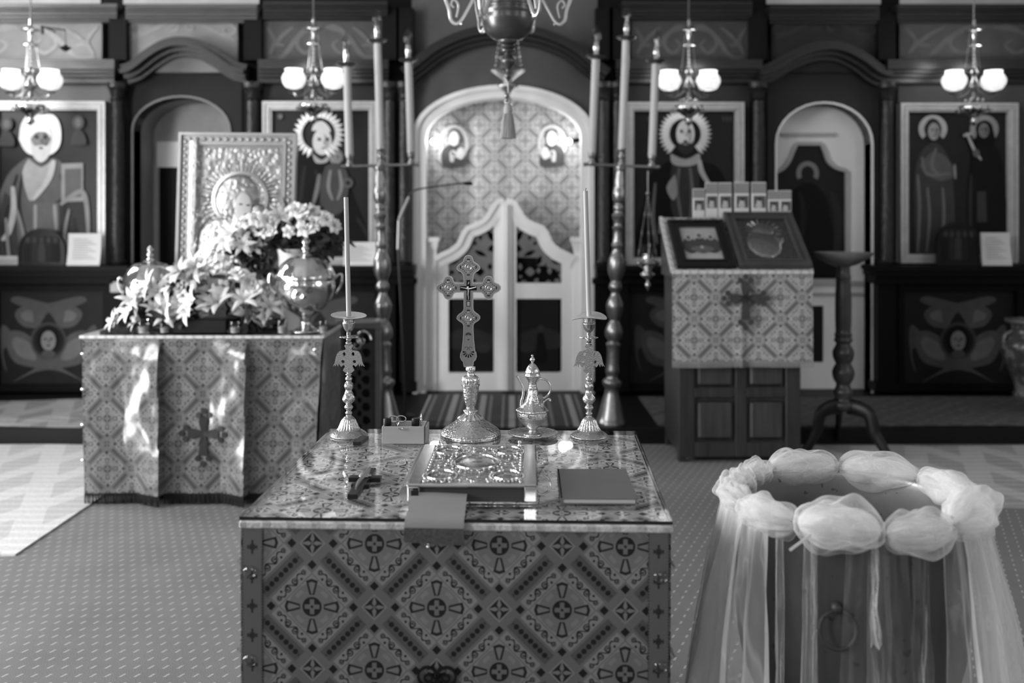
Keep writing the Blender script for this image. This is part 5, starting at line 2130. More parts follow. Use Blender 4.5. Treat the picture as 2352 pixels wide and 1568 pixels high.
for k in range(220):
    u = (k + 0.5) / 220
    x = (u - 0.5) * 2 * (ow_ + 0.006)
    y = yF - 0.008 - 0.012 * math.sin(u * 9) - 0.02 * math.exp(-((u - 0.49) / 0.03) ** 2)
    m.tube([(x, y, zf - 0.528), (x + 0.003 * math.sin(k * 2.1), y - 0.003, zf - 0.565)], 0.0019, 4)
m.obj('fringe', grey('pale_fringe', 0.22, 0.6, var=0.5), lc, kind='stuff')
m = MB()
orthodox_cross(m, X(1708, 5.84) - T.location.x, Z(684, 5.84), 0.13, yF - 0.034, yF - 0.028)
m.obj('sewn_cross', grey('lectern_applique', 0.045, 0.5, var=0.4), lc, smooth=0)
m = MB()
m.bev(-ow_ - 0.008, yF - 0.02, zf - 0.02, ow_ + 0.008, yF + 0.004, zf + 0.006, 0.004)
for s in (-1, 1):
    m.add([(s * (ow_ + 0.012), yF, zf - 0.02), (s * (ow_ + 0.012), yBk, zbk - 0.02), (s * (ow_ + 0.012), yBk, zbk + 0.008), (s * (ow_ + 0.012), yF, zf + 0.008), (s * (ow_ - 0.01), yF, zf + 0.008), (s * (ow_ - 0.01), yBk, zbk + 0.008)],
          [(0, 1, 2, 3), (3, 2, 5, 4)])
m.obj('edge_braid', M_BRAID, lc, smooth=30)

# icons lying on the slope
SLA = math.atan2(zbk - zf, yBk - yF)
LT = T


def slope_icon(name, label, x0, x1, v0, v1, frame_mat, inner, mat_in, fr, th, relief=False):
    wdt, ln = x1 - x0, (v1 - v0) * sl
    cx = (x0 + x1) / 2
    yy = yF + (yBk - yF) * v0
    zz_ = zf + (zbk - zf) * v0 + 0.004
    c, s_ = math.cos(R(1.0)), math.sin(R(1.0))
    wx = LT.location.x + cx * c - yy * s_
    wy = LT.location.y + cx * s_ + yy * c
    t = thing(name, label, 'icon', (wx, wy, zz_), (SLA, 0, R(1.0)), 'icons on the lectern')
    m = MB()
    for (a, b_, z_) in ((0, fr * 0.35, th), (fr * 0.35, fr * 0.75, th * 0.8), (fr * 0.75, fr, th * 0.95)):
        for (p, q, r_, u) in ((-wdt / 2 + a, a, wdt / 2 - a, b_), (-wdt / 2 + a, ln - b_, wdt / 2 - a, ln - a), (-wdt / 2 + a, b_, -wdt / 2 + b_, ln - b_), (wdt / 2 - b_, b_, wdt / 2 - a, ln - b_)):
            m.box(p, q, 0.0, r_, u, z_)
    m.obj('frame', frame_mat, t, smooth=0)
    m = MB()
    m.box(-wdt / 2 + fr * 0.8, fr * 0.8, 0.001, wdt / 2 - fr * 0.8, ln - fr * 0.8, th * 0.55)
    m.obj('panel', mat_in, t, smooth=0)
    inner(t, wdt, ln, fr, th)
    return t


def inner_table(t, w, h, fr, th):
    m = MB()
    z = th * 0.56
    k = [0]

    def el_(cx, cy, rx, ry, tone):
        m.tone = tone
        k[0] += 1
        m.add([(cx + rx * math.cos(2 * PI * i / 18), cy + ry * math.sin(2 * PI * i / 18), z + 0.0006 * k[0]) for i in range(18)], [tuple(range(18))])
    for cx in (-0.24, 0.0, 0.24):
        el_(cx * w * 0.8, h * 0.45, w * 0.13, h * 0.17, 0.10)
        el_(cx * w * 0.8, h * (0.62 if cx else 0.66), w * 0.06, h * 0.06, 0.5)
        el_(cx * w * 0.8, h * (0.62 if cx else 0.66), w * 0.04, h * 0.045, 0.16)
    el_(0, h * 0.36, w * 0.2, h * 0.07, 0.16)
    el_(0, h * 0.40, w * 0.03, h * 0.03, 0.4)
    m.obj('painting', painted(), t, smooth=0, tone=True)


def inner_relief(t, w, h, fr, th):
    m = MB()
    z = th * 0.55
    m.ball((-0.05 * w, h * 0.42, z), w * 0.24, 16, 10, (1, 1.3, 0.15))
    m.ball((0.0 * w, h * 0.66, z), w * 0.15, 16, 10, (1, 1.1, 0.22))
    m.ball((0.15 * w, h * 0.50, z), w * 0.10, 14, 8, (1, 1.1, 0.25))
    for k in range(18):
        a = 2 * PI * k / 18
        m.tube([(w * 0.17 * math.cos(a), h * 0.66 + w * 0.17 * math.sin(a), z), (w * 0.25 * math.cos(a), h * 0.66 + w * 0.25 * math.sin(a), z + 0.003)], 0.003, 5)
    m.obj('embossed_figures', chased('lectern_relief', 0.35, 0.3, 60, 0.6, 0.004), t)


Lx = lambda px, py: X(px, 5.95)-LT.location.x
slope_icon('dark_framed_icon', 'small pale icon of three seated figures in a black frame on the lectern', X(1552, 5.86) - LT.location.x, X(1688, 5.86) - LT.location.x, 0.02, 0.88, grey('black_frame', 0.008, 0.3, spec=0.3), inner_table, grey('icon_parchment', 0.30, 0.5, var=0.3), 0.062, 0.03)
slope_icon('bronze_framed_icon', 'larger embossed icon in a bronze frame on the right of the lectern', X(1694, 5.86) - LT.location.x, X(1862, 5.86) - LT.location.x, 0.015, 1.02, grey('bronze_frame', 0.07, 0.4, metal=0.3, var=0.4, bump=0.5, bscale=80), inner_relief, chased('lectern_relief_ground', 0.16, 0.38, 90, 0.5, 0.003), 0.060, 0.035)

# little picture cards standing along the back of the lectern
CARDS = [(1592, 1619, 433), (1621, 1649, 419), (1651, 1681, 419), (1688, 1721, 418), (1727, 1760, 418), (1765, 1790, 437), (1791, 1818, 437)]
yc = YE + 0.24 + yBk + 0.05
for i, (a, b_, py) in enumerate(CARDS):
    wdt = X(b_, yc) - X(a, yc)
    z0_ = zbk - 0.03 + 0.001
    hgt = Z(py, yc) - z0_
    t = thing('picture_card', 'small white picture card at the back of the lectern, number %s from the left' % ('one', 'two', 'three', 'four', 'five', 'six', 'seven')[i], 'card', ((X(a, yc) + X(b_, yc)) / 2, yc + 0.004 * (i % 2), z0_), group='picture cards on the lectern')
    m = MB()
    m.bev(-wdt / 2, 0.0, 0, wdt / 2, 0.018, hgt, 0.002)
    m.obj('card', grey('card_white', 0.55, 0.6, var=0.05), t, smooth=0)
    m = MB()
    m.tone = 0.14
    m.box(-wdt * 0.38, -0.001, hgt * 0.36, wdt * 0.44, 0.001, hgt * 0.66)
    m.tone = 0.5
    m.ball((0.0, -0.001, hgt * 0.50), wdt * 0.18, 10, 6, (1, 0.05, 1.1))
    m.ball((-0.02 * wdt, -0.001, hgt * 0.42), wdt * 0.25, 10, 6, (1, 0.05, 0.7))
    m.tone = 0.05
    m.ball((0.04 * wdt, -0.0015, hgt * 0.57), wdt * 0.17, 10, 6, (1, 0.06, 0.6))
    m.tone = 0.3
    m.box(-wdt * 0.5, -0.0005, hgt * 0.72, wdt * 0.5, 0.001, hgt * 0.98)
    m.obj('print', painted(), t, smooth=0, tone=True)

# ================================================================== TURNED STAND AT RIGHT
YR = 6.12
s = YR / FPX
T = thing('candle_stand', 'turned wooden candle stand with round dish top and black tripod feet right of the lectern', 'stand', (X(1937, YR), YR, 0.012))
zz = lambda py: Z(py, YR)
M_TURN = grey('turned_wood', 0.035, 0.3, var=0.6, scale=14, spec=0.5)
m = MB()
pr = [(10, 948), (24, 940), (26, 930), (18, 922), (20, 912), (22, 903), (17, 893), (16, 885), (22, 875), (25, 858), (19, 843), (17, 838), (22, 828), (24, 812), (17, 797), (16, 792), (21, 786), (18, 779), (20, 772), (17, 766), (18, 740), (18, 690), (16, 650), (17, 640), (14, 632), (14, 614)]
m.lathe([(r * s, zz(q)) for r, q in smooth_prof(pr, 3)], 24)
m.obj('turned_column', M_TURN, T)
m = MB()
pr = [(14, 617), (30, 612), (52, 600), (64, 590), (66, 584), (62, 584), (58, 592), (20, 602), (0, 604)]
m.lathe([(r * s, zz(q)) for r, q in pr], 36)
m.obj('dish_top', grey('dish_metal', 0.22, 0.35, metal=0.6, var=0.5), T)
for a in (200, 318, 80):
    ca, sa = math.cos(R(a)), math.sin(R(a))
    pth = spline([(0.03, zz(936)), (0.10, zz(938)), (0.165, zz(950)), (0.19, zz(985)), (0.21, 0.12), (0.26, 0.045), (0.285, 0.022)], 6)
    m = MB()
    m.tube([(ca * r, sa * r, h) for r, h in pth], [0.046 - 0.022 * i / (len(pth) - 1) for i in range(len(pth))], 10, flat=(1.1, 0.55))
    m.ball((ca * 0.285, sa * 0.285, 0.022), 0.022, 10, 8)
    m.obj('tripod_leg', M_BLACK, T)

# ================================================================== FLOOR VASE, FAR RIGHT
Yv = 6.9
T = thing('floor_vase', 'tall patterned floor vase at the right edge of the step', 'vase', (X(2372, Yv), Yv, PLAT + 0.012))
zz = lambda py: Z(py, Yv) - PLAT - 0.012
s = Yv / FPX
mt, nt, b = new_mat('figured_porcelain')
_, _, _, vec = coords(nt)
n1 = noise_node(nt, vec, 16.0, 4.0)
e = over(n1 * 0.12 + 0.0, 0.14, (n1 > 0.56))
nt.links.new(rgb(nt, e), b.inputs['Base Color'])
b.inputs['Roughness'].default_value = 0.2
m = MB()
pr = [(40, 915), (42, 905), (38, 895), (44, 870), (60, 830), (68, 800), (66, 785), (52, 772), (46, 765), (44, 755), (46, 745), (54, 738), (56, 734), (52, 734), (42, 745)]
m.lathe([(r * s, zz(q)) for r, q in smooth_prof(pr, 3)], 32)
m.obj('body', mt, T)
m = MB()
m.lathe([(54 * s, zz(741)), (58 * s, zz(738)), (58 * s, zz(733)), (52 * s, zz(733))], 32, cap=False)
m.obj('rim', grey('vase_rim', 0.2, 0.3, metal=0.5), T)
for sg in (-1, 1):
    m = MB()
    m.tube([(sg * a * s, 0, zz(q)) for a, q in spline([(46, 760), (62, 768), (66, 785), (60, 800)], 5)], 0.012, 8)
    m.obj('handle', grey('vase_rim', 0.2), T)


# ================================================================== MAIN TABLE
MW, MD = 0.861, 0.827
MC = Vector((-0.0999, 2.405, 0))
MA = R(-2.1)
T = thing('altar_table', 'brocade-covered table in the foreground with a glass top, holding cross, book and candlesticks', 'table', MC, (0, 0, MA))
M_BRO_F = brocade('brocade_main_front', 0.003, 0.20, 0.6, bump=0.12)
M_BRO_T = brocade('brocade_main_lit', 0.01, 0.95, 0.5, bump=0.05)  # same fabric as the front, light from above put into its paler colour
hw, hd = MW / 2, MD / 2
ZC = 0.838
m = MB()
m.box(-hw + 0.012, -hd + 0.012, 0.02, hw - 0.012, hd - 0.012, ZC - 0.004)
m.obj('table_body', M_BLACK, T, smooth=0)
m = MB()
m.grid(8, 8, lambda u, v: ((u - 0.5) * MW, (v - 0.5) * MD, ZC), lambda u, v: ((u - 0.5) * MW + 0.16, v * MD + 0.045))
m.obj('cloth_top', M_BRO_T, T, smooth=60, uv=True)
m = MB()


def mfront(u, v):
    x = (u - 0.5) * MW
    z = 0.02 + v * (ZC - 0.02)
    return (x * (1 - 0.012 * (1 - v)), -hd - 0.004 - (0.006 * noise.noise(Vector((u * 5, v * 3, 2))) + 0.006) * min(1, (1 - v) * 8), z)


m.grid(60, 40, mfront, lambda u, v: ((u - 0.5) * MW + 0.16, 0.02 + v * (ZC - 0.02) - 0.798))
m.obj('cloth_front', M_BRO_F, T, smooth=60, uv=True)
for s in (-1, 1):
    m = MB()
    m.grid(10, 10, lambda u, v: (s * (hw - 0.001 - 0.006 * (1 - v)), (u - 0.5) * MD, 0.02 + v * (ZC - 0.02)), lambda u, v: (u * MD, v * (ZC - 0.02)))
    m.obj('cloth_side', M_BRO_F, T, smooth=60, uv=True)
m = MB()
m.grid(10, 10, lambda u, v: ((u - 0.5) * MW, hd, 0.02 + v * (ZC - 0.02)), lambda u, v: (u * MD, v * (ZC - 0.02)))
m.obj('cloth_back', M_BRO_F, T, smooth=60, uv=True)


def trim_mat():
    mt, nt, b = new_mat('ribbon_trim')
    x, y, _, vec = coords(nt, 'UV')
    v = cen(y / 0.0585) * 0.0585
    ax, av = x.abs(), v.abs()
    cr = ((ax < 0.0022) * (av < 0.0135)).mx((av < 0.0022) * (ax < 0.0105)).mx((ax < 0.0055) * (av < 0.0055)).mx(((ax - 0.009).abs() < 0.0015) * (av < 0.004))
    ed = (ax > 0.0185) * (cen(y / 0.006).abs() < 0.3)
    n = noise_node(nt, vec, 500.0, 2.0)
    e = over(over(E(nt, 0.088) + 0.0 if False else (n * 0.05 + 0.062), 0.008, cr), 0.01, ed)
    nt.links.new(rgb(nt, e), b.inputs['Base Color'])
    b.inputs['Roughness'].default_value = 0.5
    return mt


M_RIB = trim_mat()
for s in (-1, 1):
    m = MB()
    xc = s * (hw - 0.0245)
    m.grid(2, 40, lambda u, v: (xc * (1 - 0.012 * (1 - v)) + (u - 0.5) * 0.041, mfront(xc / MW + 0.5, v)[1] - 0.003, 0.02 + v * (ZC - 0.022)), lambda u, v: ((u - 0.5) * 0.041, 0.02 + v * (ZC - 0.022) - 0.790))
    m.obj('ribbon_border', M_RIB, T, smooth=60, uv=True)
    for zc in (0.742, 0.565, 0.39, 0.2):
        m = MB()
        xx = s * (hw - 0.022)
        m.ball((xx, -hd - 0.016, zc), 0.014, 14, 10, (1.0, 0.35, 0.85))
        m.tube([(xx + s * 0.008, -hd - 0.014, zc + 0.008), (s * (hw + 0.006), -hd - 0.002, zc + 0.016), (s * (hw + 0.004), -hd + 0.03, zc + 0.018)], 0.003, 6)
        m.obj('plastic_clip', glassy('clip_plastic', 0.85, 1.5, 0.08, 2.2), T)
m = MB()
m.bev(-hw - 0.003, -hd - 0.010, ZC - 0.012, hw + 0.003, -hd + 0.004, ZC + 0.0035, 0.003)
m.bev(-hw - 0.004, -hd, ZC - 0.012, -hw + 0.006, hd, ZC + 0.0035, 0.003)
m.bev(hw - 0.006, -hd, ZC - 0.012, hw + 0.004, hd, ZC + 0.0035, 0.003)
m.obj('edge_braid', M_BRAID, T, smooth=30)
m = MB()
m.quad((-hw - 0.002, -hd - 0.004, 0.8495), (hw + 0.002, -hd - 0.004, 0.8495), (hw + 0.002, hd + 0.002, 0.8495), (-hw - 0.002, hd + 0.002, 0.8495))
gt = m.obj('glass_top', glassy('table_glass', 0.97, 1.5, 0.015, 1.7), T, smooth=0)
m = MB()
m.box(-hw - 0.003, -hd - 0.0055, 0.8425, hw + 0.003, -hd - 0.0042, 0.8490)
m.box(-hw - 0.0034, -hd - 0.004, 0.8425, -hw - 0.0022, hd, 0.8490)
m.box(hw + 0.0022, -hd - 0.004, 0.8425, hw + 0.0034, hd, 0.8490)
m.obj('glass_edge', grey('glass_edge', 0.012, 0.1, spec=0.6), gt, smooth=0)
# large sewn cross low on the front
m = MB()
sx_, sz_ = X(1022, 1.98) - MC.x, Z(1545, 1.98)
for (ox, oz, r, w_) in ((-0.019, -0.006, 0.021, 0.005), (0.019, -0.006, 0.021, 0.005)):
    m.lathe([(r, 0), (r, -0.004), (r - w_, -0.004), (r - w_, 0)], 24, (sx_ + ox, -hd - 0.014, sz_ + oz), ax='y', cap=False)
    m.lathe([(0.010, 0), (0.010, -0.003), (0.005, -0.003), (0.005, 0)], 16, (sx_ + ox * 0.9, -hd - 0.014, sz_ + oz - 0.004), ax='y', cap=False)
m.prism([(sx_ - 0.02, sz_ - 0.02), (sx_ + 0.02, sz_ - 0.02), (sx_ + 0.03, sz_ - 0.10), (sx_ + 0.09, sz_ - 0.09), (sx_ + 0.09, sz_ - 0.15), (sx_ + 0.03, sz_ - 0.14), (sx_ + 0.03, sz_ - 0.27), (sx_ - 0.03, sz_ - 0.27), (sx_ - 0.03, sz_ - 0.14), (sx_ - 0.09, sz_ - 0.15), (sx_ - 0.09, sz_ - 0.09), (sx_ - 0.03, sz_ - 0.10)], -hd - 0.017, -hd - 0.012)
m.obj('sewn_cross', grey('black_applique', 0.006, 0.5), T, smooth=30)

TT = 0.850           # top of the glass
K = 0.000306         # metres per zoomed pixel at the far side of the table


# ------------------------------------------------------------------ candlesticks
def candlestick(label, px, Y, wavy, clabel, lean):
    T = thing('candlestick', label, 'candlestick', (X(px, Y), Y, TT), group='silver candlesticks on the main table')
    z = lambda q: (1427 - q) * K
    m = MB()
    pr = [(166, 1427), (170, 1420), (160, 1408), (146, 1396), (128, 1384), (104, 1370), (90, 1352), (78, 1325), (68, 1300), (54, 1272), (38, 1256), (26, 1248), (24, 1240)]
    m.lathe([(r * K, z(q)) for r, q in smooth_prof(pr, 4)], 72, flute=lambda r, h, a: r * (1 + (0.045 * math.cos(24 * a) if 0.017 < h < 0.046 else 0.012 * math.cos(12 * a))))
    m.obj('fluted_base', chased('chased_stick', 0.5, 0.27, 230.0, 0.8, 0.0016), T)
    m = MB()
    pr = [(24, 1242), (28, 1232), (32, 1222), (28, 1214), (22, 1208), (24, 1196), (38, 1178), (40, 1166), (30, 1152), (24, 1143), (42, 1125), (54, 1104), (54, 1082), (44, 1056), (30, 1030), (28, 1014), (38, 996), (42, 980), (36, 958), (28, 948), (22, 938),
          (30, 924), (32, 914), (24, 900), (17, 892), (28, 880), (28, 873), (18, 866), (18, 850)]
    m.lathe([(r * K, z(q)) for r, q in smooth_prof(pr, 4)], 32, flute=lambda r, h, a: r * (1 + 0.07 * math.sin(4 * a + h * 260) * (1 if 0.09 < h < 0.15 else 0)))
    m.obj('stem', chased('chased_stick', 0.70), T)
    half = [(0, 600), (22, 600), (40, 618), (26, 640), (30, 655), (58, 662), (86, 668), (104, 690), (116, 725), (124, 768), (142, 806), (124, 788), (118, 802), (106, 778), (98, 806), (86, 776), (72, 800), (62, 806), (48, 790), (38, 792), (34, 806), (44, 824), (52, 838), (38, 852), (22, 862), (0, 868)]
    out = [(a * K, z(b_)) for a, b_ in half] + [(-a * K, z(b_)) for a, b_ in reversed(half[1:-1])]
    hs = []
    for s in (-1, 1):
        hs.append([(s * (40 + 13 * math.cos(a)) * K, z(692 + 18 * math.sin(a))) for a in [2 * PI * i / 12 for i in range(12)]])
        hs.append([(s * (52 + 15 * math.cos(a)) * K, z(760 + 15 * math.sin(a))) for a in [2 * PI * i / 12 for i in range(12)]])
    plate('eagle', out, hs, -0.004, 0.004, chased('eagle_silver', 0.42, 0.34, 420.0, 0.8, 0.0012), T)
    m = MB()
    pr = [(20, 612), (28, 598), (28, 588), (18, 578), (24, 566), (24, 556), (16, 550), (70, 545), (76, 540), (70, 536), (22, 536), (20, 520), (20, 492), (30, 484), (46, 455), (56, 425), (58, 412), (50, 402), (50, 392), (56, 366), (58, 358)]
    m.lathe([(r * K, z(q)) for r, q in smooth_prof(pr, 3)], 40, flute=lambda r, h, a: r * (1 + (0.10 * math.cos(10 * a) if 0.265 < h < 0.275 and r > 0.012 else 0)))
    m.obj('candle_cup', chased('cup_silver', 0.5, 0.2, 60.0, 0.15, 0.002), T)
    m = MB()
    ra = 160 * K
    tl = 0.10

    def pan(u, v):
        a = 2 * PI * u
        r = 0.006 + (ra - 0.006) * v
        x, y = r * math.cos(a), r * math.sin(a)
        if wavy:
            zz_ = 0.006 * math.cos(2 * a - 2.6) * (v ** 2) - 0.003 * v + 0.06 * x + 0.08 * y
        else:
            zz_ = -0.05 * x + 0.11 * y - 0.006 * (1 - v)
        return (x, y, z(345) + zz_ + (0.0 if wavy else 0.001))
    m.grid(48, 8, pan)
    n = len(m.v)
    m.grid(48, 8, lambda u, v: tuple(Vector(pan(u, v)) - Vector((0, 0, 0.0012))))
    m.obj('drip_pan', chased('pan_silver', 0.78, 0.5, 200.0, 0.3, 0.001), T, smooth=60)
    # candle held in the cup
    zt = 0.328 if not wavy else 0.345
    C = thing('candle', clabel, 'candle', (X(px, Y) + 0.000, Y, TT + z(352)), (0, R(lean), 0), 'slim candles on the main table')
    m = MB()
    m.lathe([(0.0068, 0.0), (0.0068, zt * 0.5), (0.0064, zt - 0.002), (0.0058, zt), (0.003, zt - 0.003), (0.0, zt - 0.004)], 20)
    m.obj('wax', grey('beeswax', 0.36, 0.45, var=0.06, spec=0.4), C)
    m = MB()
    m.tube([(0, 0, zt - 0.006), (0.0003, 0, zt + 0.004), (0.0016, 0, zt + 0.007), (0.003, 0, zt + 0.006)] if wavy else [(0, 0, zt - 0.006), (0.0004, 0, zt + 0.002), (0.002, 0, zt + 0.003)], 0.0008, 6)
    m.obj('wick', M_BLACK, C)


candlestick('silver candlestick with double-headed eagle and flat drip pan, left of the box', 801, 2.744, False, 'slim unlit candle in the left candlestick', -1.3)
candlestick('silver candlestick with double-headed eagle and bent drip pan, right of the ewer', 1353, 2.735, True, 'slim unlit candle in the right candlestick', -1.6)

# ------------------------------------------------------------------ cross stand and cross
Yx = 2.735
zc = lambda q: (1737 - q) * K
T = thing('cross_holder', 'chased silver vase-shaped holder in the middle of the table', 'holder', (X(1081, Yx), Yx, TT))
m = MB()
pr = [(270, 1742), (272, 1736), (270, 1715), (262, 1706), (268, 1700), (258, 1688), (232, 1665), (190, 1636), (150, 1612), (120, 1590), (112, 1585), (108, 1578)]
m.lathe([(r * K, (1742 - q) * K) for r, q in smooth_prof(pr, 3)], 64)
m.obj('domed_base', chased('chased_holder', 0.55, 0.24, 190.0, 1.0, 0.0022), T)
m = MB()
pr = [(112, 1580), (96, 1562), (60, 1535), (52, 1528), (58, 1520), (62, 1514), (58, 1506), (42, 1492)]
m.lathe([(r * K, (1742 - q) * K) for r, q in smooth_prof(pr, 3)], 64, flute=lambda r, h, a: r * (1 + (0.06 * math.cos(16 * a) if r > 0.017 else 0)))
m.obj('fluted_neck', M_SILVER, T)
m = MB()
pr = [(40, 1494), (42, 1470), (52, 1440), (64, 1390), (70, 1340), (74, 1300), (76, 1290)]
m.lathe([(r * K, (1742 - q) * K) for r, q in smooth_prof(pr, 3)], 48)
m.obj('vase_body', chased('chased_holder', 0.72), T)
m = MB()
pr = [(76, 1292), (82, 1286), (82, 1276), (76, 1270)]
m.lathe([(r * K, (1742 - q) * K) for r, q in pr], 48)
pr = [(74, 1272), (78, 1250), (74, 1222), (60, 1204), (40, 1192)]
m.lathe([(r * K, (1742 - q) * K) for r, q in smooth_prof(pr, 3)], 64, flute=lambda r, h, a: r * (1 + 0.04 * math.cos(22 * a)))
pr = [(40, 1194), (33, 1180), (34, 1160), (40, 1150), (46, 1146), (46, 1126), (42, 1120), (34, 1120)]
m.lathe([(r * K, (1742 - q) * K) for r, q in pr], 40)
m.obj('collar', M_SILVER, T)

half = [(0, 120), (25, 127), (38, 148), (45, 175), (62, 190), (85, 204), (101, 223), (103, 240), (86, 258), (64, 268), (48, 286), (41, 306), (40, 374), (112, 374), (124, 370), (134, 355), (141, 330), (158, 312), (182, 306), (205, 314), (218, 338), (227, 360), (246, 372), (270, 382), (288, 402), (288, 422), (270, 442),
        (246, 452), (228, 463), (216, 490), (202, 507), (182, 514), (160, 508), (146, 490), (138, 470), (126, 456), (112, 450), (40, 450), (40, 600), (47, 620), (62, 635), (85, 650), (101, 668), (103, 686), (86, 704), (66, 716), (50, 728), (42, 748), (42, 800), (47, 880), (57, 975), (68, 996), (72, 1028), (62, 1056), (45, 1072), (42, 1100), (38, 1116), (0, 1119)]
zb_ = 1119
T = thing('hand_cross', 'engraved silver hand cross with lobed ends and black enamel, upright in the silver holder', 'cross', (X(1076, Yx), Yx, TT + (1742 - zb_) * K + 0.0005), (0, R(0.0), 0))
zq = lambda q: (zb_ - q) * K
out = [(a * K, zq(b_)) for a, b_ in half] + [(-a * K, zq(b_)) for a, b_ in reversed(half[1:-1])]
M_XF = grey('cross_face', 0.30, 0.34, metal=0.85, var=0.10, scale=60)
M_XE = grey('cross_edge', 0.75, 0.2, metal=1.0, var=0.1)
plate('cross_body', out, [], -0.004, 0.004, M_XF, T)
m = MB()
m.band(out, 0.0012, -0.0012, -0.0052, 0.0045, closed=True)
m.obj('bright_rim', M_XE, T, smooth=40)
M_EN = grey('black_enamel', 0.004, 0.2, spec=0.4)
for (cx, cy) in ((0, 225), (-181, 411), (181, 411), (0, 682)):
    m = MB()
    m.lathe([(33 * K, 0), (33 * K, -0.0012), (28 * K, -0.0018), (24 * K, -0.0008), (0, -0.0008)], 24, (cx * K, -0.004, zq(cy)), ax='y')
    m.ball((cx * K, -0.0045, zq(cy + 4)), 14 * K, 10, 8, (1, 0.3, 1.2))
    m.ball((cx * K, -0.0050, zq(cy - 10)), 8 * K, 10, 8, (1, 0.3, 1.1))
    for a in (0, 90, 180, 270):
        m.ball((cx * K + 48 * K * math.cos(R(a)), -0.004, zq(cy) + 48 * K * math.sin(R(a))), 11 * K, 8, 6, (1, 0.15, 1))
    m.obj('evangelist_medallion', grey('cross_relief', 0.42, 0.3, metal=0.9), T)
    m = MB()
    for a in (0, 90, 180, 270):
        for d in (-50, -25, 0, 25, 50):
            r0, r1 = 62, 62 + 20 * math.cos(R(d * 0.8))
            ang = R(a)
            f = lambda r, b_: ((cx + 58 * math.cos(ang) + (r - 58) * math.cos(ang + R(b_))) * K, zq(cy) + (58 * math.sin(ang) + (r - 58) * math.sin(ang + R(b_))) * K)
            m.prism([f(64, d), f(72, d - 14), f(80, d), f(72, d + 14)], -0.0046, -0.003)
        for q in (0.3, 0.5, 0.7):
            ca, cb2 = R(a), R(a + 90)
            bx_ = (math.cos(ca) * (1 - q) + math.cos(cb2) * q) * 70
            bz_ = (math.sin(ca) * (1 - q) + math.sin(cb2) * q) * 70
            m.prism([((cx + bx_ + 5 * math.cos(i * PI / 2)) * K, zq(cy) + (bz_ + 5 * math.sin(i * PI / 2)) * K) for i in range(4)], -0.0046, -0.003)
    m.obj('enamel_leaves', M_EN, T, smooth=0, kind='stuff')
m = MB()
q4 = lambda x0, y0, x1, y1: m.prism([(x0 * K, zq(y1)), (x1 * K, zq(y1)), (x1 * K, zq(y0)), (x0 * K, zq(y0))], -0.0046, -0.003)
q4(-17, 340, 17, 520)
q4(-75, 394, 75, 434)
q4(-18, 526, 18, 578)
m.obj('enamel_ground', M_EN, T, smooth=0)
m = MB()
m.ball((-4 * K, -0.005, zq(408)), 11 * K, 10, 8, (0.9, 0.5, 1.15))
m.tube([(-70 * K, -0.005, zq(405)), (-35 * K, -0.0055, zq(412)), (0, -0.006, zq(420)), (35 * K, -0.0055, zq(412)), (70 * K, -0.005, zq(402))], [4 * K, 5 * K, 7 * K, 5 * K, 4 * K], 7)
m.tube([(0, -0.006, zq(418)), (0, -0.006, zq(445)), (-3 * K, -0.006, zq(470)), (2 * K, -0.006, zq(500)), (0, -0.006, zq(514))], [10 * K, 9 * K, 9 * K, 7 * K, 5 * K], 8)
m.obj('corpus', M_XE, T)
m = MB()
m.prism([(x_ * K, zq(y_)) for x_, y_ in ((-12, 572), (12, 572), (12, 534), (-12, 534))], -0.005, -0.003)
m.prism([(x_ * K, zq(y_)) for x_, y_ in ((-6, 382), (8, 368), (6, 352), (-4, 366))], -0.005, -0.003)
m.obj('name_plate', M_XE, T, smooth=0)
m = MB()
for k in range(7):
    a = R(180 + 30 * k)
    for (cy, r0, r1, w_) in ((985, 14, 50, 8),):
        m.prism([((r0 * math.cos(a - 0.1)) * K, zq(cy) + r0 * math.sin(a) * K), (r1 * math.cos(a - 0.16) * K, zq(cy) + r1 * math.sin(a - 0.16) * K), (r1 * 1.05 * math.cos(a) * K, zq(cy) + r1 * 1.05 * math.sin(a) * K), (r1 * math.cos(a + 0.16) * K, zq(cy) + r1 * math.sin(a + 0.16) * K)], -0.0046, -0.003)
for k in range(7):
    a = R(18 + 24 * k)
    m.prism([(5 * math.cos(a) * K, zq(838) + 5 * math.sin(a) * K), (24 * math.cos(a - 0.16) * K, zq(838) + 24 * math.sin(a - 0.16) * K), (32 * math.cos(a) * K, zq(838) + 32 * math.sin(a) * K), (24 * math.cos(a + 0.16) * K, zq(838) + 24 * math.sin(a + 0.16) * K)], -0.0046, -0.003)
m.prism([(-12 * K, zq(868)), (0, zq(882)), (12 * K, zq(868)), (0, zq(872))], -0.0046, -0.003)
for s in (-1, 1):
    m.band([((s * (18 + 14 * math.cos(t_))) * K, zq(952) + 12 * math.sin(t_) * K) for t_ in [i * 0.3 for i in range(16)]], 1.6 * K, -1.6 * K, -0.0046, -0.003)
m.obj('enamel_palmettes', M_EN, T, smooth=0, kind='stuff')

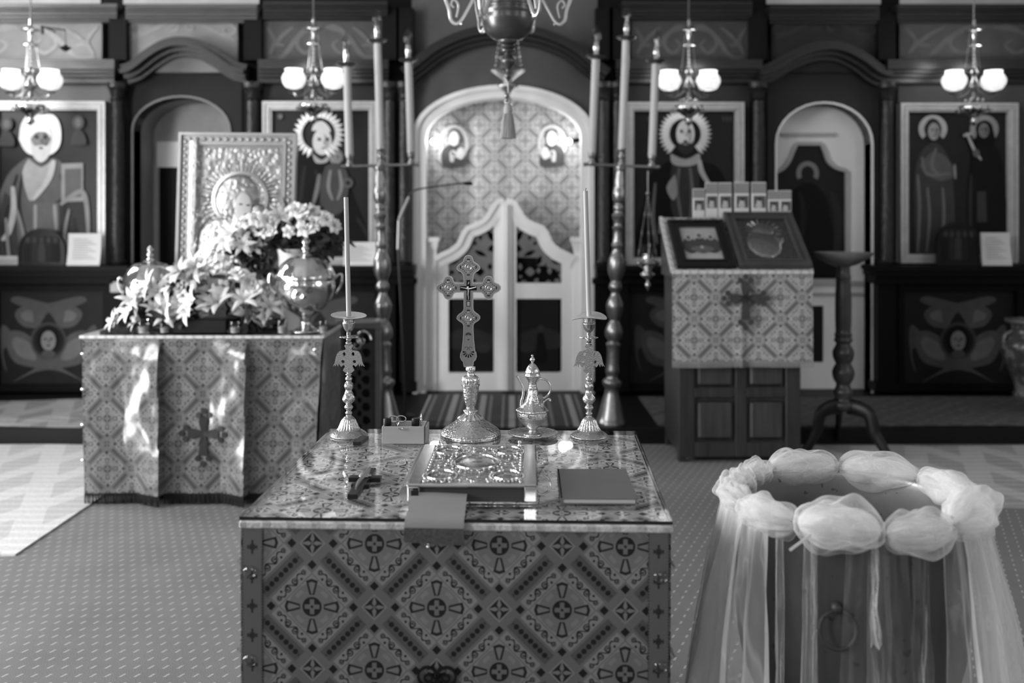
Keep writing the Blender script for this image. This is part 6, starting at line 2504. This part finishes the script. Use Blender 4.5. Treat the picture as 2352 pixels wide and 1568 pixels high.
# ------------------------------------------------------------------ ewer and plate
T = thing('ewer_plate', 'scalloped chased silver plate under the small ewer', 'plate', (X(1224, Yx), Yx, TT))
m = MB()
pr = [(120, 0), (130, 6), (150, 10), (205, 24), (222, 34), (220, 40), (200, 32), (150, 18), (110, 14), (0, 14)]
m.lathe([(r * K, h * K) for r, h in smooth_prof(pr, 3)], 96, flute=lambda r, h, a: r * (1 + (0.018 * math.cos(24 * a) if r > 0.055 else 0)))
m.obj('dish', chased('chased_plate', 0.58, 0.25, 210.0, 1.0, 0.002), T)
T = thing('ewer', 'small chased silver ewer with domed lid, thin spout and scroll handle', 'ewer', (X(1223, Yx), Yx, TT + 14 * K + 0.0004))
ze = lambda q: (1737 - 18 - q) * K
M_EW = chased('chased_ewer', 0.62, 0.18, 200.0, 1.0, 0.0018)
m = MB()
# rows in the zoom of the upper half (560 px origin)
pr = [(82, 1719), (80, 1712), (66, 1704), (44, 1694), (34, 1684), (32, 1674), (42, 1662), (70, 1640), (112, 1598), (136, 1562), (141, 1535), (140, 1512), (146, 1504), (144, 1494), (130, 1484), (112, 1470), (90, 1445), (72, 1415), (60, 1380), (50, 1340), (44, 1310), (46, 1302), (40, 1296), (37, 1262), (40, 1238), (54, 1214), (62, 1202), (66, 1196)]
m.lathe([(r * K, ze(q)) for r, q in smooth_prof(pr, 3)], 48, flute=lambda r, h, a: r * (1 + (0.05 * math.cos(8 * a) if 0.066 < h < 0.125 else 0)))
m.obj('body', M_EW, T)
m = MB()
pr = [(68, 1196), (72, 1190), (70, 1182), (64, 1172), (66, 1158), (60, 1136), (46, 1110), (28, 1088), (14, 1078), (10, 1072), (20, 1058), (23, 1046), (16, 1030), (8, 1020), (11, 1012), (9, 1004), (0, 1000)]
m.lathe([(r * K, ze(q)) for r, q in smooth_prof(pr, 3)], 40)
m.ball((66 * K, 0, ze(1200)), 9 * K, 8, 6)
m.obj('domed_lid', M_EW, T)
m = MB()
pth = spline([(-84, 1500), (-98, 1470), (-96, 1420), (-84, 1370), (-82, 1330), (-92, 1280), (-116, 1230), (-142, 1190)], 6)
n_ = len(pth)
m.tube([(a * K, 0, ze(b_)) for a, b_ in pth], [(17 - 7 * min(1, i / n_ * 1.6) + (2.5 if i == n_ - 1 else 0)) * K for i in range(n_)], 10)
m.obj('spout', M_SILVER, T)
m = MB()
m.tube([(a * K, 0, ze(b_)) for a, b_ in spline([(38, 1250), (60, 1222), (95, 1220), (135, 1240), (162, 1285), (160, 1330), (138, 1365), (105, 1390), (92, 1385)], 6)], 9 * K, 10)
m.tube([(a * K, 0, ze(b_)) for a, b_ in spline([(158, 1418), (160, 1404), (148, 1398), (130, 1404), (105, 1425), (92, 1450), (88, 1490)], 6)], 8 * K, 10)
m.ball((160 * K, 0, ze(1412)), 11 * K, 10, 8)
m.obj('handle', M_SILVER, T)

# ------------------------------------------------------------------ box with oil bottles
Yb = 2.642
bw, bh, bd = 0.112, 0.046, 0.078
T = thing('wooden_box', 'small open pale wooden box with a metal clasp, left of the cross', 'box', (X(926, Yb), Yb + bd / 2, TT), (0, 0, R(-1)))
M_BOX = grey('pale_wood', 0.34, 0.55, var=0.15, scale=18, stretch=(0.2, 1, 2))
for nm, a in (('side', (-bw / 2, -bd / 2, 0, bw / 2, -bd / 2 + 0.005, bh)), ('side', (-bw / 2, bd / 2 - 0.005, 0, bw / 2, bd / 2, bh)), ('side', (-bw / 2, -bd / 2 + 0.005, 0, -bw / 2 + 0.005, bd / 2 - 0.005, bh)), ('side', (bw / 2 - 0.005, -bd / 2 + 0.005, 0, bw / 2, bd / 2 - 0.005, bh)), ('bottom', (-bw / 2 + 0.005, -bd / 2 + 0.005, 0, bw / 2 - 0.005, bd / 2 - 0.005, 0.004))):
    m = MB()
    m.bev(*a, 0.0008)
    m.obj(nm, M_BOX, T, smooth=0)
m = MB()
m.tube([(-0.012, -bd / 2 - 0.001, bh - 0.004), (-0.006, -bd / 2 - 0.002, bh - 0.007), (0, -bd / 2 - 0.003, bh - 0.005), (0.006, -bd / 2 - 0.002, bh - 0.007), (0.012, -bd / 2 - 0.001, bh - 0.004)], 0.0013, 6)
m.ball((0, -bd / 2 - 0.002, bh - 0.005), 0.003, 8, 6)
m.obj('clasp', M_SILVER, T)
m = MB()
m.bev(bw / 2 + 0.001, -bd / 2 + 0.01, 0.0, bw / 2 + 0.006, bd / 2, bh - 0.002, 0.001)
m.obj('open_lid', M_BOX, T, smooth=0)
for i, (px, py) in enumerate(((890, 968), (955, 968))):
    t = thing('oil_bottle', 'small bottle with black screw cap in the box, %s' % ('beside the scissors' if i == 0 else 'beside the thin applicator'), 'bottle', (X(px, Yb + 0.035), Yb + 0.03, TT + 0.0045), group='oil bottles in the box')
    m = MB()
    m.lathe([(0.0115, 0), (0.012, 0.002), (0.012, 0.032), (0.008, 0.037), (0.008, 0.04)], 18)
    m.obj('glass_body', grey('brown_glass', 0.03, 0.1, spec=0.6), t)
    m = MB()
    m.lathe([(0.0105, 0.038), (0.0108, 0.040), (0.0108, 0.056), (0.0098, 0.058), (0, 0.058)], 30, flute=lambda r, h, a: r * (1 + 0.02 * math.cos(15 * a) * (1 if h < 0.05 else 0)))
    m.obj('cap', M_BLACK, t)
t = thing('scissors', 'small metal scissors standing handles up in the box', 'scissors', (X(912, Yb + 0.04), Yb + 0.045, TT + 0.0045))
for s in (-1, 1):
    m = MB()
    m.tube([(s * 0.010 + 0.013 * math.cos(a), 0.002 * s, 0.052 + 0.009 * math.sin(a)) for a in [2 * PI * i / 20 for i in range(21)]], 0.0016, 6)
    m.obj('finger_loop', M_SILVER, t)
    m = MB()
    m.tube([(s * 0.006, 0.002 * s, 0.044), (0, 0.001 * s, 0.03), (-s * 0.004, 0.001 * s, 0.0015)], [0.0016, 0.002, 0.001], 6, flat=(1, 0.6))
    m.obj('blade', M_SILVER, t)
t = thing('applicator', 'thin silver applicator rod standing in the right corner of the box', 'rod', (X(968, Yb + 0.03), Yb + 0.025, TT + 0.0045))
m = MB()
m.lathe(smooth_prof([(0.0022, 0), (0.0022, 0.05), (0.0035, 0.055), (0.002, 0.058), (0.0028, 0.062), (0.0012, 0.066), (0.0006, 0.072)], 2), 10)
m.obj('rod', M_SILVER, t)

# lighter
t = thing('lighter', 'small black lighter lying in front of the left candlestick', 'lighter', (X(827, 2.645), 2.655, TT), (0, 0, R(-9)))
m = MB()
m.bev(-0.0115, -0.036, 0, 0.0115, 0.036, 0.0115, 0.002)
m.obj('case', grey('black_plastic', 0.012, 0.25, spec=0.4), t, smooth=0)
m = MB()
m.bev(-0.005, -0.0325, 0.003, 0.005, -0.0318, 0.0065, 0.0002)
m.obj('socket', M_SILVER, t, smooth=0)

# ------------------------------------------------------------------ small crucifix lying on the glass
t = thing('lying_crucifix', 'small black crucifix with silver overlay lying on the left of the glass top', 'crucifix', (-0.336, 2.245, TT), (0, 0, R(-2)))
M_EB = grey('ebony', 0.008, 0.3, spec=0.3)
m = MB()
m.bev(-0.012, -0.125, 0, 0.012, 0.105, 0.011, 0.0015)
m.bev(-0.037, 0.012, 0, 0.037, 0.038, 0.0108, 0.0015)
m.bev(-0.020, -0.045, 0, 0.022, -0.026, 0.0106, 0.0015)
m.obj('wood', M_EB, t, smooth=0)
m = MB()
for k in range(5):
    a = 2 * PI * k / 5
    m.ball((0.008 * math.cos(a), 0.026 + 0.010 * math.sin(a), 0.013), 0.007, 10, 6, (1, 1, 0.5))
m.tube([(0, 0.09, 0.012), (0.002, 0.05, 0.014), (0, 0.01, 0.014), (-0.002, -0.05, 0.013), (0, -0.085, 0.012)], [0.006, 0.011, 0.009, 0.008, 0.005], 8, flat=(1, 0.4))
m.obj('silver_overlay', chased('overlay_silver', 0.55, 0.3, 200, 0.8, 0.002), t)

# ------------------------------------------------------------------ gospel book
BWd, BDp, BT = 0.272, 0.364, 0.041
t = thing('gospel_book', 'thick book with jewelled silver cover and oval medallions in the middle of the table', 'book', (-0.0815, 2.085 + BDp / 2, TT), (0, 0, R(-0.8)))
m = MB()
m.box(-BWd / 2 + 0.012, -BDp / 2 + 0.006, 0.005, BWd / 2 - 0.010, BDp / 2 - 0.006, BT - 0.006)
m.obj('page_block', grey('page_edges', 0.055, 0.7, var=0.5, scale=40, stretch=(0.02, 0.02, 14)), t, smooth=0)
M_COV = chased('book_silver', 0.62, 0.2, 100.0, 1.0, 0.0035)
m = MB()
m.bev(-BWd / 2, -BDp / 2, 0.0, BWd / 2, BDp / 2, 0.005, 0.0015)
m.obj('lower_cover', M_COV, t, smooth=0)
m = MB()
m.bev(-BWd / 2, -BDp / 2, BT - 0.006, BWd / 2, BDp / 2, BT, 0.002)
m.obj('upper_cover', M_COV, t, smooth=0)
m = MB()
for s in (-1, 1):
    x0_, x1_ = (s * (BWd / 2 - 0.03), s * (BWd / 2 + 0.002)) if s > 0 else (-BWd / 2 - 0.002, -BWd / 2 + 0.03)
    m.bev(x0_, -BDp / 2 - 0.002, BT - 0.007, x1_, BDp / 2 + 0.002, BT + 0.002, 0.003)
m.bev(-BWd / 2, -BDp / 2 - 0.002, BT - 0.007, BWd / 2, -BDp / 2 + 0.012, BT + 0.0015, 0.003)
m.bev(-BWd / 2, BDp / 2 - 0.012, BT - 0.007, BWd / 2, BDp / 2 + 0.002, BT + 0.0015, 0.003)
m.obj('cover_border', M_SILVER, t, smooth=30)
m = MB()
m.lathe([(BT / 2, -BDp / 2), (BT / 2 + 0.001, 0), (BT / 2, BDp / 2)], 20, (-BWd / 2 + 0.004, 0, BT / 2), ax='y')
m.obj('spine', M_SILVER, t)
for (cx, cy, rx, ry) in ((0, 0.0, 0.050, 0.066), (-0.072, 0.112, 0.030, 0.040), (0.072, 0.112, 0.030, 0.040), (-0.072, -0.115, 0.030, 0.040), (0.072, -0.115, 0.030, 0.040)):
    m = MB()
    n = 40
    ringp = [(cx + rx * math.cos(2 * PI * i / n), cy + ry * math.sin(2 * PI * i / n), BT + 0.004) for i in range(n + 1)]
    m.tube(ringp, 0.0032, 8, cap=False)
    for i in range(26):
        a = 2 * PI * i / 26
        m.ball((cx + (rx + 0.006) * math.cos(a), cy + (ry + 0.006) * math.sin(a), BT + 0.002), 0.0026, 6, 5)
    me_ = m.obj('medallion_rim', M_SILVER, t)
    m = MB()
    m.ball((cx, cy, BT), rx * 0.93, 22, 10, (1, ry / rx, 0.10))
    m.ball((cx + rx * 0.05, cy + ry * 0.1, BT + 0.002), rx * 0.45, 14, 8, (0.8, 1.2, 0.15))
    m.ball((cx + rx * 0.05, cy + ry * 0.5, BT + 0.003), rx * 0.22, 12, 8, (1, 1.1, 0.3))
    m.obj('enamel_oval', chased('oval_relief', 0.62, 0.22, 120, 0.3, 0.002), me_)
m = MB()
rng = random.Random(7)
for k in range(130):
    x_, y_ = rng.uniform(-0.10, 0.10), rng.uniform(-0.165, 0.165)
    bad = any(((x_ - cx) / (rx + 0.008)) ** 2 + ((y_ - cy) / (ry + 0.008)) ** 2 < 1 for (cx, cy, rx, ry) in ((0, 0.0, 0.050, 0.066), (-0.072, 0.112, 0.030, 0.040), (0.072, 0.112, 0.030, 0.040), (-0.072, -0.115, 0.030, 0.040), (0.072, -0.115, 0.030, 0.040)))
    if not bad:
        m.ball((x_, y_, BT + 0.001), rng.uniform(0.0022, 0.0045), 8, 6, (1, 1, 0.8))
for s in (-1, 1):
    for k in range(15):
        m.ball((s * (BWd / 2 - 0.034), -0.165 + k * 0.0236, BT + 0.002), 0.0036, 8, 6)
m.obj('jewels', M_SILVER, t, kind='stuff')
for s in (-1, 1):
    m = MB()
    m.lathe([(0.004, 0), (0.003, 0.006), (0.005, 0.009), (0.003, 0.013), (0, 0.014)], 10, (s * 0.098, BDp / 2 - 0.012, BT + 0.001))
    m.obj('corner_knob', M_SILVER, t)
    m = MB()
    m.bev(s * 0.095 + (0.015 if s > 0 else -0.040), -BDp / 2 - 0.004, 0.006, s * 0.095 + (0.040 if s > 0 else -0.015), -BDp / 2 + 0.004, BT - 0.004, 0.002)
    m.obj('clasp', M_SILVER, t, smooth=30)
# dark ribbon marker and broad cloth marker
t2 = thing('dark_ribbon', 'narrow dark ribbon hanging from the pages at the left of the silver book', 'ribbon', (X(953, 2.07), 2.080, TT))
m = MB()
m.grid(3, 12, lambda u, v: ((u - 0.5) * 0.016, -0.010 - 0.010 * math.sin(v * 2.5), 0.032 * (1 - v) + 0.001), None)
m.grid(3, 12, lambda u, v: ((u - 0.5) * 0.016, -0.0108 - 0.010 * math.sin(v * 2.5), 0.032 * (1 - v) + 0.001), None)
m.obj('band', grey('dark_ribbon', 0.008, 0.4), t2, smooth=60)
t2 = thing('cloth_marker', 'broad grey cloth page marker hanging from the book over the front table edge', 'bookmark', (X(1003, 2.0), 2.03, TT))
pth = spline([(0.060, 0.022), (0.030, 0.021), (0.0, 0.012), (-0.025, 0.006), (-0.047, 0.005), (-0.058, 0.001), (-0.064, -0.012), (-0.066, -0.040)], 5)
nn_ = len(pth) - 1


def mk(u, v):
    i = min(nn_ - 1, int(v * nn_))
    f = v * nn_ - i
    y_ = pth[i][0] * (1 - f) + pth[i + 1][0] * f
    z_ = pth[i][1] * (1 - f) + pth[i + 1][1] * f
    return ((u - 0.5) * 0.115 * (1 + 0.03 * v) - 0.003 * v, y_, z_ + 0.002 * math.sin(u * 3 + 1) * (1 - v) - 0.006 * u * (v > 0.8) * (v - 0.8) * 5)


m = MB()
m.grid(16, 40, mk)
m.grid(16, 40, lambda u, v: tuple(Vector(mk(u, v)) + Vector((0, -0.0012, 0.0012))))
cm = m.obj('cloth', grey('grey_satin', 0.24, 0.42, var=0.10, scale=12), t2, smooth=60)
m = MB()
m.grid(16, 6, lambda u, v: tuple(Vector(mk(u, 0.86 + 0.14 * v)) + Vector((0, -0.0026, 0.0012))))
m.obj('woven_hem', grey('woven_hem', 0.07, 0.5, var=0.9, scale=160), cm, smooth=60)
m = MB()
m.ball((-0.014, -0.069, -0.048), 0.004, 10, 8)
m.tube([(-0.014, -0.067, -0.040), (-0.014, -0.069, -0.046)], 0.001, 5)
m.obj('bead', M_SILVER, cm)

# ------------------------------------------------------------------ notebook
t = thing('notebook', 'plain dark grey hardback notebook lying on the right of the glass top', 'notebook', ((0.104 + 0.265) / 2, 2.206, TT), (0, 0, R(-1.0)))
M_NB = grey('bookcloth', 0.12, 0.5, var=0.10, bump=0.1, bscale=500)
w_, d_ = 0.16, 0.246
m = MB()
m.bev(-w_ / 2, -d_ / 2, 0.0, w_ / 2, d_ / 2, 0.0022, 0.0006)
m.obj('lower_cover', M_NB, t, smooth=0)
m = MB()
m.bev(-w_ / 2, -d_ / 2, 0.0108, w_ / 2, d_ / 2, 0.013, 0.0006)
m.obj('upper_cover', M_NB, t, smooth=0)
m = MB()
m.box(-w_ / 2 + 0.003, -d_ / 2 + 0.004, 0.0022, w_ / 2 - 0.004, d_ / 2 - 0.004, 0.0108)
m.obj('page_block', grey('white_pages', 0.5, 0.8, var=0.2, scale=60, stretch=(0.02, 0.02, 20)), t, smooth=0)
m = MB()
m.bev(-w_ / 2 - 0.001, -d_ / 2, 0.0, -w_ / 2 + 0.004, d_ / 2, 0.013, 0.001)
m.obj('spine', M_NB, t, smooth=0)


# ================================================================== FONT WITH TULLE GARLAND
FX, FY, FZ = X(1950, 2.14), 2.14, 0.85
T = thing('baptismal_font', 'deep dark metal baptismal font in the right foreground', 'font', (FX, FY, 0))
mt, nt, b = new_mat('old_pewter')
_, _, _, vec = coords(nt)
n1 = noise_node(nt, vec, 6.0, 5.0)
n2 = noise_node(nt, vec, 40.0, 3.0)
spots = (n2 > 0.68) * -0.6 + 1.0
e = (n1 * 0.05 + 0.020) * spots
nt.links.new(rgb(nt, e), b.inputs['Base Color'])
b.inputs['Metallic'].default_value = 0.25
b.inputs['Roughness'].default_value = 0.48
add_bump(nt, b, n1, 0.1, 0.01)
M_PEW = mt
mt, nt, b = new_mat('font_inside')
_, _, _, vec = coords(nt)
n1 = noise_node(nt, vec, 8.0, 5.0)
n2 = noise_node(nt, vec, 60.0, 3.0)
e = (n1 * 0.25 + 0.14) * ((n2 > 0.66) * -0.5 + 1.0)
nt.links.new(rgb(nt, e), b.inputs['Base Color'])
b.inputs['Metallic'].default_value = 0.5
b.inputs['Roughness'].default_value = 0.35
M_PEWI = mt
m = MB()
pr = [(0.19, 0.0), (0.19, 0.025), (0.10, 0.05), (0.07, 0.10), (0.065, 0.20), (0.09, 0.27), (0.14, 0.34), (0.19, 0.42), (0.222, 0.50), (0.236, 0.58), (0.238, 0.68), (0.234, 0.78), (0.236, 0.83), (0.246, 0.84), (0.246, 0.848), (0.236, 0.85)]
m.lathe(smooth_prof(pr, 4), 64, cap=False)
m.obj('bowl', M_PEW, T)
m = MB()
pr = [(0.235, 0.85), (0.228, 0.84), (0.226, 0.78), (0.228, 0.68), (0.222, 0.58), (0.20, 0.50), (0.15, 0.43), (0.08, 0.40), (0.0, 0.39)]
m.lathe(smooth_prof(pr, 4), 64, cap=False)
m.obj('bowl_inside', M_PEWI, T)
m = MB()
m.tube([(-0.10 + 0.035 * math.cos(a), -0.232 + 0.006 * math.sin(a), 0.66 + 0.035 * math.sin(a)) for a in [2 * PI * i / 24 for i in range(25)]], 0.004, 8)
m.ball((-0.10, -0.225, 0.70), 0.012, 10, 8)
m.obj('ring_handle', M_PEW, T)

TG = thing('tulle_garland', 'white gathered tulle garland with long veils tied round the rim of the font', 'garland', (FX, FY, FZ))
M_T1 = sheer('tulle_outer', 0.16, 0.95, 0.38)
M_T2 = sheer('tulle_core', 0.36, 0.95, 0.45)
PIN = [(168, 195, 0.040, 0.0), (195, 228, 0.048, 0.0), (228, 266, 0.060, 0.006), (266, 300, 0.050, -0.004), (300, 350, 0.058, 0.006), (350, 393, 0.050, 0.004), (33, 77, 0.050, 0.004), (77, 118, 0.050, 0.006), (118, 136, 0.036, 0.004), (136, 152, 0.038, 0.0), (152, 168, 0.040, -0.004)]
RG = 0.246


def puff(a0, a1, rad, dz, seed, shrink=1.0):
    rng = random.Random(seed)
    p1, p2, p3 = rng.uniform(0, 6), rng.uniform(0, 6), rng.uniform(0, 6)

    def fn(u, v):
        t_ = u * 2 - 1
        a = R(a0 + (a1 - a0) * (0.5 + 0.5 * t_ * (1.02 if shrink == 1.0 else 0.92)))
        ph = 2 * PI * v
        env = max(0.0, 1 - abs(t_) ** 2.6) ** 0.55
        r = rad * 0.86 * shrink * (0.16 + 0.84 * env)
        fold = 0.09 * math.sin(3 * ph + p1 + 2.4 * t_) + 0.06 * math.sin(8 * ph + p2 - 3.0 * t_) + 0.03 * math.sin(13 * ph + p3 + 2 * math.sin(3 * t_))
        nz = noise.noise(Vector((1.3 * t_ + seed * 1.7, 1.1 * math.cos(ph), 1.1 * math.sin(ph))))
        r *= 1 + fold * (0.6 + 0.4 * env) + 0.5 * nz
        q = RG + r * math.cos(ph) * 0.95
        return (q * math.cos(a), q * math.sin(a), dz + r * math.sin(ph) * 0.95)
    m = MB()
    m.grid(36, 56, fn, lambda u, v: (v * 0.5 + seed, u * 0.3))
    return m


for i, (a0, a1, rad, dz) in enumerate(PIN):
    pf = puff(a0, a1, rad, dz, i + 1).obj('tulle_puff', M_T1, TG, smooth=80, uv=True)
    puff(a0, a1, rad, dz, i + 40, 0.86).obj('puff_layer', M_T1, pf, smooth=80, uv=True)
    puff(a0, a1, rad, dz, i + 80, 0.70).obj('puff_filling', M_T2, pf, smooth=80, uv=True)
    # knot with a few glass beads at the pinch
    a = R(a0)
    m = MB()
    m.lathe([(0.010, -0.004), (0.012, 0), (0.010, 0.004)], 12, (RG * math.cos(a), RG * math.sin(a), dz))
    for k in range(4):
        m.ball((RG * math.cos(a) + 0.012 * math.cos(k * 1.7), RG * math.sin(a) - 0.012, dz + 0.012 * math.sin(k * 1.7) + 0.006), 0.004, 8, 6)
    m.obj('beaded_tie', glassy('bead_glass', 0.85, 1.5, 0.03, 2.5), TG)


def veil(a0, a1, r0, r1, z1, folds_, amp, seed, mat, nu=110, nv=40, bul=0.0):
    rng = random.Random(seed)
    ps = [rng.uniform(0, 6) for _ in range(5)]
    m = MB()
    arc = R(a1 - a0) * 0.26

    def fn(u, v):
        d = v
        sp = 1 + 0.25 * d * math.sin(ps[3]) * 0.4
        a = R(a0 + (a1 - a0) * (0.5 + (u - 0.5) * (0.75 + 0.45 * d) * sp))
        gather = min(1.0, 0.15 + d * 1.8)
        w = math.sin(folds_ * 2 * PI * u + ps[0] + 0.8 * math.sin(2.2 * d + ps[1])) + 0.5 * math.sin(folds_ * 4.7 * u + ps[2] - 1.3 * d) + 0.3 * noise.noise(Vector((u * 7 + seed, d * 2, 0)))
        r = r0 + (r1 - r0) * (d ** 0.8) + bul * math.sin(PI * min(1, d * 1.1)) + amp * gather * w
        r = max(r, 0.2435 if d < 0.5 else 0.20)
        a += 0.05 * noise.noise(Vector((u * 3, d * 2.5, seed))) * d
        r += 0.012 * gather * noise.noise(Vector((u * 9, d * 7, seed + 3.3)))
        return (r * math.cos(a), r * math.sin(a), -0.012 - (FZ - 0.03 + z1) * d)
    m.grid(nu, nv, fn, lambda u, v: (u * arc * 2.2 + seed * 0.37, v * 0.8))
    return m


M_V1 = sheer('tulle_veil', 0.18, 0.92, 0.5)
M_V2 = sheer('tulle_veil_dense', 0.38, 0.95, 0.5)
for (a0, a1, r0, r1, z1, fo, am, sd, mt_) in ((150, 208, 0.262, 0.375, 0.0, 3.3, 0.022, 1, M_V2), (170, 222, 0.258, 0.32, 0.0, 4.2, 0.018, 2, M_V2), (140, 185, 0.262, 0.36, 0.0, 2.6, 0.022, 3, M_V1),
                                              (296, 348, 0.262, 0.33, 0.0, 3.1, 0.022, 4, M_V2), (308, 372, 0.262, 0.35, 0.0, 3.4, 0.024, 5, M_V1), (288, 326, 0.256, 0.30, 0.0, 2.7, 0.016, 6, M_V1)):
    veil(a0, a1, r0, r1, z1, fo, am, sd, mt_, bul=0.02 if a0 > 250 else 0.0).obj('veil', mt_, TG, smooth=80, uv=True)
for i, (a0, a1, ln, op) in enumerate(((217, 223, -0.0, M_V1), (231, 239, -0.0, M_V1), (258, 269, -0.35, sheer('tulle_wisp', 0.05, 0.7, 0.35)), (246, 280, 0.0, sheer('tulle_wisp', 0.05, 0.7, 0.35)), (277, 288, -0.3, sheer('tulle_wisp', 0.05)), (260, 264, -0.62, M_V1))):
    veil(a0, a1, 0.252, 0.262, ln, 1.3, 0.006, 20 + i, op, 24, 26).obj('veil', op, TG, smooth=80, uv=True)
m = MB()
lp = spline([(X(1783, 2.38), Z(1070, 2.38)), (X(1787, 2.38), Z(1050, 2.38)), (X(1798, 2.38), Z(1033, 2.38)), (X(1812, 2.38), Z(1033, 2.38)), (X(1819, 2.38), Z(1044, 2.38)), (X(1812, 2.38), Z(1068, 2.38)), (X(1795, 2.38), Z(1092, 2.38))], 6)
m.band([(x_ - FX, z_ - FZ) for x_, z_ in lp], 0.0028, -0.0028, 0.2395, 0.2405)
m.obj('ribbon_loop', grey('white_ribbon', 0.7, 0.3, var=0.05), TG, smooth=60)
m = MB()
lp = spline([(X(1838, 1.93), Z(1200, 1.93)), (X(1830, 1.9), Z(1225, 1.9)), (X(1812, 1.9), Z(1238, 1.9)), (X(1800, 1.9), Z(1247, 1.9))], 6)
m.band([(x_ - FX, z_ - FZ) for x_, z_ in lp], 0.0025, -0.0025, -0.282, -0.281)
m.obj('ribbon_end', grey('white_ribbon', 0.7), TG, smooth=60)
